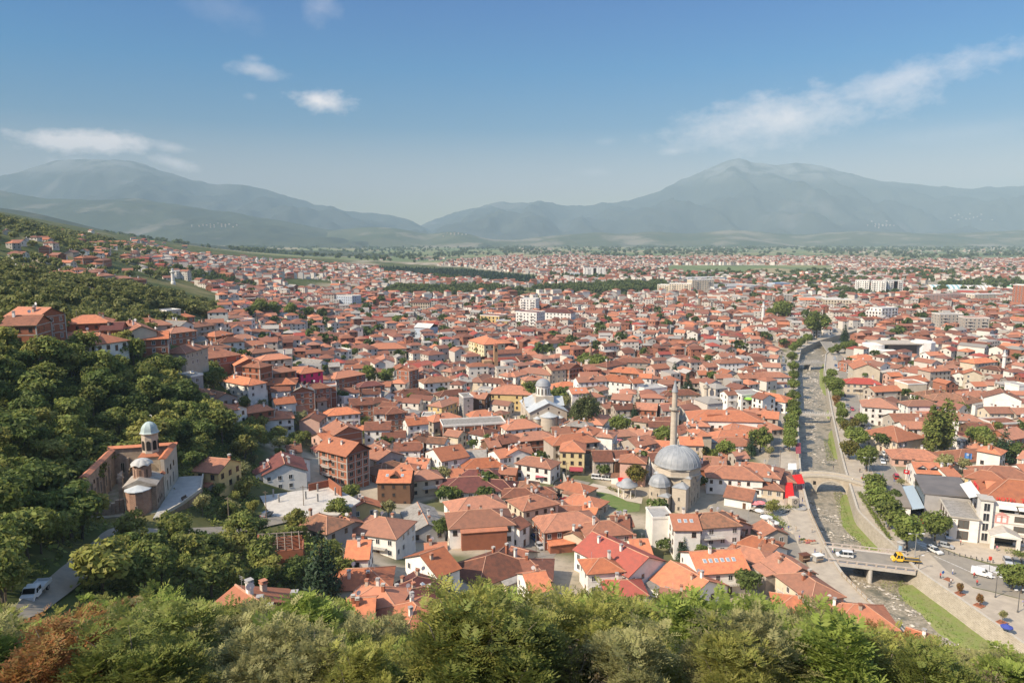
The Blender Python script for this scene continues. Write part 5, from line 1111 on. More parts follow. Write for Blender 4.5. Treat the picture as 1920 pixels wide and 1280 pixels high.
# --- hotel corner with its wings
def px3(u, v): return np.array(onz(u, v))
def hotel():
    A, B = px3(1838, 1014), px3(2010, 1036)
    d = B-A; yaw = atan2(d[1], d[0]); t = thing('hotel', 'white hotel with orange hipped roof, red roof letters and a columned porch', 'hotel', A, yaw)
    L_, D, h = 30., 19., 12.6
    w = WALL['w'][0]
    part('wall', MB().box(0, L_, 0, D, -1, h), w, t)
    part('storey_band', MB().box(-.06, L_+.06, -.06, D+.06, 3.2, 3.45).box(-.06, L_+.06, -.06, D+.06, 6.3, 6.5).box(-.06, L_+.06, -.06, D+.06, 9.3, 9.5), coping, t)
    # hipped roof, set back above a top terrace
    rf = part('roof', MB().add([(.4,1.5,h+.3),(L_+.5,1.5,h+.3),(L_+.5,D+.5,h+.3),(.4,D+.5,h+.3),(8,9.5,h+4.6),(L_-6,9.5,h+4.6)]+[(.4,1.5,h+.0),(L_+.5,1.5,h+.0),(L_+.5,D+.5,h+.0),(.4,D+.5,h+.0)], [(0,1,5,4),(1,2,5),(2,3,4,5),(3,0,4),(6,7,1,0),(7,8,2,1),(8,9,3,2),(9,6,0,3),(9,8,7,6)]).tube([(.4,1.5,h+.4),(8,9.5,h+4.7),(L_-6,9.5,h+4.7)], .16, 5, 1), [ROOF['o'][0], ridge_m], t)
    part('dormer', MB().add([(12,2.6,h+.9),(18,2.6,h+.9),(15,2.6,h+2.5),(15,6.5,h+2.7)], [(0,1,2)], 1).add([(11.4,2.2,h+.8),(15,2.2,h+2.7),(15,7.,h+2.9),(18.6,2.2,h+.8)], [(0,1,2),(1,3,2)], 0), [ROOF['o'][0], soffit], rf)
    part('dormer', MB().add([(2.6,8,h+1.2),(2.6,14,h+1.2),(2.6,11,h+2.8),(7,11,h+2.9)], [(0,2,1)], 1).add([(2.2,7.4,h+1.1),(2.2,11,h+3.),(7,11,h+3.1),(2.2,14.6,h+1.1)], [(0,2,1),(1,2,3)], 0), [ROOF['o'][0], soffit], rf)
    wins = window_mesh('window', 2.6, 1.5, frame_b, glassc)
    for s in range(4):
        for x in (9.4, 13.8, 18.2, 22.6, 27.):
            link('window', wins, t, (x, -.02, 1.2+3.05*s), 0)
    for s in range(1, 4):
        for y in (4.5, 9.5, 14.5): link('window', WIN[4], t, (-.02, y, 1.1+3.05*s), -pi/2)
    # corner stair bay with tall glazing
    part('corner_bay', MB().box(-1.0, 2.2, -1.2, 3, -1, h+.6), w, t); part('bay_roof', MB().box(-1.4, 2.6, -1.6, 3.4, h+.6, h+.95), MATS['concrete_band'], t)
    bg_ = window_mesh('window', 1.5, 2.3, frame_w, glass)
    for s in range(4): link('window', bg_, t, (.6, -1.22, .8+3.05*s), 0)
    # white awnings over the top terrace
    for x0, x1 in ((3.7,8.2),(8.6,15.6),(16,23),(23.4,30)):
        part('awning', MB().add([(x0,1.2,h-.2),(x1,1.2,h-.2),(x1,-1.3,h-1.5),(x0,-1.3,h-1.5),(x0,1.2,h-.28),(x1,1.2,h-.28),(x1,-1.3,h-1.58),(x0,-1.3,h-1.58)], [(0,3,2,1),(4,5,6,7),(3,7,6,2),(0,4,7,3),(1,2,6,5)]), mat('awning_white', (.62,.60,.55), .8), t)
        part('terrace_opening', MB().box(x0+.3, x1-.3, -.03, .05, h-2.9, h-1.7), dark, t)
    part('awning', MB().add([(-.02,3.6,h+.3),(-.02,18,h+.3),(-2.9,17.4,h-.9),(-2.9,4,h-.9)], [(0,1,2,3)]).box(-2.95,-2.85,4,17.4,h-1.,h-.9), MATS['awning_white'], t)
    # emblem on the facade: a little pink house front
    em = mat('emblem_pink', (.55,.27,.24), .8)
    part('emblem', MB().box(3.0, 6.6, -.08, -.02, 6.2, 8.6, 1).add([(2.7,-.1,8.6),(6.9,-.1,8.6),(4.8,-.1,9.8)], [(0,1,2)], 0).box(3.1,6.5,-.1,-.08,6.3,6.7,0).box(3.1,3.6,-.1,-.08,6.7,8.6,0).box(6.,6.5,-.1,-.08,6.7,8.6,0).box(4.55,5.05,-.1,-.08,6.7,8.6,0).box(3.6,6.,-.1,-.08,8.1,8.4,0), [em, w], t)
    # porch
    part('porch_roof', MB().add([(1.0,-5.5,4.2),(9.0,-5.5,4.2),(9.0,0,4.2),(1.0,0,4.2),(5.0,-5.5,5.9),(5.0,0,5.9)], [(0,4,5,3),(4,1,2,5),(3,2,1,0)], 0).add([(1.0,-5.45,4.2),(9.0,-5.45,4.2),(5.0,-5.45,5.8)], [(0,1,2)], 1).box(1.1,8.9,-5.4,-.05,3.75,4.2,1), [MATS['concrete_band'], w], t)
    for x in (1.8, 8.2): part('porch_column', MB().box(x-.45,x+.45,-5.3,-4.5,0,3.75), w, t)
    part('entrance', MB().box(2.6, 8.2, -.06, .03, .1, 3.3), glass, t)
    def letters(txt, x0, y, z, size, rz, nm):
        cu = bpy.data.curves.new('letter', 'FONT'); out = []
        x = 0
        for ch in txt:
            c = bpy.data.curves.new('letter', 'FONT'); c.body = ch; c.size = size; c.extrude = .06; c.offset = .012*size; o = bpy.data.objects.new('letter', c); COL.objects.link(o)
            dg = bpy.context.evaluated_depsgraph_get(); me = bpy.data.meshes.new_from_object(o.evaluated_get(dg)); wdt = max([v.co.x for v in me.vertices] or [size*.5]); bpy.data.objects.remove(o)
            me.materials.clear(); me.materials.append(mat('sign_red', (.62,.03,.03), .5))
            q = link('letter', me, t); q.rotation_euler = (pi/2, 0, rz); q.location = (x0+cos(rz)*x, y+sin(rz)*x, z); x += wdt+size*.16
        return x
    e = letters('HOTEL', 3.2, .9, h+.45, 1.35, 0., 'front'); letters('TH', 3.2+e+1.0, .9, h+.35, 1.7, 0., 'front')
    letters('HOTEL', .2, 14.5, h+.5, 1.7, -pi/2, 'side')
    # low wing in front of the left side: two storeys, big windows
    part('wing', MB().box(-8.6, -1.25, -2.2, 13, -1, 7.2), w, t); part('wing_roof', MB().box(-9, -.9, -2.6, 13.2, 7.2, 7.5, 0).box(-8.6,-1.3,-2.2,12.9,7.5,7.56,1), [coping, ROOF['g'][0]], t)
    big = window_mesh('window', 2.7, 2.4, frame_b, glassc)
    for z in (.8, 4.2):
        link('window', big, t, (-5.2, -2.22, z), 0)
        for y in (.4, 4.2, 8., 11.4): link('window', window_mesh('window', 2.0, 2.4, frame_b, glass), t, (-8.62, y, z), -pi/2)
    # hall with a grey roof and a glazed side, the brown roofed gallery and its glass lean-to
    part('hall', MB().box(-13., -.2, 13.3, 33, -1, 8.2), WALL['e'][0], t); part('hall_roof', MB().add([(-13.5,13.25,8.2),(.3,13.25,8.8),(.3,33.6,8.8),(-13.5,33.6,8.2),(-13.5,13.25,8.6),(.3,13.25,9.2),(.3,33.6,9.2),(-13.5,33.6,8.6)], [(4,5,6,7),(0,1,5,4),(1,2,6,5),(2,3,7,6),(3,0,4,7)], 0), mat('dark_felt', (.12,.11,.105), .9, (.17,.15,.14), .2, .8), t)
    for k in range(10): part('hall_glazing', MB().box(-13.12,-13.02,14.2+k*1.9,15.6+k*1.9,1.,7.6), glass, t)
    part('gallery', MB().box(-22.5, -17, 12, 34, -1, 3.7), w, t); part('gallery_roof', MB().box(-23,-16.8,11.5,34.4,3.7,4.0), mat('brown_felt', (.24,.20,.16), .9, (.19,.16,.13), .3, .8), t)
    part('glass_canopy', MB().add([(-16.8,11,3.6),(-13.3,11,4.6),(-13.3,34,4.6),(-16.8,34,3.6),(-16.8,11,3.5),(-13.3,11,4.5),(-13.3,34,4.5),(-16.8,34,3.5)], [(0,1,2,3),(7,6,5,4),(0,4,5,1),(1,5,6,2),(3,2,6,7),(0,3,7,4)]), mat('pale_glass_roof', (.36,.42,.44), .2, spec=.6), t)
    M_ = Matrix.Translation(Vector(A)) @ Matrix.Rotation(yaw, 4, 'Z')
    for lx in range(-22, 31, 6):
        for ly in ((-2, 4, 10, 16) if lx > -9 else ())+((15, 21, 27, 32) if lx < 2 else ()): q = M_ @ Vector((lx, ly, 0)); occupy(q.x, q.y, 4.2)
    q = M_ @ Vector((8,-4,0)); occupy(q.x, q.y, 5)
    LM.append(('the hotel', 1860, 950))
hotel()

# --- corner houses and other single buildings of the centre
t = block('corner_house', 'pale yellow corner house with little balconies above a dark red awning', 'house', (1050,888), (1095,890), 10.5, 3, 2.9, 'y', 'o', 'h', 2.6, 3, zA=0., win=0, wm=mat('pale_yellow_plaster', (.62,.50,.27), .9, (.5,.4,.22), .4, .5))
for z in (3.2, 6.1): link('balcony', BALC[2.6], t, (-4.6, 1.2, z), -pi/2)
part('awning', MB().add([(-1.,-5.2,3.1),(4.2,-5.2,3.1),(4.2,-7.4,2.2),(-1.,-7.4,2.2)], [(0,3,2,1)]).box(-1.,4.2,-7.45,-7.35,1.95,2.25), mat('awning_maroon', (.30,.05,.06), .8), t)
LM.append(('the yellow corner house', 1065, 860))
t = block('apartment_block', 'cream and yellow four-storey block with an orange hipped roof', 'apartments', (879,670), (908,680), 17, 4, 3.2, 'w', 'o', 'h', 3.6, 6, zA=0., win=0, wm=mat('cream_yellow', (.66,.57,.36), .9, (.6,.5,.3), .3, .5))
part('yellow_strip', MB().box(-1.6, 1.2, -8.6, -8.48, -1, 13.2), WALL['y'][0], t)
LM.append(('the yellow four-storey block', 905, 655))
def basilica():
    A, B = px3(908, 694), px3(985, 690); d = B-A; yaw = atan2(d[1], d[0]); L_ = hypot(d[0], d[1])
    t = thing('basilica', 'long brick church with stepped maroon roofs and a square campanile', 'church', A, yaw); p = ROOF['b'][0]; s = WALL['s'][0]
    part('aisle', MB().box(2, L_, 0, 17, -1, 5.2), s, t); part('nave', MB().box(5, L_-1, 5, 12, 5.2, 10.2), s, t)
    part('aisle_roof', MB().add([(1.5,-.6,5.0),(L_+.5,-.6,5.0),(L_+.5,5,7.6),(1.5,5,7.6)], [(0,1,2,3)]).add([(1.5,12,7.6),(L_+.5,12,7.6),(L_+.5,17.6,5.),(1.5,17.6,5.)], [(0,1,2,3)]), ROOF['d'][0], t)
    part('nave_roof', MB().add([(4.5,4.4,10.),(L_-.5,4.4,10.),(L_-.5,8.5,12.4),(4.5,8.5,12.4),(L_-.5,12.6,10.),(4.5,12.6,10.)], [(0,1,2,3),(3,2,4,5)], 0).add([(4.9,5,10),(4.9,12,10),(4.9,8.5,12.2)], [(0,2,1)], 1), [p, WALL['m'][0]], t)
    part('front_block', MB().box(-1, 5, -3.5, 3, -1, 7), mat('ochre_brick', (.42,.25,.13), .9, (.33,.2,.11), .8, .6), t); part('front_arch', MB().box(.3,3.6,-3.56,-3.4,0,4.5), dark, t)
    tw = part('campanile', MB().box(6.2, 8.8, -3.4, -.8, -1, 17.), MATS['ochre_brick'], t); part('belfry_opening', MB().box(6.9,8.1,-3.45,-.75,13,15.5), dark, tw); part('campanile_roof', MB().lathe([(2.2,17),(.05,18.6)], 4, (7.5,-2.1), rot=pi/4), p, tw)
    for k in range(9): link('window', WIN[3], t, (8+k*(L_-10)/8, -.02, 2.2), 0)
    c = A+np.array((cos(yaw)*L_/2-sin(yaw)*8, sin(yaw)*L_/2+cos(yaw)*8, 0)); occupy_rect(c[0], c[1], L_, 20, yaw, 1); LM.append(('the long brick church', 945, 675))
basilica()
t = block('unfinished_building', 'long unfinished two-storey brick building with a flat concrete roof', 'building', (831,829), (948,822), 11, 2, 3.4, 'k', 'g', 'f', 0, 9, near=200, win=4, maxn=30)
m = MB(); w_ = abs(t.children[0].bound_box[0][0])
for k in range(7): x = -w_+.2+(2*w_-.4)*k/6; m.box(x-.2, x+.2, -5.75, -5.4, -1, 7.2)
for z in (3.3, 6.8): m.box(-w_-.05, w_+.05, -5.7, -5.45, z, z+.35)
part('concrete_frame', m, band_m, t); LM.append(('the long unfinished brick building', 905, 810))
def bigbrick():
    B = hit(652,914,0,150); yaw = radians(-35); L_ = 14.7; D = 10.4; A = B-np.array((cos(yaw)*L_, sin(yaw)*L_, 0))
    t = thing('unfinished_building', 'four-storey bare brick apartment house with concrete frame and orange roof', 'building', (A[0], A[1], min(A[2], B[2])), yaw); fh = 2.9; h = 4*fh
    part('wall', MB().box(0, L_, 0, D, -6, h), WALL['k'][0], t); fr_ = MB()
    for s in range(0, 5): fr_.box(-.12, L_+.12, -.12, D+.12, s*fh-.15, s*fh+.13)
    for x in (0, L_*.33, L_*.66, L_):
        for y in (0, D): fr_.box(x-.2, x+.2, y-.2, y+.2, -5.9, h-.2)
    for y in (D*.36, D*.7): fr_.box(L_-.2, L_+.2, y-.2, y+.2, -5.9, h-.2)
    part('concrete_frame', fr_, band_m, t)
    ro = part('roof', MB().add([(-1,-1.2,h+.2),(L_+1,-1.2,h+.2),(L_+1,D+1,h+.2),(-1,D+1,h+.2),(-1,D/2,h+4.),(L_+1,D/2,h+4.)]+[(-1,-1.2,h),(L_+1,-1.2,h),(L_+1,D+1,h),(-1,D+1,h),(-1,D/2,h+3.8),(L_+1,D/2,h+3.8)], [(0,1,5,4),(4,5,2,3),(6,7,1,0),(8,9,3,2),(0,4,10,6),(4,3,9,10),(1,7,11,5),(5,11,8,2),(6,9,8,7)]), ROOF['o'][0], t)
    part('gable', MB().add([(L_+.05,0,h),(L_+.05,D,h),(L_+.05,D/2,h+3.6)], [(0,1,2)]).add([(-.05,0,h),(-.05,D,h),(-.05,D/2,h+3.6)], [(0,2,1)]), WALL['k'][0], t)
    op = window_mesh('window', 1.5, 1.5, band_m, dark)
    for s in range(4):
        for x in (L_*.17, L_*.5, L_*.83): link('window', op, t, (x, -.02, .9+s*fh), 0)
        for y in (D*.18, D*.53, D*.85): link('window', op, t, (L_+.02, y, .9+s*fh), pi/2)
    for s in range(1, 4): link('balcony', BALC[4.0], t, (L_*.3, 0, s*fh+.15), 0)
    for x, y in ((3,2.5),(9,3.)): link('chimney', CHIM[1], ro, (x, y, h+2.1))
    c = np.array((cos(yaw)*L_/2-sin(yaw)*D/2+A[0], sin(yaw)*L_/2+cos(yaw)*D/2+A[1])); occupy_rect(c[0], c[1], L_, D, yaw, 1); LM.append(('the four-storey bare brick house', 650, 880))
bigbrick()
def slab():
    z = 13.; A, B = np.array(onz(488,950,z)), np.array(onz(538,972,z)); d = B-A; yaw = atan2(d[1], d[0]); L_, D = hypot(d[0], d[1])+4, 22
    t = thing('building_site', 'flat concrete slab of an unfinished house with bare columns and rubble', 'building', (A[0], A[1], z), yaw-.25)
    part('slab', MB().prism([(0,0),(L_,-2),(L_+9,13),(L_+3,D),(4,D-2)], 2.9, 3.3), pale_conc, t); part('wall', MB().prism([(1,1),(L_-1,-1),(L_+6,11),(L_+2,D-1),(5,D-4)], -5, 2.9), WALL['e'][0], t)
    for x, y in ((3,3),(8,3),(10,10),(14,12),(6,15),(12,18)): part('column', MB().box(x-.2,x+.2,y-.2,y+.2,3.3,5.6), concrete, t)
    part('brick_wall', MB().box(4.2,14,D-3,D-2.7,3.3,6.0).box(4.,4.3,D-9,D-3,3.3,5.4), WALL['k'][0], t)
    for k in range(4): part('opening', MB().box(L_+.5+k*1.6, L_+1.3+k*1.6, 0, .1, -1.5, 1.8), dark, t, rz=.0)
    for k in range(9): occupy(A[0]+cos(yaw)*(2+k*2.2), A[1]+sin(yaw)*(2+k*2.2)+6, 6); occupy(A[0]+cos(yaw)*(2+k*2.2), A[1]+14, 5)
    LM.append(('the concrete slab building site', 530, 945))
slab()
def brickruin():
    p = hit(528, 1045, 0, 120); t = thing('ruined_house', 'ruined brick house with bare roof rafters among trees below the hillside road', 'house', (p[0], p[1], p[2]), .25)
    m = MB(); m.box(-5,5,-3.5,-3.1,-3,3.2).box(-5,-4.6,-3.1,3.5,-3,4.2).box(4.6,5,-3.1,3.5,-3,2.6).box(-4.6,4.6,3.1,3.5,-3,3.6); m.add([(-5,-3.5,3.2),(-5,3.5,4.2),(-5,0,6.2),(-4.6,-3.5,3.2),(-4.6,3.5,4.2),(-4.6,0,6.2)], [(0,2,1),(3,4,5),(0,3,5,2),(1,2,5,4)]); part('wall', m, WALL['k'][0], t)
    r_ = MB(); r_.tube([(-5,0,6.2),(5,0,5.8)], .14, 4)
    for x in (-4,-2.4,-.8,.8,2.4,4): r_.tube([(x,0,6.1),(x+.3,-3.6,3.3)], .1, 4).tube([(x,0,6.1),(x+.3,3.6,3.3)], .1, 4)
    for k in range(6): r_.tube([(-4,-.6-k*.5,5.6-k*.42),(2.4,-.6-k*.5,5.5-k*.42)], .05, 4)
    part('rafters', r_, mat('weathered_timber', (.28,.23,.18), .9, (.2,.16,.13), 3., .8), t); occupy(p[0], p[1], 6.5)
brickruin()
t = house_px(1318, 768, 1395, 770, 17, 2, 'h', 'o', 'w', 'n', fh=3.2, name='market_hall', slope=.36); HOUSES.pop(); t['label'] = 'white walled market hall with broad orange roof and a round green emblem'; t['category'] = 'hall'
LM.append(('the market hall', 1345, 790))
for k in range(5): link('window', TALLWIN, t, (-t.children[0].dimensions[0]*.5-.02 if False else -9.5+k*3.4, -8.52, 2.6), 0)
a = px3(1326,812); b = px3(1351,811); d = b-a; L_ = hypot(d[0], d[1]); 
pn = thing('sign_wall', 'grey angled shop front with a round green emblem beside the market hall', 'shop', a, atan2(d[1], d[0]))
part('wall', MB().box(0, L_, 0, 5, -1, 7.6), WALL['e'][0] if False else WALL['w'][0], pn); part('fascia', MB().box(-.4, L_+.4, -.25, 5.2, 7.6, 9.), ROOF['o'][0], pn)
part('emblem', MB().lathe([(1.15,0),(1.15,.06)], 20), mat('emblem_green', (.03,.36,.14), .6), pn, loc=(L_*.42, -.01, 4.6)).rotation_euler = (pi/2,0,0)
part('emblem_mark', MB().box(-.5,.5,-.14,-.08,-.12,.12).box(-.12,.12,-.14,-.08,-.55,.55), frame_w, pn, loc=(L_*.42, 0, 4.6))
part('awning', MB().box(-.3,L_+.3,-1.6,-.01,2.6,2.8), ROOF['d'][0], pn); occupy(a[0]+2, a[1]+2, 4)

# --- apartment blocks and halls farther out
AP = [
 ('apartment_block','white apartment block with dark roof and central balconies beside its taller twin','apartments',(967,614),(1006,617),17,5,3.1,'w','p','f',6,1),
 ('apartment_block','long white apartment block with maroon roof running toward the river','apartments',(1010,608),(1070,611),15,4,3.2,'w','p','h',9,1),
 ('apartment_block','stepped white tower block behind the long white apartment block','apartments',(975,590),(1004,591),16,6,3.0,'w','w','f',5,1),
 ('apartment_block','grey-blue tower block with a dark roof standing alone among red roofs','apartments',(632,583),(661,585),16,6,3.1,'v','g','f',7,1),
 ('apartment_block','lowest end of the cream apartment row by the wooded park','apartments',(1232,552),(1254,553),14,5,3.,'c','w','f',5,1),
 ('apartment_block','middle cream apartment block of the row in front of the blue roofed hall','apartments',(1254,554),(1295,555),14,6,3.,'c','w','f',9,1),
 ('apartment_block','tallest cream apartment block of the row next to the white shopping hall','apartments',(1297,551),(1338,550),16,7,3.1,'c','w','f',9,1),
 ('apartment_block','white slab block with dark vertical stripes beyond the wooded park','apartments',(1095,520),(1135,520),18,7,3.,'w','p','f',8,1),
 ('apartment_block','first of the three white apartment towers seen from the river','apartments',(1602,552),(1628,553),18,7,3.1,'w','v','f',6,1),
 ('apartment_block','middle one of the three white apartment towers','apartments',(1632,553),(1660,554),18,7,3.1,'w','v','f',6,1),
 ('apartment_block','white apartment tower standing nearest the striped arched hall','apartments',(1664,553),(1692,553),18,7,3.1,'w','v','f',6,1),
 ('apartment_block','bright white cube block with square windows among red roofs','apartments',(1652,607),(1682,605),15,5,3.1,'w','w','f',5,0),
 ('apartment_block','white and beige five-storey block joined to the bright white cube','apartments',(1622,605),(1651,607),14,4,3.1,'w','w','f',5,0),
 ('apartment_block','red brick tower with white balconies at the edge of town','apartments',(1896,575),(1930,577),18,9,3.1,'k','w','f',5,1),
 ('apartment_block','grey apartment block with brick balconies across the river','apartments',(1760,619),(1804,619),14,5,3.,'s','g','f',6,1),
 ('apartment_block','beige apartment block with blank side walls past the grey brick-balconied one','apartments',(1806,627),(1853,628),14,5,3.,'s','r','f',6,1),
 ('apartment_block','long low pinkish apartment row before the white halls','apartments',(1731,571),(1815,568),13,4,3.,'m','r','f',12,1),
 ('apartment_block','cream apartment row with many balconies beside the brick tower','apartments',(1826,570),(1880,568),13,4,3.,'c','w','f',8,1),
 ('warehouse','ochre box building with a brown flat roof and small windows','building',(900,610),(936,612),20,3,3.3,'y','b','f',5,0),
 ('warehouse','low ochre store with a white roof behind the ochre box building','building',(930,615),(957,615),16,2,3.3,'y','w','f',3,0),
 ('school','long cream school with a brown hipped roof','school',(766,583),(806,583),16,3,3.4,'c','b','h',9,0),
 ('hall','large sports hall with bright blue roof behind the cream apartments','hall',(1290,530),(1362,528),40,2,4.,'w','w','f',6,0),
 ('shopping_hall','wide white shopping hall with a red stripe near the cream apartments','hall',(1339,551),(1428,547),60,2,5.,'w','w','f',None,None),
 ('office_building','blue glass office box at the end of the white shopping hall','building',(1452,545),(1480,544),18,3,4.,'v','v','f',6,1),
 ('warehouse','very long beige factory shed beyond the white apartment towers','building',(1592,524),(1770,522),34,2,3.6,'s','s','f',None,None),
 ('warehouse','white roofed market shed with a green sign band','building',(1842,541),(1900,542),30,2,3.6,'w','w','f',None,None),
 ('office_building','white three-storey office under a flat roof before the arched halls','building',(1785,556),(1826,556),14,3,3.2,'w','w','f',8,1),
 ('office_building','blue and white office building beside the dark pine wood','building',(1070,521),(1087,521),20,3,3.4,'v','w','f',5,1),
 ('school','white long school wing with glazed front by the meadow','school',(640,545),(690,545),16,3,3.4,'w','g','f',8,1),
 ('hall','cream long hall with pale roof on the other side of the avenue','hall',(1503,571),(1550,571),20,2,4.,'c','w','f',9,0),
 ('hall','pale flat roofed hall behind the cream long hall','hall',(1546,578),(1596,579),22,3,3.6,'c','w','f',9,0),
 ('ornate_house','white three-storey house with curved gables and terraces','house',(615,688),(660,682),14,3,3.2,'w','w','f',7,1),
 ('municipal_hall','beige arched hall with broad orange hipped roof','hall',(688,676),(762,674),16,2,4.,'s','o','h',9,0),
 ('shed','tall white gabled house with blank walls','house',(777,634),(806,636),14,3,3.2,'v','w','g',None,None)]
for (nm, lb, ct, A, B, D, S, fh, wl, rf, kd, cols, wn) in AP:
    if rf in 'vs': rm_ = mat('blue_roof', (.12,.24,.40), .5) if rf == 'v' and nm != 'apartment_block' else (mat('dark_terrace', (.17,.19,.21), .8) if rf == 'v' else mat('beige_shed_roof', (.42,.36,.28), .9, (.33,.28,.22), .1, .8)); rf = 'w'
    else: rm_ = None
    t = block(nm, lb, ct, A, B, D, S, fh, wl, rf, kd, 3.2, cols, near=200, win=wn, zA=0., rm=rm_, winscale=1.25, maxn=64)
    if nm == 'hall' and 'blue roof' in lb: t.children[1].data.materials[0] = mat('blue_roof', (.12,.24,.40), .5)
    if nm == 'apartment_block' and S >= 5 and wl in 'wcs':
        x = t.children[0].dimensions[0] if False else max(v.co.x for v in t.children[0].data.vertices)
        for f in (-.55, .55): loggia(t, x*f, -D/2, 4.0, .15+fh, S-1, fh)
    if 'stripe' in lb and nm == 'apartment_block':
        x = max(v.co.x for v in t.children[0].data.vertices)
        for f in (-.8,-.4,0,.4,.8): part('stripe', MB().box(x*f-1.6, x*f+1.6, -D/2-.15, -D/2-.02, 0, S*fh), MATS['maroon_tile'], t)
    if 'red stripe' in lb: x = max(v.co.x for v in t.children[0].data.vertices); part('stripe', MB().box(-x*.2, x, -D/2-.2, -D/2-.02, 6.8, 8.2), ROOF['d'][0], t)
    if 'green sign' in lb: x = max(v.co.x for v in t.children[0].data.vertices); part('sign_band', MB().box(x*.3, x*.9, -D/2-.2, -D/2-.02, 4.6, 6.4), MATS['emblem_green'], t)
LM += [('the white apartment complex', 1020, 598), ('the grey-blue tower block', 646, 570), ('the cream apartment row', 1290, 540), ('the three white towers', 1645, 538), ('the bright white cube block', 1660, 592), ('the ochre box building', 918, 597), ('the white ornate house', 638, 668), ('the beige arched hall', 720, 660)]
def arched(u0, u1, v, label, m2):
    A, B = px3(u0, v), px3(u1, v); L_ = hypot(*(B-A)[:2]); t = thing('arched_hall', label, 'hall', A); n = 14; k = 10; r = 13.
    for i in range(n):
        x0, x1 = L_*i/n, L_*(i+1)/n
        m = MB(); vs = []
        for j in range(k+1): a = pi*j/k; vs += [(x0, r-r*cos(a), 11*sin(a)), (x1-.01, r-r*cos(a), 11*sin(a))]
        m.add(vs, [(2*j,2*j+1,2*j+3,2*j+2) for j in range(k)]); part('roof_bay', m, (WALL['w'][0], m2)[i%2], t)
    e = MB(); 
    for x in (0.05, L_-.05): e.add([(x, r-r*cos(pi*j/k)*.99, 10.9*sin(pi*j/k)) for j in range(k+1)], [tuple(range(k+1))])
    part('end_wall', e, WALL['c'][0], t); c = (A+B)/2; occupy_rect(c[0], c[1]+r, L_, 2*r, 0, 2)
arched(1747, 1810, 547, 'arched hall striped in white and teal', mat('teal_sheet', (.22,.40,.42), .6)); arched(1815, 1866, 548, 'arched hall striped in white and beige', mat('beige_sheet', (.40,.35,.28), .7))
def cinema():
    A, B = px3(1625, 670), px3(1756, 668); L_ = hypot(*(B-A)[:2]); s = L_/131.
    t = thing('cultural_centre', 'white concrete cultural centre with dark glass front and round corner towers', 'building', A); w = WALL['w'][0]
    part('round_tower', MB().lathe([(8*1.,-1),(8.,9.5)], 20, (8.5,8)), w, t); part('round_tower', MB().lathe([(8.5,-1),(8.5,11)], 9, (L_-9,9)), w, t)
    part('dark_front', MB().box(17, L_-18, 1, 16, -1, 9.5), mat('dark_glass_front', (.035,.03,.03), .35), t); part('roof', MB().box(12, L_-9, 1.5, 22, 9.51, 10.2), WALL['s'][0], t)
    part('front_block', MB().box(6, 20, -5, 2, -1, 6), w, t); c = (A+B)/2; occupy_rect(c[0], c[1]+8, L_, 22, 0, 1); LM.append(('the dark fronted cultural centre', 1690, 650))
cinema()
# buildings whose label is set by hand carry their own; the rest get theirs at the end
# ------------------------------------------------------------------ the rest of the town
FT = [mat('far_roof_orange', (.46,.165,.08), .85, tint=(.6,1.25,(.26,.13,.09),1.)), mat('far_roof_brown', (.235,.095,.058), .85, tint=(.65,1.3,(.16,.07,.05),.8)), mat('far_roof_red', (.30,.065,.045), .85, tint=(.75,1.2)), mat('far_roof_grey', (.33,.30,.26), .9, tint=(.7,1.2))]
FW = [mat('far_wall_white', (.70,.65,.57), .9, tint=(.75,1.1,(.50,.42,.33),.7)), mat('far_wall_brick', (.30,.125,.075), .9, tint=(.75,1.2)), mat('far_wall_grey', (.34,.31,.27), .9, tint=(.7,1.2))]
FM = FT+FW+[dark]
EXCL = [[(690,494),(870,500),(960,510),(1010,516),(1010,536),(860,524),(720,513)],[(720,536),(850,536),(970,540),(1100,533),(1250,528),(1258,550),(1100,555),(960,551),(850,558),(735,554)],[(520,524),(600,524),(645,538),(620,546),(540,546)],
 [(1250,497),(1565,497),(1560,517),(1250,513)],[(1440,506),(1505,508),(1500,524),(1440,522)],[(1735,526),(2000,526),(2000,548),(1735,551)],[(955,548),(1260,548),(1255,556),(955,557)],[(1530,590),(1560,590),(1562,618),(1530,618)],[(980,470),(1010,470),(1010,486),(980,486)]]
def inpoly(p, u, v):
    c = False; j = len(p)-1
    for i in range(len(p)):
        if (p[i][1] > v) != (p[j][1] > v) and u < (p[j][0]-p[i][0])*(v-p[i][1])/(p[j][1]-p[i][1])+p[i][0]: c = not c
        j = i
    return c
VT = ([230,330,480,560,700,780,850,960,1200,1450,1600,1700,1920,2000],[466,476,488,492,503,508,489,482,484,483,484,490,487,487])
UB = ([465,490,500,520,545,560,600,640,700,760,800,900,1000,1100],[250,235,285,325,395,420,400,395,420,480,530,700,960,1000])
def town_at(u, v):
    if v < np.interp(u, *VT) or v > 1060 or u < np.interp(v, *UB): return False
    return not any(inpoly(p, u, v) for p in EXCL)
R6 = random.Random(66); FILL_TREES = []; sv, sf, sm, st_ = [], [], [], []
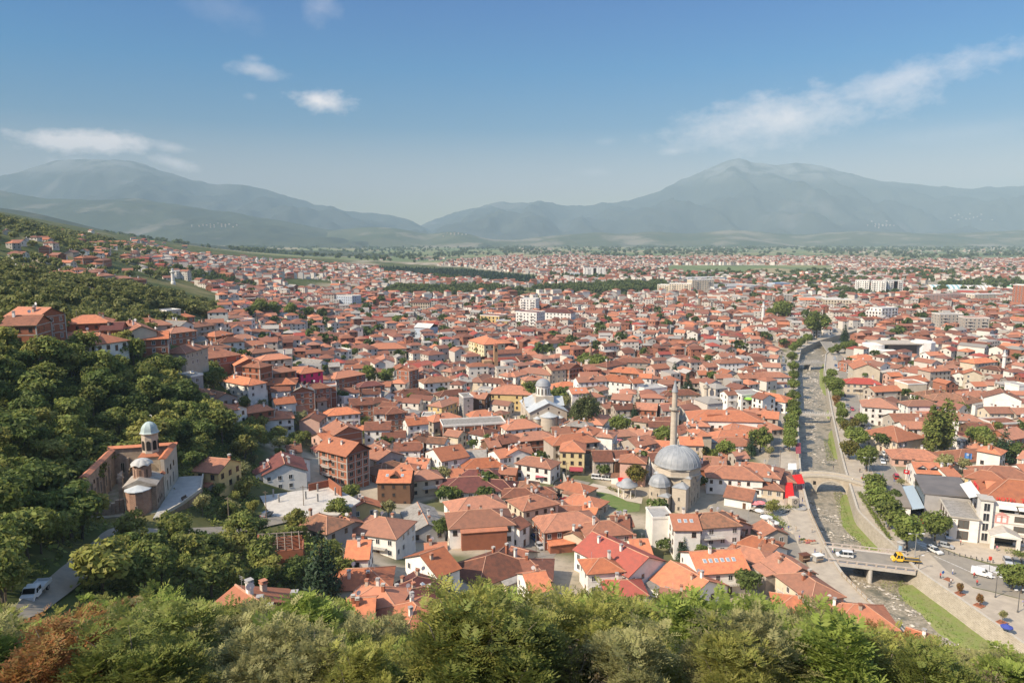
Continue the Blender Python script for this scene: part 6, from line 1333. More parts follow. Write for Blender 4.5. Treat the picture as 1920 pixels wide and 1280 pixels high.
def stuff_house(x, y, z, yaw, L, W, h, rise, kind, rm, wm, tr, tw, win=0, base=-2.5):
    c, s = cos(yaw), sin(yaw); k = len(sv)
    def P(q): return (x+q[0]*c-q[1]*s, y+q[0]*s+q[1]*c, z+q[2])
    a, b, o = L/2, W/2, .45
    def add(pts, faces, m, tn):
        k = len(sv); sv.extend(P(q) for q in pts); sf.extend(tuple(k+i for i in f) for f in faces); sm.extend([m]*len(faces)); st_.extend([tn]*len(faces))
    if kind == 'g':
        add([(-a,-b,base),(a,-b,base),(a,b,base),(-a,b,base),(-a,-b,h),(a,-b,h),(a,b,h),(-a,b,h),(-a,0,h+rise),(a,0,h+rise)], [(0,1,5,4),(1,2,6,9,5),(2,3,7,6),(3,0,4,8,7)], wm, tw)
        e = h-o*rise/b
        add([(-a-o,-b-o,e),(a+o,-b-o,e),(a+o,0,h+rise+.08),(-a-o,0,h+rise+.08),(a+o,b+o,e),(-a-o,b+o,e)], [(0,1,2,3),(3,2,4,5)], rm, tr)
    elif kind == 'h':
        add([(-a,-b,base),(a,-b,base),(a,b,base),(-a,b,base),(-a,-b,h),(a,-b,h),(a,b,h),(-a,b,h)], [(0,1,5,4),(1,2,6,5),(2,3,7,6),(3,0,4,7)], wm, tw)
        r = max(.2, a-b); e = h-.12
        add([(-a-o,-b-o,e),(a+o,-b-o,e),(a+o,b+o,e),(-a-o,b+o,e),(-r,0,h+rise),(r,0,h+rise)], [(0,1,5,4),(1,2,5),(2,3,4,5),(3,0,4)], rm, tr)
    else:
        add([(-a,-b,base),(a,-b,base),(a,b,base),(-a,b,base),(-a,-b,h),(a,-b,h),(a,b,h),(-a,b,h)], [(0,1,5,4),(1,2,6,5),(2,3,7,6),(3,0,4,7)], wm, tw); add([(-a,-b,h),(a,-b,h),(a,b,h),(-a,b,h)], [(0,1,2,3)], rm, tr)
    if win:
        for nx_, ny_, ln, off in ((0,-1,L,b),(1,0,W,a),(-1,0,W,a)):
            if facing(yaw, nx_, ny_, x, y) < .15: continue
            n = max(1, int(ln/3.2))
            for st in range(int(h/2.8)):
                for i in range(n):
                    if R6.random() < .2: continue
                    tt = (i+.5)/n*ln-ln/2; ww = .55; z0 = 1.+2.8*st; q = []
                    for dx, dz in ((-ww,0),(ww,0),(ww,1.35),(-ww,1.35)): t_ = tt+dx; q.append((nx_*(off+.03)-ny_*t_, ny_*(off+.03)+nx_*t_, z0+dz))
                    add(q, [(0,1,2,3)], len(FM)-1, .5)
def pick_roof(rr): return 0 if rr < .38 else 1 if rr < .80 else 2 if rr < .88 else 3
def pick_wall(rr): return 4 if rr < .68 else 5 if rr < .86 else 6
y = 175.; n_ind = 0
while y < 3500:
    s = 11.8 if y < 500 else 12.4 if y < 900 else 14.6 if y < 1600 else 17.5
    x = -y*.76-20
    while x < y*.78+20:
        xx, yv = x+R6.uniform(-.3,.3)*s, y+R6.uniform(-.3,.3)*s; x += s
        z = float(T(xx, yv)); u, v, zc = proj(xx, yv, z)
        if not (-40 < u < 1960) or not town_at(u, v): continue
        if z > 60 or in_river(xx, yv, 12): continue
        th = .9*(vnoise(xx/170+3, yv/170+8)-.5)*2+(.15 if u > 1440 else 0.)+R6.uniform(-.12,.12)+(pi/2 if R6.random() < .42 else 0)
        L_, W_ = R6.uniform(7., 13.), R6.uniform(6.2, 9.4); S = R6.choice([1,1,2,2,2,3,3]) if y < 900 else R6.choice([1,1,2,2,3,3,4])
        if R6.random() < .05: L_ *= 1.6; W_ *= 1.25
        if R6.random() < (.17 if y < 520 else .095): FILL_TREES.append((xx, yv, z)); continue
        if y > 900 and vnoise(xx/140, yv/140) > .8: FILL_TREES.append((xx, yv, z)); continue
        rad = (L_+W_)/4*.92
        if not free(xx, yv, rad if y < 420 else rad*.85):
            L_ = W_ = 6.4; S = 1
            if y > 420 or not free(xx, yv, 3.1): continue
        kind = R6.choices('ghf', (.5,.42,.08))[0]
        if zc < 345:
            rc = R6.choices('orbptg', (.3,.3,.2,.05,.1,.05))[0]; wc = R6.choices('wcskme', (.42,.14,.14,.18,.06,.06))[0]
            house(xx, yv, th, L_, W_, S, kind, 'w' if kind == 'f' else rc, wc, R=R6, maxn=8); n_ind += 1
        else:
            rm = 3 if kind == 'f' else pick_roof(R6.random()); wl = pick_wall(R6.random())
            occupy(xx, yv, rad*.8)
            stuff_house(xx, yv, z, th, L_, W_, S*2.8+.3, W_*.22, kind, rm, wl, R6.random(), R6.random(), 1 if yv < 1000 else 0)
    y += s
# straggling hamlets on the slopes and far fields
for (u, v, n, su, sv_, key) in ((60,470,12,50,24,None),(130,445,14,60,14,None),(230,470,34,70,16,None),(270,458,24,50,8,None),(300,500,26,50,20,None),(190,515,16,70,14,None),(90,490,10,60,14,None)):
    for k in range(n):
        p = hit(u+R6.gauss(0,su*.6), v+R6.gauss(0,sv_*.6), 0, 420)
        if free(p[0], p[1], 7): occupy(p[0], p[1], 7); stuff_house(p[0], p[1], p[2], R6.uniform(-.6,.6), R6.uniform(9,13), 8.5, R6.choice([3.1,5.9]), 2., R6.choice('gh'), pick_roof(R6.random()*.9), pick_wall(R6.random()), R6.random(), R6.random(), 1)
for (u, v, n, su, sv_, key) in ((405,425,46,34,4,'hill8200'),(1645,424,40,24,3,'mountain15000'),(1805,412,36,32,3,'mountain15000'),(1120,462,50,50,4,None),(1230,460,70,60,4,None),(1490,455,80,60,4,None),(1600,453,50,40,3,None),(1740,460,80,60,4,None),(1350,468,50,90,6,None),(1650,472,70,120,6,None),(1860,470,60,70,6,None),(1000,470,50,50,5,None),(790,487,22,60,2,None),(1050,474,30,40,4,None),(860,440,14,30,3,'hill8000'),(1100,480,40,60,5,None)):
    for k in range(n):
        uu, vv = u+R6.gauss(0,su*.55), v+R6.gauss(0,sv_*.55)
        p = on_layer(key, uu, vv) if key else hit(uu, vv, 0, 1500)
        if p is None: continue
        f = min(1.5, max(1., proj(*p)[2]/6500))
        stuff_house(p[0], p[1], p[2], R6.uniform(-.6,.6), 11*f, 9*f, 5.5*f, 2*f, 'h', pick_roof(R6.random()), R6.choice((4, 4, 6)), R6.random(), R6.uniform(.2, .8), 0, -8*f)
g_ = bpy.data.objects['ground'].data.attributes; f_ = fld.copy(); v_ = veg.copy(); PV = [np.array([proj(a, b, 0)[:2] for a, b in zip(GX[i], GY[i])]) if gx[i] > -700 and gx[i] < 1600 else None for i in range(nx)]
for i in range(nx):
    if PV[i] is None: continue
    for j in np.nonzero((GY[i] > 500) & (GY[i] < 2600))[0]:
        if inpoly(EXCL[3], *PV[i][j]) or inpoly(EXCL[4], *PV[i][j]): f_[i,j] = 1
        elif inpoly(EXCL[2], *PV[i][j]) or inpoly(EXCL[6], *PV[i][j]) or inpoly(EXCL[0], *PV[i][j]) or inpoly(EXCL[1], *PV[i][j]): v_[i,j] = 1
g_['field'].data.foreach_set('value', f_.ravel().astype(np.float32)); g_['veg'].data.foreach_set('value', v_.ravel().astype(np.float32))
me = bpy.data.meshes.new('distant_houses'); me.from_pydata(sv, [], sf); me.update()
for q in FM: me.materials.append(q)
me.polygons.foreach_set('material_index', sm); a = me.attributes.new('tint', 'FLOAT', 'FACE'); a.data.foreach_set('value', np.array(st_, np.float32))
structure('distant_houses', me, 'stuff')
print('individual fill houses', n_ind, 'faces', len(sf), 'named', len(HOUSES))
# ------------------------------------------------------------------ trees
def lmat(name, c, c2, mixf=.8, rand=.22, tr=.38, t0=.55, t1=1.5): return mat(name, c, .62, objrand=rand, tint=(t0, t1, c2, mixf), trans=tr, spec=.25)
LEAF = dict(forest=lmat('forest_leaf', (.155,.195,.042), (.23,.225,.06), tr=.45), dark=lmat('dark_leaf', (.115,.16,.036), (.15,.175,.045), tr=.45), street=lmat('street_leaf', (.16,.21,.042), (.205,.22,.055), tr=.42),
  yellow=lmat('yellowing_leaf', (.15,.16,.028), (.19,.13,.035)), conifer=lmat('conifer_needle', (.022,.045,.018), (.035,.058,.024), tr=.1), willow=lmat('willow_leaf', (.10,.125,.040), (.13,.135,.05)),
  shrub=lmat('shrub_leaf', (.26,.275,.06), (.32,.285,.085), tr=.48), olive=lmat('olive_leaf', (.27,.27,.105), (.33,.295,.13), tr=.48), rust=lmat('rust_leaf', (.30,.12,.045), (.22,.19,.06), tr=.48), dry=lmat('dry_leaf', (.17,.125,.06), (.115,.105,.045)), bright=lmat('bright_leaf', (.22,.285,.052), (.27,.30,.075), tr=.48))
bark = mat('bark', (.135,.105,.075), .95, (.08,.06,.045), 6., .8); bark_p = mat('pale_bark', (.26,.22,.17), .95, (.17,.14,.1), 5., .8)
def rot_rows(n, rs): v = rs.normal(size=(n,3)); return v/np.linalg.norm(v, axis=1)[:,None]
def quads_at(C, N, size, rs, asp=.62):
    n = len(C); t = np.cross(N, rot_rows(n, rs)); t /= np.linalg.norm(t, axis=1)[:,None]+1e-9; s = np.cross(N, t)
    a = (size*(.6+.8*rs.rand(n)))[:,None]; b = a*asp
    V = np.stack([C-t*a, C-s*b+N*a*.12, C+t*a, C+s*b+N*a*.12], 1).reshape(-1,3); return V, np.arange(4*n).reshape(n,4)
def crown_pts(clumps, n, rs, up=.25, rnd_=.75, shell=.35):
    """points and leaf normals on lumpy clumps (x, y, z, r, squash)"""
    cl = np.array(clumps); w = cl[:,3]**2; k = rs.choice(len(cl), n, p=w/w.sum()); d = rot_rows(n, rs)
    d[:,2] = np.where((d[:,2] < -.3) & (rs.rand(n) < .6), -d[:,2], d[:,2])
    r = cl[k,3]*(1-shell*rs.rand(n)**1.6); P = cl[k,:3]+d*r[:,None]*np.c_[np.ones(n), np.ones(n), cl[k,4]]
    N = d+rnd_*rot_rows(n, rs)+np.array((0,0,up)); N /= np.linalg.norm(N, axis=1)[:,None]; return P, N, k
def clumps_of(kind, H, Wd, rs):
    out = []
    if kind == 'broad':
        z0 = H*.28; c = np.array((0,0,z0+(H-z0)*.5)); R = np.array((Wd/2, Wd/2, (H-z0)/2)); n = 17
        for i in range(n):
            d = rot_rows(1, rs)[0]; d[2] = abs(d[2])*(1 if rs.rand() < .7 else -.8); q = c+d*R*(.42+.46*rs.rand()); out.append((*q, Wd*(.10+.15*rs.rand()), .82))
        out.append((*c, Wd*.26, 1))
    elif kind == 'round':
        z0 = H*.24; c = np.array((0,0,z0+(H-z0)*.5)); R = np.array((Wd/2, Wd/2, (H-z0)/2))
        for i in range(26):
            d = rot_rows(1, rs)[0]; out.append((*(c+d*R*(.62+.12*rs.rand())), Wd*(.15+.05*rs.rand()), .95))
        out.append((*c, Wd*.33, 1))
    elif kind == 'poplar':
        for i in range(30):
            z = H*(.1+.88*i/30); w = Wd/2*min(1, (1-i/30)*2.2+.12)*min(1, .5+i/12); a = rs.rand()*6.3; out.append((w*.5*cos(a), w*.5*sin(a), z, max(.25, w*.62), 1.5))
    elif kind == 'conifer':
        n = 11
        for i in range(n):
            f = i/n; r = Wd/2*(1-f)**.85+.12; m = 7 if f < .6 else 4
            for j in range(m):
                a = 2*pi*(j+rs.rand())/m; out.append((r*.58*cos(a), r*.58*sin(a), H*(.1+.88*f)-r*.12, r*.46+.1, .42))
    elif kind == 'willow':
        for i in range(24):
            a = rs.rand()*6.3; q = rs.rand()**.5; out.append((Wd*.36*q*cos(a), Wd*.36*q*sin(a), H*(.35+.5*(1-q*q)+.08*rs.rand()), Wd*(.11+.05*rs.rand()), 1.9))
    return out
def crown_mesh(name, kind, H, Wd, n, leaf, m, seed, asp=.6):
    rs = np.random.RandomState(seed); cl = clumps_of(kind, H, Wd, rs); P, N, k = crown_pts(cl, n, rs, rnd_=.8 if kind != 'conifer' else .6)
    P += .035*Wd*rs.normal(size=P.shape)*np.array((1,1,.8)); V, Q = quads_at(P, N, leaf, rs, asp)
    ct = rs.rand(len(cl)); tint = np.clip(.55*rs.rand(n)+.45*ct[k], 0, 1); me = npmesh(name, V, Q, m, tint=tint); return me, cl
def trunk_mesh(H, r, cl, seed, m=None, z0=.3, lean=.03):
    rs = random.Random(seed); b = MB(); top = H*.72; pts = [(0,0,-.8)]+[(H*lean*rs.uniform(-1,1)*f*2, H*lean*rs.uniform(-1,1)*f*2, top*f) for f in (.15,.4,.7,1)]
    b.tube(pts, [r*1.3, r*1.1, r*.85, r*.55, r*.2], 7)
    for c in rs.sample(list(cl), min(len(cl), 7)):
        f = min(.95, max(z0, (c[2]/H)-.18)); z = top*min(1, f*1.05); b.tube([(0,0,z*.9), (c[0]*.5, c[1]*.5, (z+c[2])*.5-.1), (c[0], c[1], c[2])], [r*.5, r*.3, r*.08], 5)
    return b.mesh('trunk', m or bark)
VAR = {}
def variety(key, kind, H, Wd, n, leaf, m, count, seed, r=.16, asp=.6, bk=None):
    VAR[key] = []
    for i in range(count):
        me, cl = crown_mesh('crown', kind, H, Wd*(.9+.2*((i*37)%10)/10), n, leaf, m, seed+i*13, asp); VAR[key].append((trunk_mesh(H, r, cl, seed+i, bk), me, H))
variety('forest', 'broad', 9, 8, 1500, .42, LEAF['forest'], 5, 100, .2)
variety('forestdark', 'broad', 9, 8, 1500, .42, LEAF['dark'], 3, 200, .2)
variety('foresty', 'broad', 7, 6.5, 1200, .38, LEAF['shrub'], 3, 260, .16)
variety('street', 'round', 7, 6.4, 1900, .34, LEAF['street'], 4, 300, .17)
variety('streety', 'round', 7, 6.4, 1900, .34, LEAF['yellow'], 2, 340, .17)
variety('streetr', 'round', 5, 4.2, 900, .30, LEAF['rust'], 2, 360, .12)
variety('poplar', 'poplar', 18, 5.2, 2600, .38, LEAF['forest'], 2, 400, .25)
variety('conifer', 'conifer', 11, 5.6, 2400, .34, LEAF['conifer'], 3, 500, .2, .35)
variety('willow', 'willow', 13, 10, 2800, .36, LEAF['willow'], 2, 600, .26)
variety('olivet', 'broad', 5, 5, 900, .30, LEAF['olive'], 2, 650, .12)
NM = dict(forest=('broadleaf_tree','tree'), forestdark=('broadleaf_tree','tree'), foresty=('broadleaf_tree','tree'), street=('round_tree','tree'), streety=('round_tree','tree'), streetr=('round_tree','tree'), poplar=('poplar_tree','tree'), conifer=('conifer_tree','tree'), willow=('willow_tree','tree'), olivet=('small_tree','tree'))
LOOK = dict(forest='green leafy tree', forestdark='dark green tree', foresty='light olive green tree', street='round green tree', streety='round yellowing tree', streetr='small rusty brown tree', poplar='tall narrow poplar', conifer='dark conifer', willow='tall drooping pale green tree', olivet='low olive green tree')
TREES = []
R7 = random.Random(70)
def tree(key, x, y, z, h, w=None, label=None, group=None):
    tm, cm, H = R7.choice(VAR[key]); s = h/H; nm, ct = NM[key]
    q = s*R7.uniform(.82, 1.28) if w is None else w; o = thing(nm, label or '', ct, (x, y, z), R7.uniform(0, 6.28), group, None, (q, q*R7.uniform(.85, 1.1), s))
    link('trunk', tm, o); link('crown', cm, o)
    u, v, zc = proj(x, y, z+h*.6); TREES.append((o, u, v, zc, key, label)); return o
TP = """1487 652 16 street|1486 668 18 street|1487 686 18 street|1487 703 19 street|1488 720 20 street|1488 742 23 street|1488 772 24 street|1484 799 26 street|1481 829 24 street|1503 640 14 street|1487 758 22 street|1482 814 24 street|1483 786 22 street|1560 700 18 street|1571 738 18 street|1576 762 18 street|1603 792 18 streety|1515 633 15 street|1495 646 14 street
1556 714 22 street|1566 724 30 street|1568 748 15 streetr|1572 759 14 streetr|1579 775 22 street|1577 789 15 street|1588 800 25 streety|1615 785 22 street|1606 818 34 street|1593 840 30 streety|1626 856 38 street|1638 907 40 street|1650 935 42 street|1669 960 46 street|1703 993 52 street|1755 981 46 street
1533 604 36 street|1578 620 16 conifer|1560 656 13 street|1572 652 15 street|1585 649 17 street|1598 645 15 street|1466 580 30 street|1750 797 27 poplar|1775 790 28 poplar|1835 815 34 street|1856 832 40 forest|1884 830 34 conifer|1906 850 38 forestdark|1868 806 30 forest|1802 766 24 street|1772 868 32 olivet|1806 872 22 olivet
992 735 40 street|1046 742 34 street|1096 772 44 willow|1080 778 32 willow|1113 770 34 willow|1058 756 26 olivet|1163 794 34 street|1247 815 34 street|1194 888 36 streety|1312 848 32 streety|1332 852 26 street|1362 842 34 street|1426 820 40 street|1408 828 20 conifer|1398 850 16 olivet|1190 768 18 conifer|1290 716 22 conifer|1326 868 20 streety|1442 846 16 olivet
1100 676 28 street|1124 680 32 street|832 890 26 olivet|851 925 28 street|636 958 46 forest|656 926 34 forest|728 955 34 olivet|826 992 36 forestdark|856 988 34 forestdark|700 856 28 forest|690 702 32 street|721 704 24 street|771 744 15 street|791 743 16 street|850 762 18 street|566 790 34 olivet|540 800 24 forest|602 1040 62 conifer|640 1066 40 forest|1280 1016 26 conifer|1400 1092 48 forestdark
490 575 28 street|512 579 26 street|545 581 24 street|580 584 18 street|1100 772 24 willow|1760 880 20 olivet|745 600 18 street|770 885 22 forest|815 885 18 forest|690 815 24 forest|680 790 20 forest|600 735 20 forest|1450 950 26 foresty|1690 905 14 olivet|1918 1082 44 street|1900 1078 40 street|1370 662 14 conifer|1265 690 16 conifer"""
for row in TP.replace('\n', '|').split('|'):
    u, v, w, k = row.split(); u, v, w = float(u), float(v), float(w)
    p = hit(u, v, 4, 120); zc = proj(*p)[2]; Wm = w*zc/F*(1.12 if u > 1470 and k.startswith('street') else 1.08); hf = {'poplar': 3.3, 'conifer': 2.0, 'willow': 1.35}.get(k, 1.12); Hm = Wm*hf
    p = hit(u, v, Hm*.58, 120)
    if in_river(p[0], p[1], .6): p[0] += 3 if u > 1500 else -3
    H0 = VAR[k][0][2]; W0 = {'street':6.4,'streety':6.4,'streetr':4.2,'poplar':5.2,'conifer':5.6,'willow':10,'forest':8,'forestdark':8,'foresty':6.5,'olivet':5}[k]
    z = float(T(p[0], p[1])); tree(k, p[0], p[1], z, Hm, Wm/W0*1.05); occupy(p[0], p[1], 1.5)
# the woods of the near slope, tree by tree
ZA = [(-80,640),(20,652),(110,664),(230,655),(335,672),(392,705),(408,752),(425,785),(470,830),(478,870),(384,872),(372,900),(385,930),(392,955),(300,985),(170,1000),(95,1075),(45,1112),(20,1150),(-80,1180)]
ZB = [(250,1012),(350,1014),(430,1006),(500,1000),(620,972),(640,1000),(600,1020),(645,1062),(640,1100),(420,1126),(230,1128),(120,1120),(150,1085),(200,1035)]
ZD = [(385,900),(480,870),(490,930),(470,985),(400,990),(372,960)]
def sample(zone, sp, x0, x1, y0, y1, key, lo, hi, label, group, cap, rr=1.5):
    n = 0; yv = y0
    while yv < y1 and n < cap:
        xx = x0
        while xx < x1 and n < cap:
            X, Y = xx+R7.uniform(-.42,.42)*sp, yv+R7.uniform(-.42,.42)*sp; xx += sp
            z = float(T(X, Y)); u, v, zc = proj(X, Y, z)
            if not inpoly(zone, u, v) or not free(X, Y, rr): continue
            k = key(u, v) if callable(key) else key
            h = R7.uniform(lo, hi); tree(k, X, Y, z-.3, h, None, label(k) if callable(label) else label, group); n += 1
        yv += sp
    return n
pickk = lambda u, v: R7.choices(('forest','forestdark','foresty'), (.5,.28,.22))[0]
for u, v in ((5,1128),(14,1142),(-8,1110),(24,1108),(-10,1092),(8,1072),(30,1058),(52,1046),(78,1036),(4,1045),(110,1030)):
    p = hit(u, v, 0, 85); tree('forest' if u % 20 else 'foresty', p[0], p[1], p[2]-.3, R7.uniform(6,9), None, LOOK['forest' if u % 20 else 'foresty']+' in the wood around the ruined church', 'trees of the wood around the ruined church'); occupy(p[0], p[1], 2)
n1 = sample(ZA, 6.1, -210, -40, 78, 340, pickk, 5., 11.5, lambda k: LOOK[k]+' in the wood around the ruined church', 'trees of the wood around the ruined church', 290, 1.2)
n2 = sample(ZB, 5.6, -90, -25, 108, 185, pickk, 4., 9., lambda k: LOOK[k]+' in the thicket below the hillside road', 'trees of the thicket below the hillside road', 110, 1.2)
n3 = sample(ZD, 6., -110, -60, 150, 260, lambda u, v: R7.choice(('foresty','forest','olivet')), 4, 6.5, lambda k: LOOK[k]+' on the bank between church terrace and houses', 'trees on the bank below the church terrace', 40, 1.)
ZE = [(450,735),(500,748),(560,790),(590,815),(565,850),(530,872),(490,840),(455,800)]
n3 += sample(ZE, 6.5, -170, -60, 190, 420, lambda u, v: R7.choice(('foresty','forest','olivet')), 3.5, 7, lambda k: LOOK[k]+' in the gardens at the edge of the wood', 'trees in the gardens at the edge of the wood', 60, .8)
print('wood', n1, n2, n3)
# --- masses of trees nobody would count
def crown_template(kind, H, Wd, n, leaf, seed):
    rs = np.random.RandomState(seed); cl = clumps_of(kind, H, Wd, rs); P, N, k = crown_pts(cl, n, rs); V, Q = quads_at(P, N, leaf, rs, .7); t = np.clip(.5*rs.rand(n)+.5*rs.rand(len(cl))[k], 0, 1); return V, t
def tree_mass(name, spots, kind, H, Wd, n, leaf, m, seed, hv=.35):
    tp = [crown_template(kind, H, Wd, n, leaf, seed+i) for i in range(4)]; rs = np.random.RandomState(seed); VV, TT = [], []
    for x, y, z in spots:
        V, t = tp[rs.randint(4)]; a = rs.rand()*6.28; s = 1+hv*(rs.rand()*2-1); c_, s_ = cos(a)*s, sin(a)*s
        VV.append(np.c_[V[:,0]*c_-V[:,1]*s_+x, V[:,0]*s_+V[:,1]*c_+y, V[:,2]*s*(1+.25*(rs.rand()-.5))+z]); TT.append(np.clip(t*.7+.3*rs.rand(), 0, 1))
    V = np.concatenate(VV); return structure(name, npmesh(name, V, np.arange(len(V)).reshape(-1,4), m, tint=np.concatenate(TT)), 'stuff')
def spots_in(zone, sp, y0, y1, x0, x1, dens=None, rr=2., jit=.45):
    out = []; yv = y0
    while yv < y1:
        xx = x0
        while xx < x1:
            X, Y = xx+R7.uniform(-jit,jit)*sp, yv+R7.uniform(-jit,jit)*sp; xx += sp
            u = 960+F*X/max(Y, 1)
            if u < -140 or u > 2060: continue
            z = float(T(X, Y)); u, v, zc = proj(X, Y, z)
            if (zone is None or inpoly(zone, u, v)) and (dens is None or R7.random() < dens(X, Y, u, v)) and free(X, Y, rr): out.append((X, Y, z-.4))
        yv += sp
    return out
ZC = [(-120,496),(30,506),(130,520),(190,535),(330,545),(405,565),(415,598),(395,602),(330,585),(250,585),(180,590),(110,575),(-120,585)]
ZC1 = [(-120,585),(20,576),(110,590),(190,588),(300,598),(345,610),(350,640),(230,645),(120,640),(-120,640)]
ZC2 = [(-120,385),(0,405),(90,425),(190,440),(260,462),(320,480),(330,515),(290,530),(200,520),(30,505),(-120,500)]
tree_mass('wood_on_slope', spots_in(ZC, 7.2, 260, 620, -480, -130, None, 1.5)+spots_in(ZC1, 7., 230, 420, -300, -110, None, 1.5), 'broad', 7.5, 7.5, 420, .62, lmat('slope_wood_leaf', (.15,.175,.042), (.22,.205,.065), .9), 710)
tree_mass('scattered_wood', spots_in(ZC2, 9., 430, 1500, -1100, -200, lambda x, y, u, v: .95 if vnoise(x/60, y/60) > .5 else .12, 3.), 'broad', 7, 8, 150, .95, MATS['slope_wood_leaf'], 720)
near_f = [(x, y, z) for x, y, z in FILL_TREES if y < 520]; far_f = [(x, y, z) for x, y, z in FILL_TREES if y >= 520]
tree_mass('garden_trees', near_f, 'broad', 6, 5.5, 420, .45, lmat('garden_leaf', (.075,.11,.022), (.105,.125,.032), .9), 730)
tree_mass('distant_trees', far_f, 'broad', 9, 9, 110, 1.2, MATS['garden_leaf'], 740)
PA = [(700,503),(870,509),(960,517),(1005,523),(1005,535),(860,523),(720,512)]; PB = [(722,541),(850,540),(970,543),(1100,537),(1250,532),(1256,548),(1100,553),(960,549),(850,557),(735,553)]
tree_mass('pine_wood', spots_in(PA, 11, 900, 2300, -500, 100, None, 1.), 'conifer', 10, 7.5, 130, 1.2, lmat('pine_wood_leaf', (.022,.042,.02), (.03,.05,.022), .8, tr=.1), 750)
tree_mass('wooded_park', spots_in(PB, 10, 900, 1650, -300, 330, lambda x, y, u, v: 1. if vnoise(x/60+5, y/60) > .25 else .1, 1.), 'broad', 9.5, 9.5, 150, 1.15, lmat('park_leaf', (.085,.12,.03), (.13,.14,.045), .9), 760)
def fdens(x, y, u, v):
    if town_at(u, v): return 0.
    return .5 if vnoise(x/160+9, y/90) > .72 else .025
FZ = [(-200,440),(300,462),(480,486),(700,500),(850,486),(960,479),(1200,482),(1700,486),(2100,486),(2100,452),(1000,455),(400,440)]
tree_mass('field_trees', spots_in(FZ, 30, 2500, 6500, -3800, 5000, fdens, 4.), 'broad', 13, 20, 36, 4.2, lmat('field_leaf', (.08,.11,.035), (.11,.125,.042), .8), 770)
tree_mass('field_trees', [p for p in spots_in([(1080,515),(2000,508),(2000,545),(1480,560),(1350,552),(1250,550)], 12, 1000, 1900, 100, 1500, lambda x, y, u, v: .85 if vnoise(x/70+2, y/70) > .66 else .06, 3.)], 'broad', 12, 10, 120, 1.3, MATS['park_leaf'], 780)
# --- scrub of the near slope: feathery bushes one by one
def frond_bush(seed, H, Wd, nf, m, nl=11, ll=.105, fl=.62, droop=.35):
    nf = int(nf*1.9)
    rs = np.random.RandomState(seed); cl = []
    for i in range(11):
        a = rs.rand()*6.28; q = rs.rand()**.5; cl.append((Wd*.40*q*cos(a), Wd*.40*q*sin(a), H*(.42+.46*(1-q*.7)*rs.rand()+.08), Wd*(.13+.09*rs.rand()), .85))
    for i in range(9):
        a = rs.rand()*6.28; q = rs.rand()**.5; cl.append((Wd*.42*q*cos(a), Wd*.42*q*sin(a), H*(.82+.26*rs.rand()*(1-.5*q)), Wd*(.04+.025*rs.rand()), 2.4))
    P, D, k = crown_pts(cl, nf, rs, up=.6, rnd_=.6); D[:,2] *= .7; D /= np.linalg.norm(D, axis=1)[:,None]
    S = np.cross(D, np.array((0,0,1.))); S /= np.linalg.norm(S, axis=1)[:,None]+1e-9; Nn = np.cross(S, D)
    L_ = fl*(.55+.8*rs.rand(nf)); VV, TT = [], []; ct = rs.rand(len(cl))
    for j in range(nl):
        f = (j//2+1)/((nl+1)//2); sd = 1 if j % 2 else -1
        C = P+D*(L_*f)[:,None]-np.array((0,0,1.))*(droop*L_*f*f)[:,None]
        if j == nl-1: ax = D
        else: ax = D*.45+S*sd*.9
        ax = ax/np.linalg.norm(ax, axis=1)[:,None]; l2 = (ll*(1.15-.5*f)*(.8+.4*rs.rand(nf)))[:,None]*L_[:,None]/fl; nn = Nn+.35*rot_rows(nf, rs); sd2 = np.cross(nn, ax); sd2 /= np.linalg.norm(sd2, axis=1)[:,None]+1e-9
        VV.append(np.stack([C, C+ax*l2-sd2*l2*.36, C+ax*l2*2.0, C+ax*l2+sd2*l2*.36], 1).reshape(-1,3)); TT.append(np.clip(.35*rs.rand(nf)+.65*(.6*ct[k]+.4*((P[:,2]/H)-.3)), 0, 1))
    V = np.concatenate(VV); me = npmesh('crown', V, np.arange(len(V)).reshape(-1,4), m, tint=np.concatenate(TT))
    b = MB(); r2 = random.Random(seed)
    for c in r2.sample(cl, 8):
        bx, by = c[0]*.18, c[1]*.18; b.tube([(bx,by,-1), (c[0]*.45+r2.uniform(-.2,.2), c[1]*.45, c[2]*.5), (c[0]*.9, c[1]*.9, c[2]*.95), (c[0]*1.15, c[1]*1.15, c[2]+c[3]*.9)], [.055,.04,.022,.006], 5)
    return b.mesh('stems', bark_p), me, H
def twig_bush(seed, H, Wd, m):
    r2 = random.Random(seed); b = MB(); ends = []
    for i in range(26):
        a = r2.uniform(0, 6.28); q = r2.random(); tip = (Wd*.5*q*cos(a), Wd*.5*q*sin(a), H*(1-.35*q*q)*r2.uniform(.7,1)); mid = (tip[0]*.4, tip[1]*.4, tip[2]*.5); b.tube([(tip[0]*.1, tip[1]*.1, -1), mid, tip], [.035,.022,.005], 4); ends.append(tip)
        for k in range(4):
            f = r2.uniform(.4,.95); s = [mid[j]+(tip[j]-mid[j])*f for j in range(3)]; e = [s[0]+r2.uniform(-.5,.5), s[1]+r2.uniform(-.5,.5), s[2]+r2.uniform(.1,.6)]; b.tube([s, e], [.012,.004], 3); ends.append(e)
    rs = np.random.RandomState(seed); E_ = np.array(ends); C = E_[rs.randint(len(E_), size=420)]+.18*rs.normal(size=(420,3)); V, Q = quads_at(C, rot_rows(420, rs), .09, rs); return b.mesh('stems', bark_p), npmesh('crown', V, Q, m, tint=rs.rand(420)), H
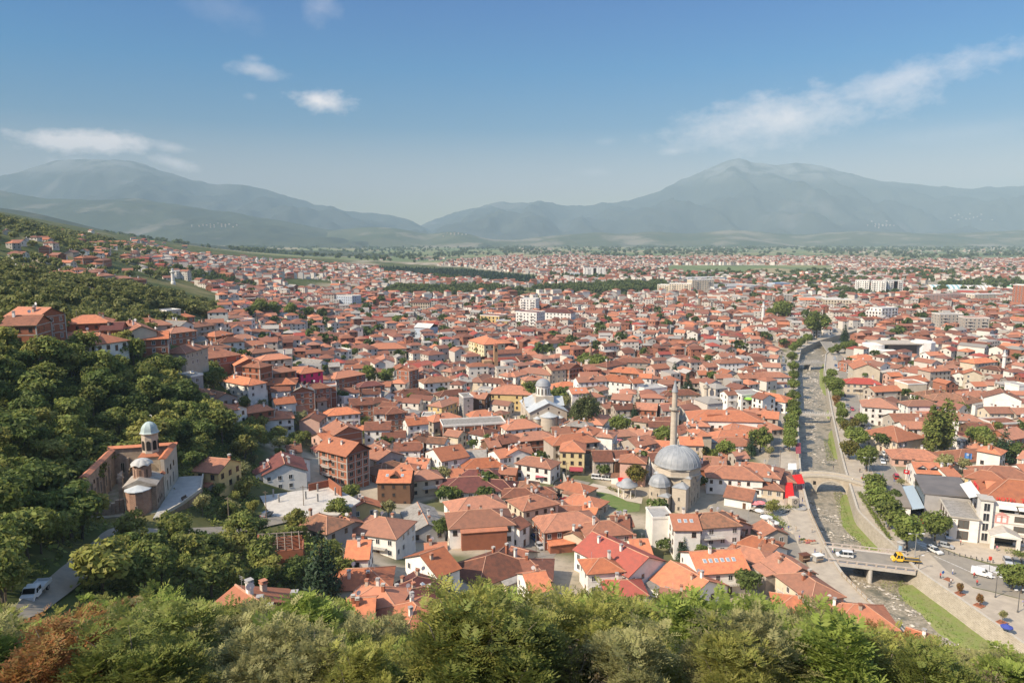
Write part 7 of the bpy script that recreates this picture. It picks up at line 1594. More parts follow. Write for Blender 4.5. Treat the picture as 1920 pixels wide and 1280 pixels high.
BUSH = dict(a=[frond_bush(900+i, 5, 5, 760, LEAF['shrub']) for i in range(4)], b=[frond_bush(930+i, 5, 5.4, 900, LEAF['olive'], 11, .12, .7) for i in range(3)], g=[frond_bush(950+i, 5, 5, 700, LEAF['bright'], 9, .19, .85) for i in range(2)],
            r=[frond_bush(960+i, 5, 4.6, 560, LEAF['rust'], 9, .13, .7) for i in range(2)], d=[frond_bush(970+i, 5, 5, 800, LEAF['forest'], 9, .15, .75) for i in range(2)], t=[twig_bush(980+i, 4.2, 4, LEAF['dry']) for i in range(2)])
BL = dict(a='feathery green bush on the near slope', b='olive grey bush on the near slope', g='bright green feathery bush on the near slope', r='rusty red bush on the near slope', d='dark green bush on the near slope', t='bare twiggy bush on the near slope')
VS = ([-100,0,60,100,200,300,350,400,440,520,560,600,680,720,770,800,840,880,930,960,1010,1040,1065,1090,1130,1200,1300,1350,1450,1500,1550,1620,1660,1700,1760,1850,1920,2050],
      [1135,1135,1140,1128,1105,1110,1142,1146,1150,1150,1148,1142,1140,1150,1195,1175,1130,1095,1092,1080,1085,1055,1042,1060,1092,1112,1104,1100,1122,1136,1142,1152,1168,1190,1202,1216,1222,1225])
nb = 0; yv = 29.
while yv < 68:
    xx = -.80*yv-6
    while xx < .80*yv+6:
        X, Y = xx+R7.uniform(-.45,.45)*2.9, yv+R7.uniform(-.45,.45)*2.7; xx += 2.9
        z = float(T(X, Y)); u, v, zc = proj(X, Y, z+2); vs = np.interp(u, *VS); d = ray(u, vs); allow = EYE+d[2]*(Y/d[1])-z
        if 415 < u < 545 and Y > 44: kk = R7.choice('ttadb')
        elif 1000 < u < 1100 and Y > 50: kk = 'r' if R7.random() < .7 else 'a'
        else:
            q = vnoise(X/7+4, Y/6+2); w = (.34,.2,.14,.05,.22,.05) if q < .45 else (.22,.42,.10,.08,.12,.06) if q < .6 else (.4,.12,.28,.07,.1,.03); kk = R7.choices('abgrdt', w)[0]
        h = min(R7.uniform(2.6, 6.4), allow*R7.choice((R7.uniform(.5, .75), R7.uniform(.7, .86), R7.uniform(.8, .93))))
        if 370 < u < 620 and Y > 38: h = min(7.5, allow*R7.uniform(.86, 1.))
        if 5 < u < 150 and Y > 38: h = min(h, allow*.6)
        if h < 1.1: continue
        st_m, cr_m, H = R7.choice(BUSH[kk]); s = h/H
        o = thing('bush', BL[kk], 'bush', (X, Y, z-.2), R7.uniform(0, 6.28), 'bushes of the near slope', None, (max(s, .62)*1.02, max(s, .62)*1.02, s)); link('stems', st_m, o); link('crown', cr_m, o); nb += 1
    yv += 2.7
print('bushes', nb)
# ground cover: low leaves
rs = np.random.RandomState(5); C = []
def cover(n, x0, x1, y0, y1, zone=None, hmax=.8):
    X = rs.uniform(x0, x1, n); Y = rs.uniform(y0, y1, n); Z = T(X, Y)
    if zone is not None:
        k = [inpoly(zone, *proj(a, b, c)[:2]) and free(a, b, .2) for a, b, c in zip(X, Y, Z)]; X, Y, Z = X[k], Y[k], Z[k]
    return np.c_[X, Y, Z+rs.rand(len(X))**2*hmax]
Cn = cover(70000, -60, 60, 24, 104); V1, Q1 = quads_at(Cn, rot_rows(len(Cn), rs)+np.array((0,0,1.2)), .2, rs, .45)
structure('ground_cover', npmesh('ground_cover', V1, Q1, LEAF['shrub'], tint=rs.rand(len(Cn))), 'stuff')
Cn = np.concatenate([cover(60000, -210, -40, 105, 340, ZA, 1.3), cover(30000, -100, -20, 105, 190, ZB, 1.3), cover(16000, -115, -55, 150, 260, ZD, 1.)]); V1, Q1 = quads_at(Cn, rot_rows(len(Cn), rs)+np.array((0,0,1.)), .42, rs, .6)
structure('undergrowth', npmesh('undergrowth', V1, Q1, LEAF['forest'], tint=rs.rand(len(Cn))), 'stuff')

yb = rs.uniform(yr[0], 330, 9000); ob, rb2 = bank_x(yb); xb = rb2-2.-rs.rand(9000)**1.5*8; kb = np.array([any(a < q < b for a, b in ((onz(1600, 1290, -4.2)[1], onz(1600, 1090, -4.2)[1]), (onz(1600, 1047, -4.2)[1], onz(1600, 923, -4.2)[1]), (onz(1600, 864, -4.2)[1], onz(1600, 804, -4.2)[1]))) for q in yb])
kb &= xb > rb2-np.where(yb < 200, 9.3, 5.2); Cn = np.c_[xb, yb, -4.15+rs.rand(9000)*.3][kb]; V1, Q1 = quads_at(Cn, rot_rows(len(Cn), rs)+np.array((0,0,.6)), .2, rs, .35)
structure('bank_weeds', npmesh('bank_weeds', V1, Q1, LEAF['bright'], tint=rs.rand(len(Cn))), 'stuff')
# ------------------------------------------------------------------ vehicles
def paintm(name, c): return mat(name, c, .28, coat=.4, spec=.5)
CARC = dict(white=(.66,.66,.64), silver=(.36,.37,.38), grey=(.14,.145,.15), black=(.015,.015,.017), red=(.42,.02,.02), blue=(.03,.08,.22), yellow=(.75,.46,.035), orange=(.6,.16,.03))
tyre_m = mat('tyre_rubber', (.015,.015,.015), .9); rim_m = mat('rim_metal', (.4,.4,.42), .35, metal=.6); lamp_m = mat('headlight_glass', (.7,.7,.66), .15); tail_m = mat('tail_light', (.35,.02,.02), .3)
def wheel_parts(t, x, y, r):
    s = 1 if y > 0 else -1
    def disc(r0, r1, w, m_, nm, par, off=0.):
        m = MB(); m.lathe([(r0,-w/2),(r1,-w/2),(r1,w/2),(r0,w/2)], 14); m.v = [(a, c, b) for a, b, c in m.v]; return part(nm, m, m_, par, loc=(x, y+off, r))
    w = disc(.001, r, .22, tyre_m, 'wheel', t); 
    m = MB(); m.lathe([(.001,-.02),(r*.6,-.02),(r*.6,.02),(.001,.02)], 12); m.v = [(a, c, b) for a, b, c in m.v]; part('rim', m, rim_m, w, loc=(0, s*.105, 0))
SPEC = dict(hatch=(4.1,1.72,[(-2.05,.35),(-2.05,.85),(-1.95,.95),(1.1,.92),(1.95,.72),(2.05,.55),(2.05,.32)],[(-1.9,.93),(-1.45,1.42),(.25,1.45),(1.05,.92)]),
  wagon=(4.6,1.78,[(-2.3,.36),(-2.3,.92),(1.15,.94),(2.2,.76),(2.3,.55),(2.3,.32)],[(-2.2,.92),(-2.0,1.48),(.3,1.5),(1.2,.94)]),
  suv=(4.6,1.85,[(-2.3,.42),(-2.3,1.0),(1.1,1.02),(2.2,.9),(2.3,.6),(2.3,.4)],[(-2.25,1.0),(-2.05,1.68),(.35,1.7),(1.1,1.02)]),
  minivan=(4.4,1.8,[(-2.2,.36),(-2.2,1.0),(1.4,1.0),(2.1,.85),(2.2,.6),(2.2,.34)],[(-2.18,1.0),(-2.1,1.78),(.6,1.8),(1.4,1.0)]))
def extrude_profile(m, prof, hw, hw2=None, mi=0):
    n = len(prof); hw2 = hw if hw2 is None else hw2; zs = [p[1] for p in prof]; z0, z1 = min(zs), max(zs)
    def w(z): return hw+(hw2-hw)*(z-z0)/(z1-z0+1e-9)
    m.add([(x, -w(z), z) for x, z in prof]+[(x, w(z), z) for x, z in prof], [tuple(range(n)), tuple(range(2*n-1, n-1, -1))]+[(i, n+i, n+(i+1)%n, (i+1)%n) for i in range(n)], mi)
def vehicle(kind, colour, px, to, label, name='car', cat='car', near=60., z=None, scale=1.):
    p = hit(*px, 0, near); q = hit(*to, 0, near); yaw = atan2(q[1]-p[1], q[0]-p[0]); t = thing(name, label, cat, (p[0], p[1], p[2]+.09 if z is None else z), yaw, None, None, scale)
    bm_ = paintm('car_paint_'+colour, CARC[colour])
    if kind in SPEC:
        L_, Wd, body, cab = SPEC[kind]; m = MB(); extrude_profile(m, body[::-1], Wd/2); part('body', m, bm_, t)
        m = MB(); extrude_profile(m, cab[::-1], Wd/2-.05, Wd/2-.22); c = part('cabin', m, glass, t)
        x0, x1 = cab[1][0], cab[2][0]; zt = cab[1][1]; m = MB(); m.box(x0-.02, x1+.04, -(Wd/2-.2), Wd/2-.2, zt-.03, zt+.05)
        for xx in (x0+.05, (x0+x1)/2, x1-.1):
            for s in (-1, 1): m.add([(xx-.07, s*(Wd/2-.03), .9), (xx+.07, s*(Wd/2-.03), .9), (xx+.07, s*(Wd/2-.2), zt), (xx-.07, s*(Wd/2-.2), zt)], [(0,1,2,3),(3,2,1,0)])
        part('roof', m, bm_, c); xf, xr = L_*.3, -L_*.31
        for y in (-.6,.6): part('headlight', MB().box(L_/2-.06, L_/2+.02, y-.2, y+.2, .6, .74), lamp_m, t); part('tail_light', MB().box(-L_/2-.03, -L_/2+.05, y-.18, y+.18, .68, .88), tail_m, t)
        r = .36 if kind == 'suv' else .31
    elif kind == 'van':
        Wd = 1.9; m = MB(); extrude_profile(m, [(-2.4,.4),(-2.4,1.95),(.6,1.98),(1.25,1.35),(2.3,1.1),(2.4,.7),(2.4,.36)][::-1], Wd/2, Wd/2-.12); part('body', m, bm_, t)
        part('windscreen', MB().add([(.72,-.72,1.86),(1.22,-.8,1.4),(1.22,.8,1.4),(.72,.72,1.86)], [(0,1,2,3),(3,2,1,0)]), glass, t, loc=(.05,0,.03))
        for s in (-1,1): part('side_window', MB().box(.2,.95, s*.9-.02, s*.9+.02, 1.3,1.7), glass, t); part('headlight', MB().box(2.32,2.42,s*.65-.18,s*.65+.18,.8,1.), lamp_m, t)
        xf, xr, r = 1.5, -1.5, .34
    elif kind in ('pickup', 'tow'):
        Lb = 3.2 if kind == 'pickup' else 4.6; Wd = 1.95 if kind == 'pickup' else 2.2; H = 2.05 if kind == 'pickup' else 2.4; m = MB()
        extrude_profile(m, [(-.1,.55),(-.1,H),(1.35,H),(1.85,1.3),(2.5,1.12),(2.6,.6),(2.6,.45)][::-1], Wd/2, Wd/2-.12); part('cab', m, bm_, t)
        part('windscreen', MB().add([(1.4,-Wd/2+.2,H-.08),(1.86,-Wd/2+.12,1.36),(1.86,Wd/2-.12,1.36),(1.4,Wd/2-.2,H-.08)], [(0,1,2,3),(3,2,1,0)]), glass, t, loc=(.04,0,.02))
        for s in (-1,1):
            for x0 in (.0,.75): part('side_window', MB().box(x0,x0+.6, s*(Wd/2-.07)-.025, s*(Wd/2-.07)+.025, 1.3,H-.2), glass, t)
            part('headlight', MB().box(2.55,2.63,s*.7-.18,s*.7+.18,.7,.9), lamp_m, t); part('wing_mirror', MB().box(1.5,1.6,s*(Wd/2+.02),s*(Wd/2+.2),1.35,1.6), tyre_m, t)
        b = MB().box(-.2-Lb, -.2, -Wd/2, Wd/2, .75, .9)
        if kind == 'pickup':
            b.box(-.2-Lb,-.2,-Wd/2,-Wd/2+.06,.9,1.3).box(-.2-Lb,-.2,Wd/2-.06,Wd/2,.9,1.3).box(-.2-Lb,-.14-Lb,-Wd/2+.06,Wd/2-.06,.9,1.3).box(-.26,-.2,-Wd/2+.06,Wd/2-.06,.9,1.5); part('cargo_bed', b, paintm('bed_grey', (.5,.51,.5)), t)
        else:
            part('flatbed', b, mat('bed_dark', (.07,.065,.06), .8), t); part('bed_edge', MB().box(-.2-Lb,-.2,-Wd/2-.03,-Wd/2+.05,.9,1.02).box(-.2-Lb,-.2,Wd/2-.05,Wd/2+.03,.9,1.02).box(-.35,-.2,-Wd/2+.05,Wd/2-.05,.9,1.7), bm_, t); part('light_bar', MB().box(.4,.7,-.6,.6,H,H+.16), mat('amber_lamp', (.6,.2,.02), .3), t)
        part('chassis', MB().box(-Lb-.1, 2.3, -.5, .5, .4, .74), tyre_m, t); xf, xr, r = 1.75, -Lb*.62, .38
    for x in (xf, xr):
        for y in (-Wd/2+.08, Wd/2-.08): wheel_parts(t, x, y, r)
    return t
V_ = vehicle
V_('minivan','white',(1583,1044),(1552,1041),'white minivan crossing the wide road bridge')
V_('tow','yellow',(1690,1053),(1655,1050),'yellow tow truck with an empty flatbed on the bridge', 'tow_truck', 'truck')
V_('wagon','white',(1752,1035),(1770,1044),'long white estate car leaving the zebra crossing'); V_('hatch','silver',(1773,1026),(1795,1031),'silver hatchback by the bollards before the hotel')
V_('hatch','white',(1778,1008),(1783,1020),'white car parked beside the hotel tree'); V_('hatch','red',(1729,981),(1722,970),'red car under the trees by the hotel wing'); V_('hatch','black',(1718,966),(1712,957),'black car in front of the red one by the hotel hedge')
V_('van','white',(1840,1079),(1865,1085),'white panel van on the plaza road', 'van', 'van')
for u, c, lb in ((1889,'silver','silver car, first of three parked beside the round plaza trees'),(1905,'grey','dark grey car, middle of three parked beside the round plaza trees'),(1921,'black','black car at the end of the three parked near the plaza trees')): V_('hatch',c,(u,1055+(u-1889)*.15),(u+8,1068+(u-1889)*.15),lb)
V_('pickup','white',(66,1119),(36,1134),'white crew cab pickup truck on the hillside road', 'pickup_truck', 'truck', 90)
for u, v, c, lb in ((1050,917,'silver','silver car parked by the garden wall, first in the row'),(1052,924,'white','white car parked second along the garden wall'),(1055,931,'black','black car parked along the garden wall next to the red one'),(1060,938,'red','red car parked along the garden wall'),(1068,945,'grey','grey car at the lower end of the row by the garden wall'),(1047,910,'black','dark car at the top of the row by the yellow corner house')): V_('hatch',c,(u,v),(u-9,v-1),lb)
V_('minivan','white',(1120,898),(1130,899),'white minivan parked behind the garden gate'); V_('minivan','white',(1139,900),(1150,901),'white van beside the arched brown-roofed house by the garden','van','van')
for u, v, k, c, lb in ((1018,1018,'minivan','white','white minivan in the narrow lane between brown roofs'),(1004,1012,'hatch','blue','blue car in the narrow lane beside the white minivan'),(1012,1027,'hatch','silver','silver car below the white minivan in the lane'),(1012,1009,'van','white','small white van at the upper end of the lane')): V_(k,c,(u,v),(u+10,v+9),lb)
for u, v, c, lb in ((1655,868,'white','white car on the tree lined river road near the stone bridge'),(1652,861,'black','black car ahead of the white one on the river road'),(1589,763,'grey','grey car on the river road past the narrow footbridge'),(1598,769,'red','red car on the river road'),(1597,788,'red','dark red car parked under the river road trees'),(1618,801,'black','black car parked in front of the white gabled building'),(1623,815,'grey','grey car parked by the orange hipped roof hall'),(1590,735,'black','black car far along the river road'),(1567,687,'blue','blue car near the low bridge at the bend'),(1576,690,'white','white car near the low bridge at the bend'),(1586,722,'silver','silver car far along the river road'),(1618,823,'silver','silver car parked below the grey one by the orange hall')):
    V_('hatch',c,(u,v),(u+8,v+17),lb)
V_('hatch','grey',(500,968),(515,963),'grey car beside the concrete slab building site')
CARS = []
RC = random.Random(88)
def parked(px, off, side, step, prob, u_max=9999):
    P = resample([onz(*p) for p in px], step); d = np.gradient(P, axis=0); d /= np.hypot(d[:,0], d[:,1])[:,None]
    for p, e in zip(P, d):
        if RC.random() > prob: continue
        q = p+np.array((-e[1], e[0]))*side*off; u, v, zc = proj(q[0], q[1], 0)
        if u > u_max: continue
        c = RC.choice(('white','silver','grey','black','red','blue','silver','white')); k = RC.choice(('hatch','hatch','wagon','minivan')); f = q+e*3*RC.choice((-1,1)); fu, fv, _ = proj(f[0], f[1], 0)
        t = vehicle(k, c, (u, v), (fu, fv), '', z=.1); CARS.append((t, f"{c} {'minivan' if k == 'minivan' else 'estate car' if k == 'wagon' else 'small car'}", u, v, ''))
parked(RROAD[1:9], 3.1, 1, 7.5, .5); parked(RROAD[2:9], 3.1, -1, 8.5, .35); parked([(1463,672),(1466,720),(1468,780),(1464,840)], 2., 1, 8., .6); parked([(1100,900),(1052,922),(1040,945)], 4.6, -1, 5., .0)
# ------------------------------------------------------------------ street furniture
iron = mat('lamp_iron', (.09,.085,.08), .6); galv = mat('galvanised', (.34,.34,.33), .5, metal=.3)
def lamp(u, v, vt, label, arms=2, m=galv, near=60., arm=1.9):
    p = hit(u, v, 0, near); zc = proj(*p)[2]; H = (v-vt)*zc/F*1.03; t = thing('street_lamp', label, 'street lamp', p)
    part('pole', MB().tube([(0,0,-.3),(0,0,H)], [.11,.06], 8).lathe([(.2,0),(.2,.5),(.12,.6)], 8), m, t)
    for s in ((-1,1) if arms == 2 else (1,)):
        part('arm', MB().tube([(0,0,H-.3),(s*arm*.5,0,H+.02),(s*arm,0,H)], .04, 5), m, t); part('lamp_head', MB().box(s*arm-.35, s*arm+.35, -.16, .16, H-.09, H+.08), MATS['dish_white'], t)
    return t
lamp(1715,1045,999,'two armed street lamp at the zebra crossing by the bridge'); lamp(1679,995,962,'two armed street lamp between round trees on the river promenade'); lamp(1628,889,857,'two armed street lamp near the end of the stone bridge')
lamp(1866,1120,1080,'dark plaza lamp beside the white van',2,iron,arm=.9); lamp(1908,1148,1104,'dark plaza lamp near the flower bed',2,iron,arm=.9); lamp(1722,1069,1040,'dark lamp post at the bridge end',1,iron,arm=.9)
lamp(446,996,967,'grey lamp post beside the hillside road',1,galv,90); lamp(1402,983,948,'grey lamp post on the road by the riverside square',1); lamp(1578,785,764,'pale lamp post among river road trees',1)
p = hit(1854,1076,0,60); t = thing('traffic_light', 'pole with a red signal box beside the zebra crossing', 'traffic light', p); part('pole', MB().tube([(0,0,0),(0,0,4.6)], .07, 6), iron, t); part('signal_box', MB().box(-.3,.3,-.25,.25,4.1,5.0), mat('signal_red', (.6,.06,.03), .5), t)
p = hit(1767,1086,0,60); t = thing('road_sign', 'round blue road sign on a thin pole by the plaza', 'road sign', p); part('pole', MB().tube([(0,0,0),(0,0,2.3)], .04, 6), galv, t); part('sign_plate', MB().lathe([(.001,-.02),(.42,-.02),(.42,.02),(.001,.02)], 16), mat('sign_blue', (.03,.13,.42), .5), t, loc=(0,-.06,2.1)).rotation_euler = (pi/2,0,.3)
for i in range(10):
    u, v = 1768+i*10.4, 1037+i*2.05; p = hit(u, v, 0, 60); t = thing('bollard', 'short dark bollard in the row along the hotel forecourt', 'bollard', (p[0], p[1], .1), 0, 'bollards along the hotel forecourt', part('bollard', MB().lathe([(.11,0),(.11,.7),(.16,.74),(.14,.9),(.001,.98)], 8), iron, None).data if i == 0 else bol)
    if i == 0: bol = t.data; bpy.data.objects.remove([o for o in bpy.data.objects if o.data == bol and o != t][0]); t.name = 'bollard'
for u, v, k, lb in ((1799,1114,'streetr','rusty leaved sapling nearest the bridge on the plaza'),(1836,1136,'streetr','rusty leaved sapling in the middle of the plaza row'),(1879,1168,'olivet','green leaved sapling at the end of the plaza row')):
    p = hit(u, v, 0, 60); o = tree(k, p[0], p[1], .1, 3.1, .45, lb); occupy(p[0], p[1], 1)
    t = thing('tree_planter', 'planting bed under the '+lb, 'planter', (p[0], p[1], .1), .5); part('border', MB().box(-1.,1.,-1.,-.85,0,.2).box(-1.,1.,.85,1.,0,.2).box(-1.,-.85,-.85,.85,0,.2).box(.85,1.,-.85,.85,0,.2), mat('red_border', (.33,.13,.07), .9), t); part('soil', MB().box(-.85,.85,-.85,.85,0,.1), mat('red_mulch', (.28,.10,.05), .95, (.2,.08,.04), 4., .8), t)
p = hit(1790,1085,0,60); t = thing('tree_planter', 'red edged planting bed under the blue road sign', 'planter', (p[0]-2, p[1]-.5, .1), .5); part('soil', MB().box(-1.,1.,-.8,.8,0,.15), MATS['red_mulch'], t)
# hedges along the promenade and the hotel wing
def hedge(pts, w, h, label, m, dens=520):
    P = resample([onz(*p) for p in pts], .6); r = np.random.RandomState(int(pts[0][0])); n = dens*max(1, len(P)//20); k = r.randint(len(P), size=n); C = np.c_[P[k]+r.normal(size=(n,2))*w*.45, np.clip(h*(1-(r.rand(n)**2)*.8), .05, h)]
    N = rot_rows(n, r)+np.array((0,0,.8)); V, Q = quads_at(C, N/np.linalg.norm(N, axis=1)[:,None], .22, r); o = thing('hedge', label, 'hedge', (0,0,0), 0, None, npmesh('hedge', V, Q, m, tint=r.rand(n)))
hedge([(1611,925),(1630,955),(1650,985),(1668,1012)], 1.0, .8, 'low clipped hedge along the top of the sloping river wall', LEAF['street']); hedge([(1678,915),(1690,940),(1703,962)], 1.6, 1.4, 'leafy hedge strip between river road and the footway', LEAF['forest'])
hedge([(1703,925),(1712,945),(1722,962)], 1.4, 1.8, 'bright green hedge beside the low brown roofed gallery', LEAF['bright']); hedge([(1445,968),(1456,978),(1470,988)], 2.2, 1.0, 'shrub bed edging the riverside square', LEAF['street']); hedge([(1435,955),(1462,958),(1485,952)], 2., 1.2, 'green shrubs behind the curved steps on the square', LEAF['forest'])
hedge([(1900,1040),(1930,1048)], 1.8, 1.3, 'clipped shrubs in front of the hotel terrace', LEAF['street']); hedge([(1140,916),(1160,924),(1185,932)], 1., .9, 'flower border along the mosque garden path', LEAF['olive'])
def rail(pts, label, m, h=1.0):
    P = resample([onz(*p) for p in pts], 2.); t = thing('railing', label, 'railing'); b = MB(); b.tube([(x,y,h+.35) for x, y in P], .07, 5).tube([(x,y,h*.5+.35) for x, y in P], .04, 5); part('rail', b, m, t); b = MB()
    for x, y in P: b.box(x-.07,x+.07,y-.07,y+.07,.2,h+.4)
    part('post', b, m, t)
rail([(1517,960),(1533,995),(1548,1026)], 'wooden railing above the river along the square', mat('rail_wood', (.34,.25,.16), .85)); rail([(1578,1080),(1600,1102),(1625,1127)], 'wooden railing along the lower promenade past the bridge', MATS['rail_wood'])
wire_m = mat('wire', (.05,.05,.05), .8); pole_m = mat('pole_timber', (.22,.17,.125), .9, (.15,.115,.085), 2., .8)
def powerline(px, label, H=8.):
    P = [hit(*q, 0, 90) for q in px]
    for i, p in enumerate(P):
        t = thing('utility_pole', f"{label}, {'first' if i == 0 else ORDS[i]} along the line", 'utility pole', p); part('pole', MB().tube([(0,0,-1),(0,0,H)], [.13,.09], 7), pole_m, t); part('crossarm', MB().box(-.7,.7,-.05,.05,H-.5,H-.38), pole_m, t)
        if i+1 < len(P):
            d = P[i+1]-p
            for o in (-.6,0,.6): part('wire', MB().tube([(o+d[0]*f, d[1]*f, H-.35+d[2]*f-1.1*4*f*(1-f)*.6) for f in np.linspace(0,1,9)], .022, 3), wire_m, t)
ORDS = ['first','second','third','fourth','fifth','sixth','seventh','eighth']
powerline([(1005,1045),(1030,990),(1042,950),(1062,905)], 'timber pole with wires by the street of parked cars'); powerline([(430,990),(500,975),(570,962),(640,950)], 'timber pole with wires beside the hillside road')
powerline([(1462,880),(1466,820),(1470,760),(1469,715),(1466,680)], 'timber pole with wires behind the left bank trees'); powerline([(1700,905),(1672,860),(1648,825),(1628,790),(1612,755)], 'timber pole with wires along the far side of the river road')
# awnings, umbrellas, stalls
def awning(px, label, m, z0, z1, name='awning'):
    pts = [np.array(onz(u, v, z)) for (u, v), z in zip(px, (z1,z1,z0,z0))]; t = thing(name, label, 'awning', tuple(np.mean(pts, 0)*np.array((1,1,0)))); c = np.array(t.location); b = MB(); q = [tuple(p-c) for p in pts]; n = 5
    for i in range(n):
        f0, f1 = i/n, (i+1)/n; L0, L1 = [np.array(q[0])*(1-f)+np.array(q[3])*f for f in (f0,f1)], [np.array(q[1])*(1-f)+np.array(q[2])*f for f in (f0,f1)]; sag = lambda f: -.25*sin(pi*f*n%pi)
        mid0, mid1 = (L0[0]+L0[1])/2-np.array((0,0,.18)), (L1[0]+L1[1])/2-np.array((0,0,.18)); b.add([L0[0],L1[0],mid1,mid0,L1[1],L0[1]], [(0,1,2,3),(3,2,4,5)])
    part('canvas', b, m, t)
    for p in q: part('post', MB().tube([(p[0],p[1],-c[2]),(p[0],p[1],p[2])], .05, 5), galv, t)
redc = mat('red_canvas', (.68,.025,.02), .7, trans=.2)
awning([(1485,890),(1503,888),(1509,906),(1494,907)], 'bright red striped awning beside the old stone bridge', redc, 2.8, 3.6); awning([(1473,904),(1486,904),(1490,934),(1472,933)], 'second bright red awning on the square below the first', redc, 2.8, 3.4)
awning([(1492,830),(1501,830),(1502,850),(1492,850)], 'maroon awning along the left bank above the old bridge', mat('maroon_canvas', (.25,.05,.06), .8), 2.6, 3.1); awning([(1478,868),(1493,868),(1494,880),(1477,880)], 'white canvas awning above the red ones', MATS['awning_white'], 2.6, 3.2)
awning([(1318,815),(1344,815),(1348,828),(1322,828)], 'long beige canvas roof behind the two red umbrellas', mat('beige_canvas', (.55,.50,.40), .8), 2.7, 3.2); awning([(1385,926),(1402,926),(1404,935),(1384,936)], 'blue and teal market tarpaulin in the shade', mat('blue_canvas', (.05,.12,.32), .8), 2.4, 2.8)
awning([(1130,830),(1152,829),(1156,842),(1132,843)], 'white tent roof over the cafe yard', MATS['awning_white'], 2.8, 3.6); awning([(1005,884),(1026,884),(1027,894),(1004,895)], 'pinkish red awning on the cafe beside the street', mat('pink_canvas', (.42,.10,.12), .8), 2.6, 3.0); awning([(1158,895),(1178,893),(1180,902),(1160,904)], 'bright red awning beside the yellowing tree by the mosque', redc, 2.6, 3.)
awning([(1080,884),(1100,884),(1101,890),(1079,890)], 'thin maroon canvas before the yellow corner house', MATS['maroon_canvas'], 2.5, 2.9) if False else None
def umbrella(u, v, r, m, label, h=2.6):
    p = np.array(onz(u, v, h)); t = thing('umbrella', label, 'umbrella', (p[0], p[1], 0)); part('pole', MB().tube([(0,0,0),(0,0,h+.3)], .04, 6), galv, t); c = MB(); n = 8
    c.add([(0,0,h+.35)]+[(r*cos(2*pi*i/n), r*sin(2*pi*i/n), h-.25) for i in range(n)]+[(r*.98*cos(2*pi*i/n), r*.98*sin(2*pi*i/n), h-.45) for i in range(n)], [(0,1+i,1+(i+1)%n) for i in range(n)]+[(1+i,1+n+i,1+n+(i+1)%n,1+(i+1)%n) for i in range(n)]); part('canopy', c, m, t)
umbrella(1315,831,2.3,redc,'bright red umbrella closer to the minaret'); umbrella(1336,837,2.3,redc,'bright red umbrella beside the round tree'); umbrella(1424,955,1.5,MATS['awning_white'],'small white umbrella beside the curved steps'); umbrella(1437,967,2.,MATS['awning_white'],'big white umbrella over cafe tables by the road'); umbrella(1449,977,2.,MATS['awning_white'],'white umbrella lowest along the road by the square')
pk = mat('pink_umbrella', (.62,.20,.20), .8)
umbrella(1417,941,1.7,pk,'pink umbrella beside the shaded market lane'); umbrella(1427,940,1.7,pk,'pale red umbrella next to the pink one'); umbrella(1160,824,2.2,pk,'pink cafe umbrella behind the white tent'); umbrella(1404,746,2.6,mat('lime_canvas', (.28,.55,.08), .8),'lime green umbrella on a white roof terrace',7.5) ; umbrella(1888,1172,1.3,mat('navy_canvas', (.05,.07,.28), .8),'navy blue umbrella on the plaza above the river wall',2.2)
def stall(u, v, label, m1, m2, rz):
    p = hit(u, v, 0, 60); t = thing('market_stall', label, 'stall', (p[0], p[1], .1), rz); part('table', MB().box(-1.1,1.1,-.5,.5,.7,.78), MATS['rail_wood'], t)
    for x in (-1,1):
        for y in (-.4,.4): part('leg', MB().box(x-.04,x+.04,y-.04,y+.04,0,.7), MATS['rail_wood'], t)
    part('goods', MB().lathe([(.5,.78),(.35,1.1),(.001,1.25)], 7, (-.5,0)).lathe([(.45,.78),(.3,1.05),(.001,1.15)], 7, (.5,.05)), m1, t); part('cloth', MB().box(-1.12,1.12,-.53,-.5,.2,.72), m2, t)
stall(1505,1016,'stall with green goods at the corner of the square',LEAF['bright'],MATS['awning_white'],.4); stall(1514,1018,'stall with orange goods at the corner of the square',MATS['orange_tile'],pk,.3); stall(1524,1019,'stall heaped with mixed red goods near the railing',MATS['red_tile'],MATS['beige_canvas'],.2)
def kiosk(u, v, label, m1, m2, rz):
    p = hit(u, v, 0, 60); t = thing('kiosk', label, 'kiosk', (p[0], p[1], .1), rz); part('body', MB().box(-1.2,1.2,-.8,.8,.3,2.0), m1, t); part('roof', MB().box(-1.4,1.4,-1.1,1.,2.0,2.15), m2, t); part('counter', MB().box(-1.1,1.1,-1.1,-.8,1.0,1.1), MATS['rail_wood'], t)
kiosk(1508,1052,'small brown kiosk at the corner by the bridge',MATS['brown_timber'],MATS['brown_tile'],.3); kiosk(1533,1053,'grey kiosk with two white boxes near the bridge balustrade',MATS['concrete'],MATS['awning_white'],.3)
p = hit(1487,951,0,60); t = thing('monument', 'pale stone block monument with a round basin on the square', 'monument', (p[0], p[1], 0), .2); part('block', MB().box(-1.3,1.3,-1.1,1.1,0,3.6), ashlar_p, t); part('emblem', MB().lathe([(.7,0),(.7,.05),(.45,.05),(.45,0)], 18, cap=False), iron, t, loc=(0,-1.12,2.4)).rotation_euler = (pi/2,0,0); part('basin', MB().lathe([(2.6,0),(2.6,.5),(2.2,.5),(2.2,.2),(.001,.2)], 20, (1.2,-1.2)), concrete, t)
p = hit(1440,957,0,60); t = thing('curved_steps', 'curved pale stone steps on the riverside square', 'steps', (p[0], p[1], 0))
for k in range(4): part('step', MB().lathe([(3.4+k*1.1,0),(3.4+k*1.1,.25+.22*k),(4.4+k*1.1,.25+.22*k),(4.4+k*1.1,0)], 16, (0,-5), a0=.5, a1=2.6, cap=False), coping, t)
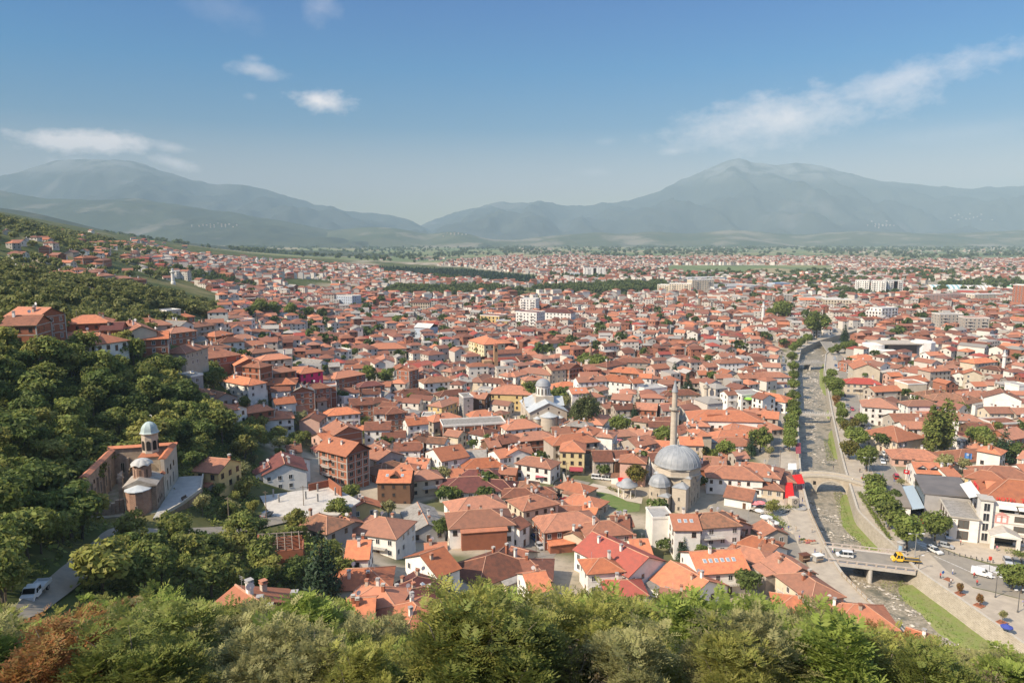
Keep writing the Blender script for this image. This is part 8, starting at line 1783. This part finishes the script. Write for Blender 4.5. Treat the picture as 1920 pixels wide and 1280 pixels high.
p = hit(1688,1036,0,60); t = thing('advert_column', 'round grey advertising column with pale posters at the bridge end', 'column', (p[0], p[1], .1)); part('column', MB().lathe([(.9,0),(.9,3.0),(1.1,3.05),(1.1,3.2),(.3,3.6)], 16), concrete, t); part('poster', MB().lathe([(.92,.8),(.92,2.4)], 6, a0=3.6, a1=4.6, cap=False), mat('poster_blue', (.25,.38,.5), .7), t)
def flag(u, v, label, m1, mk, mkm, H=5.5, w=2.4, h=1.5, z=0.):
    p = np.array(onz(u, v, z)); t = thing('flag', label, 'flag', (p[0], p[1], z)); part('pole', MB().tube([(0,0,0),(0,0,H)], .05, 6), galv, t); b = MB(); n = 8; vs = []
    for i in range(n+1): x = w*i/n; vs += [(x, .18*sin(i*1.1), H-.1-.12*i/n*3), (x, .18*sin(i*1.1+.3), H-.1-h-.16*i/n*3)]
    b.add(vs, [(2*i,2*i+1,2*i+3,2*i+2) for i in range(n)]); part('cloth', b, m1, t); e = MB()
    for (x, zz, r) in mk: e.lathe([(.001,-.03),(r,-.03),(r,.03),(.001,.03)], 12, (x,0)); e.v[-48:] = [(a, -.2-abs(b_)*0+c*1., H-.85+zz+(b_)) for a, b_, c in e.v[-48:]]
    part('mark', e, mkm, t)
flag(1692,906,'red flag with a pale emblem beside the white house with dormers',mat('flag_red', (.55,.02,.025), .8),[(.9,0,.38),(1.5,0,.14)],frame_w); flag(1806,878,'blue flag with a pale emblem before the villa',mat('flag_blue', (.10,.25,.55), .8),[(1.2,0,.5)],mat('pale_emblem', (.55,.6,.65), .8),6.5,3.,2.6)
# floodlight and shelter on the near slope
q = at(1274, 1240, 40); t = thing('floodlight', 'twin floodlights on a thin pole among the near bushes', 'floodlight', (q[0], q[1], q[2])); part('pole', MB().tube([(0,0,-6),(0,0,.1)], .06, 6), galv, t)
part('lamp_head', MB().lathe([(.42,0),(.36,.16),(.12,.34),(.05,.36)], 14), iron, t, loc=(-.52,0,.15)).rotation_euler = (0, -pi/2+.2, 0); part('lamp_head', MB().lathe([(.2,0),(.18,.2),(.08,.3)], 12), MATS['dish_white'], t, loc=(.0,-.1,.35)).rotation_euler = (pi/2-.5,0,0); part('crossbar', MB().box(-.55,.3,-.04,.04,-.02,.06), galv, t)
q = at(1783, 1248, 37); t = thing('sloping_panel', 'tilted dark panel on a metal frame among the near bushes', 'panel', (q[0], q[1], q[2])); part('panel', MB().box(-.55,.55,-.4,.4,0,.05), iron, t).rotation_euler = (.35,.25,0)
for x in (-.4,.4): part('leg', MB().tube([(x,0,-5),(x*.8,0,0)], .04, 5), galv, t)
# ------------------------------------------------------------------ people
def person_mesh():
    E_ = []; Vv = []; R_ = []
    def pt(p, r): Vv.append(p); R_.append(r); return len(Vv)-1
    def chain(i, pts):
        for p, r in pts: j = pt(p, r); E_.append((i, j)); i = j
        return i
    pel = pt((0,0,.95), .15); ch = chain(pel, [((0,0,1.1),.135),((0,0,1.3),.16),((0,.01,1.43),.13),((0,0,1.5),.06),((0,-.02,1.58),.085),((0,-.02,1.68),.10),((0,0,1.76),.06)])
    for s in (-1, 1):
        chain(pel, [((s*.1,0,.88),.10),((s*.11,-.02*s-.01,.5),.07),((s*.12,.04*s+.02,.1),.045),((s*.125,-.10+.04*s,.035),.035)])
        w = chain(3, [((s*.19,0,1.42),.065),((s*.25,.02,1.14),.045),((s*.25,-.08,.92),.032),((s*.25,-.10,.86),.034)])
        for k in range(4): chain(w, [((s*.25+.012*(k-1.5),-.115,.80),.010),((s*.25+.012*(k-1.5),-.125+.01*k,.765-.005*abs(k-1.5)),.008)])
        chain(w, [((s*.22,-.125,.83),.010)])
    me = bpy.data.meshes.new('body'); me.from_pydata(Vv, E_, []); o = bpy.data.objects.new('body', me); COL.objects.link(o); sk = o.modifiers.new('s', 'SKIN'); sk.use_smooth_shade = True
    for v, r in zip(me.skin_vertices[0].data, R_): v.radius = (r, r)
    me.skin_vertices[0].data[0].use_root = True; su = o.modifiers.new('u', 'SUBSURF'); su.levels = su.render_levels = 1
    dg = bpy.context.evaluated_depsgraph_get(); m2 = bpy.data.meshes.new_from_object(o.evaluated_get(dg)); bpy.data.objects.remove(o); return m2
PB_ = person_mesh(); skin = mat('skin', (.42,.24,.16), .6)
def person(u, v, top, trou, hair, yaw, label, z=None):
    p = hit(u, v, 0, 60); me = PB_.copy(); me.materials.clear()
    for m_ in (skin, top, trou, hair): me.materials.append(m_)
    for f in me.polygons: c = f.center; f.material_index = 3 if (c.z > 1.66 and c.y > -.06) or c.z > 1.73 else 0 if c.z > 1.5 or (abs(c.x) > .2 and c.z < 1.2) else 1 if c.z > .92 else 2
    t = thing('person', label, 'person', (p[0], p[1], (p[2]+.1) if z is None else z), yaw, None, me); return t
cl = lambda n, c: mat('cloth_'+n, c, .9)
ppl = [(1826,1084,'red',(.55,.04,.04),'dark',(.03,.03,.04),'person in a red top and dark trousers behind the white van'),(1786,1077,'white',(.6,.6,.58),'blue',(.05,.08,.18),'person in a white shirt walking on the plaza road'),(1869,1033,'pink',(.6,.2,.25),'grey',(.15,.15,.16),'person in a pink top before the hotel porch'),(1801,1022,'crimson',(.5,.05,.06),'dark',(.03,.03,.04),'person in crimson beside the hotel corner'),
 (1561,1037,'pale',(.55,.52,.46),'blue',(.05,.08,.18),'person in pale clothes at the bridge balustrade'),(1564,1038,'green',(.08,.22,.14),'dark',(.03,.03,.04),'person in green beside the pale one on the bridge'),(1498,1019,'navy',(.05,.06,.14),'dark',(.03,.03,.04),'person in navy beside the market stalls'),(1887,1179,'navy',(.05,.06,.14),'violet',(.12,.08,.2),'person under the navy umbrella on the plaza'),(1917,1136,'lilac',(.35,.34,.55),'pale',(.5,.48,.44),'person in lilac by the plaza flower bed'),
 (1612,886,'dark',(.03,.03,.04),'dark',(.03,.03,.04),'person in dark clothes near the stone bridge lamp'),(1618,895,'grey',(.15,.15,.16),'dark',(.03,.03,.04),'person in grey crossing toward the stone bridge'),(1562,889,'dark',(.03,.03,.04),'grey',(.15,.15,.16),'person standing on the hump of the stone bridge'),(1577,775,'grey',(.15,.15,.16),'blue',(.05,.08,.18),'person on the pavement by the narrow footbridge'),(1896,1015,'white',(.6,.6,.58),'dark',(.03,.03,.04),'person in white on the hotel terrace'),(1903,1016,'pink',(.6,.2,.25),'dark',(.03,.03,.04),'person in pink seated row end on hotel terrace'),(547,957,'white',(.6,.6,.58),'dark',(.03,.03,.04),'person in white beside the concrete slab house')]
PEOPLE = []
cols = dict(white=(.6,.6,.58), red=(.5,.05,.05), blue=(.06,.1,.3), grey=(.18,.18,.19), dark=(.03,.03,.04), beige=(.45,.38,.28), green=(.08,.22,.14))
for (u0, v0, su, sv2, n) in ((1395,938,14,5,7),(1470,1000,30,8,6),(1545,1040,40,2,5),(1620,905,12,6,4),(1800,1090,50,10,6),(1890,1012,14,3,6),(1660,905,10,8,3),(1040,900,14,6,5),(1500,930,6,20,5),(1340,845,10,6,4)):
    for _ in range(n):
        u, v = RC.gauss(u0, su), RC.gauss(v0, sv2); q = onz(u, v)
        if in_river(q[0], q[1], 1.5) and not 1030 < v < 1060: continue
        a, b = RC.choice(list(cols)), RC.choice(('dark','grey','blue','beige')); o = person(u, v, cl(a, cols[a]), cl(b, cols[b]), cl('dark', (.03,.03,.04)), RC.uniform(0, 6.3), ''); PEOPLE.append((o, f'person in a {a} top and {b} trousers', u, v, ''))
for i, (u, v, a, ca, b, cb, lb) in enumerate(ppl): person(u, v, cl(a, ca), cl(b, cb), cl('dark', (.03,.03,.04)), i*1.3, lb, 1.95 if 'hump' in lb else None)
# ------------------------------------------------------------------ labels that single each house and tree out
ORD = ['', 'second', 'third', 'fourth', 'fifth', 'sixth', 'seventh', 'eighth', 'ninth', 'tenth', 'eleventh', 'twelfth', 'thirteenth', 'fourteenth', 'fifteenth', 'sixteenth']
LM += [('the hot pink house', 585, 703), ('the red roofed white hall', 1150, 1040), ('the brown house with skylights', 740, 915), ('the twin poplars', 1762, 800), ('the brick house on the hill', 60, 605), ('the old grey roofed shed', 790, 965)]
def relation(u, v):
    n, a, b = min(LM, key=lambda q: (q[1]-u)**2+((q[2]-v)*1.5)**2)
    dx, dy = u-a, (v-b)*1.5
    if abs(dy) > abs(dx)*.8: r = 'beyond' if dy < 0 else 'this side of'
    elif u < 1500: r = 'riverward of' if dx > 0 else 'hillward of'
    else: r = 'riverward of' if dx < 0 else 'east of'
    return r, n, hypot(dx, dy)
STY = {1:'single-storey', 2:'two-storey', 3:'three-storey', 4:'four-storey', 5:'five-storey'}
def name_all(items):
    byl = {}
    for o, base, u, v, tail in items:
        r, n, d = relation(u, v); byl.setdefault((base, r, n), []).append((d, o))
    for (base, r, n), lst in byl.items():
        lst.sort(key=lambda q: q[0])
        for i, (d, o) in enumerate(lst): lb_ = f"{base}, {ORD[i]+' ' if ORD[i] else ('first ' if len(lst) > 1 else '')}{r} {n}"; o['label'] = lb_ if len(lb_.split()) < 15 else lb_.replace(' with ', ', ').replace(' roof,', ',')
items = []
for t, u, v, zc, k in HOUSES:
    if t.get('label'): continue
    nm = 'brick_house' if k['wall'] == 'bare brick' else 'cottage' if k['S'] == 1 else 'house'; t.name = nm
    t['category'] = 'house'; t['group'] = 'houses of the town'
    items.append((t, f"{k['wall']} {STY[k['S']]} house with {k['kind']} {k['roof']} roof" if k['kind'] != 'flat' else f"{k['wall']} {STY[k['S']]} flat roofed house", u, v, ''))
for o, u, v, zc, key, lb in TREES:
    if lb: continue
    items.append((o, LOOK[key], u, v, '')); o['group'] = 'trees of the town'
for L_, g in ((CARS, 'cars parked in the town streets'), (PEOPLE, 'people in the streets')):
    for q in L_: q[0]['group'] = g
    items += L_
name_all(items)
for o in list(bpy.data.objects):
    if o.name.split('.')[0] == 'bush':
        lb = o['label']; o.name = 'olive_bush' if 'olive' in lb else 'rusty_bush' if 'rusty' in lb else 'dark_bush' if 'dark' in lb else 'twiggy_bush' if 'twiggy' in lb else 'feathery_bush'; o['group'] = lb+' kind'
    if '_uv' in o.keys(): del o['_uv']
    g = o.get('group')
    if g and o.get('label') and (g.startswith('trees of the wood') or g.startswith('trees of the thicket') or g.startswith('trees on the bank') or g.startswith('trees in the gardens')): o['group'] = g+' '+o['label'].split(' in ')[0].split(' on ')[0]
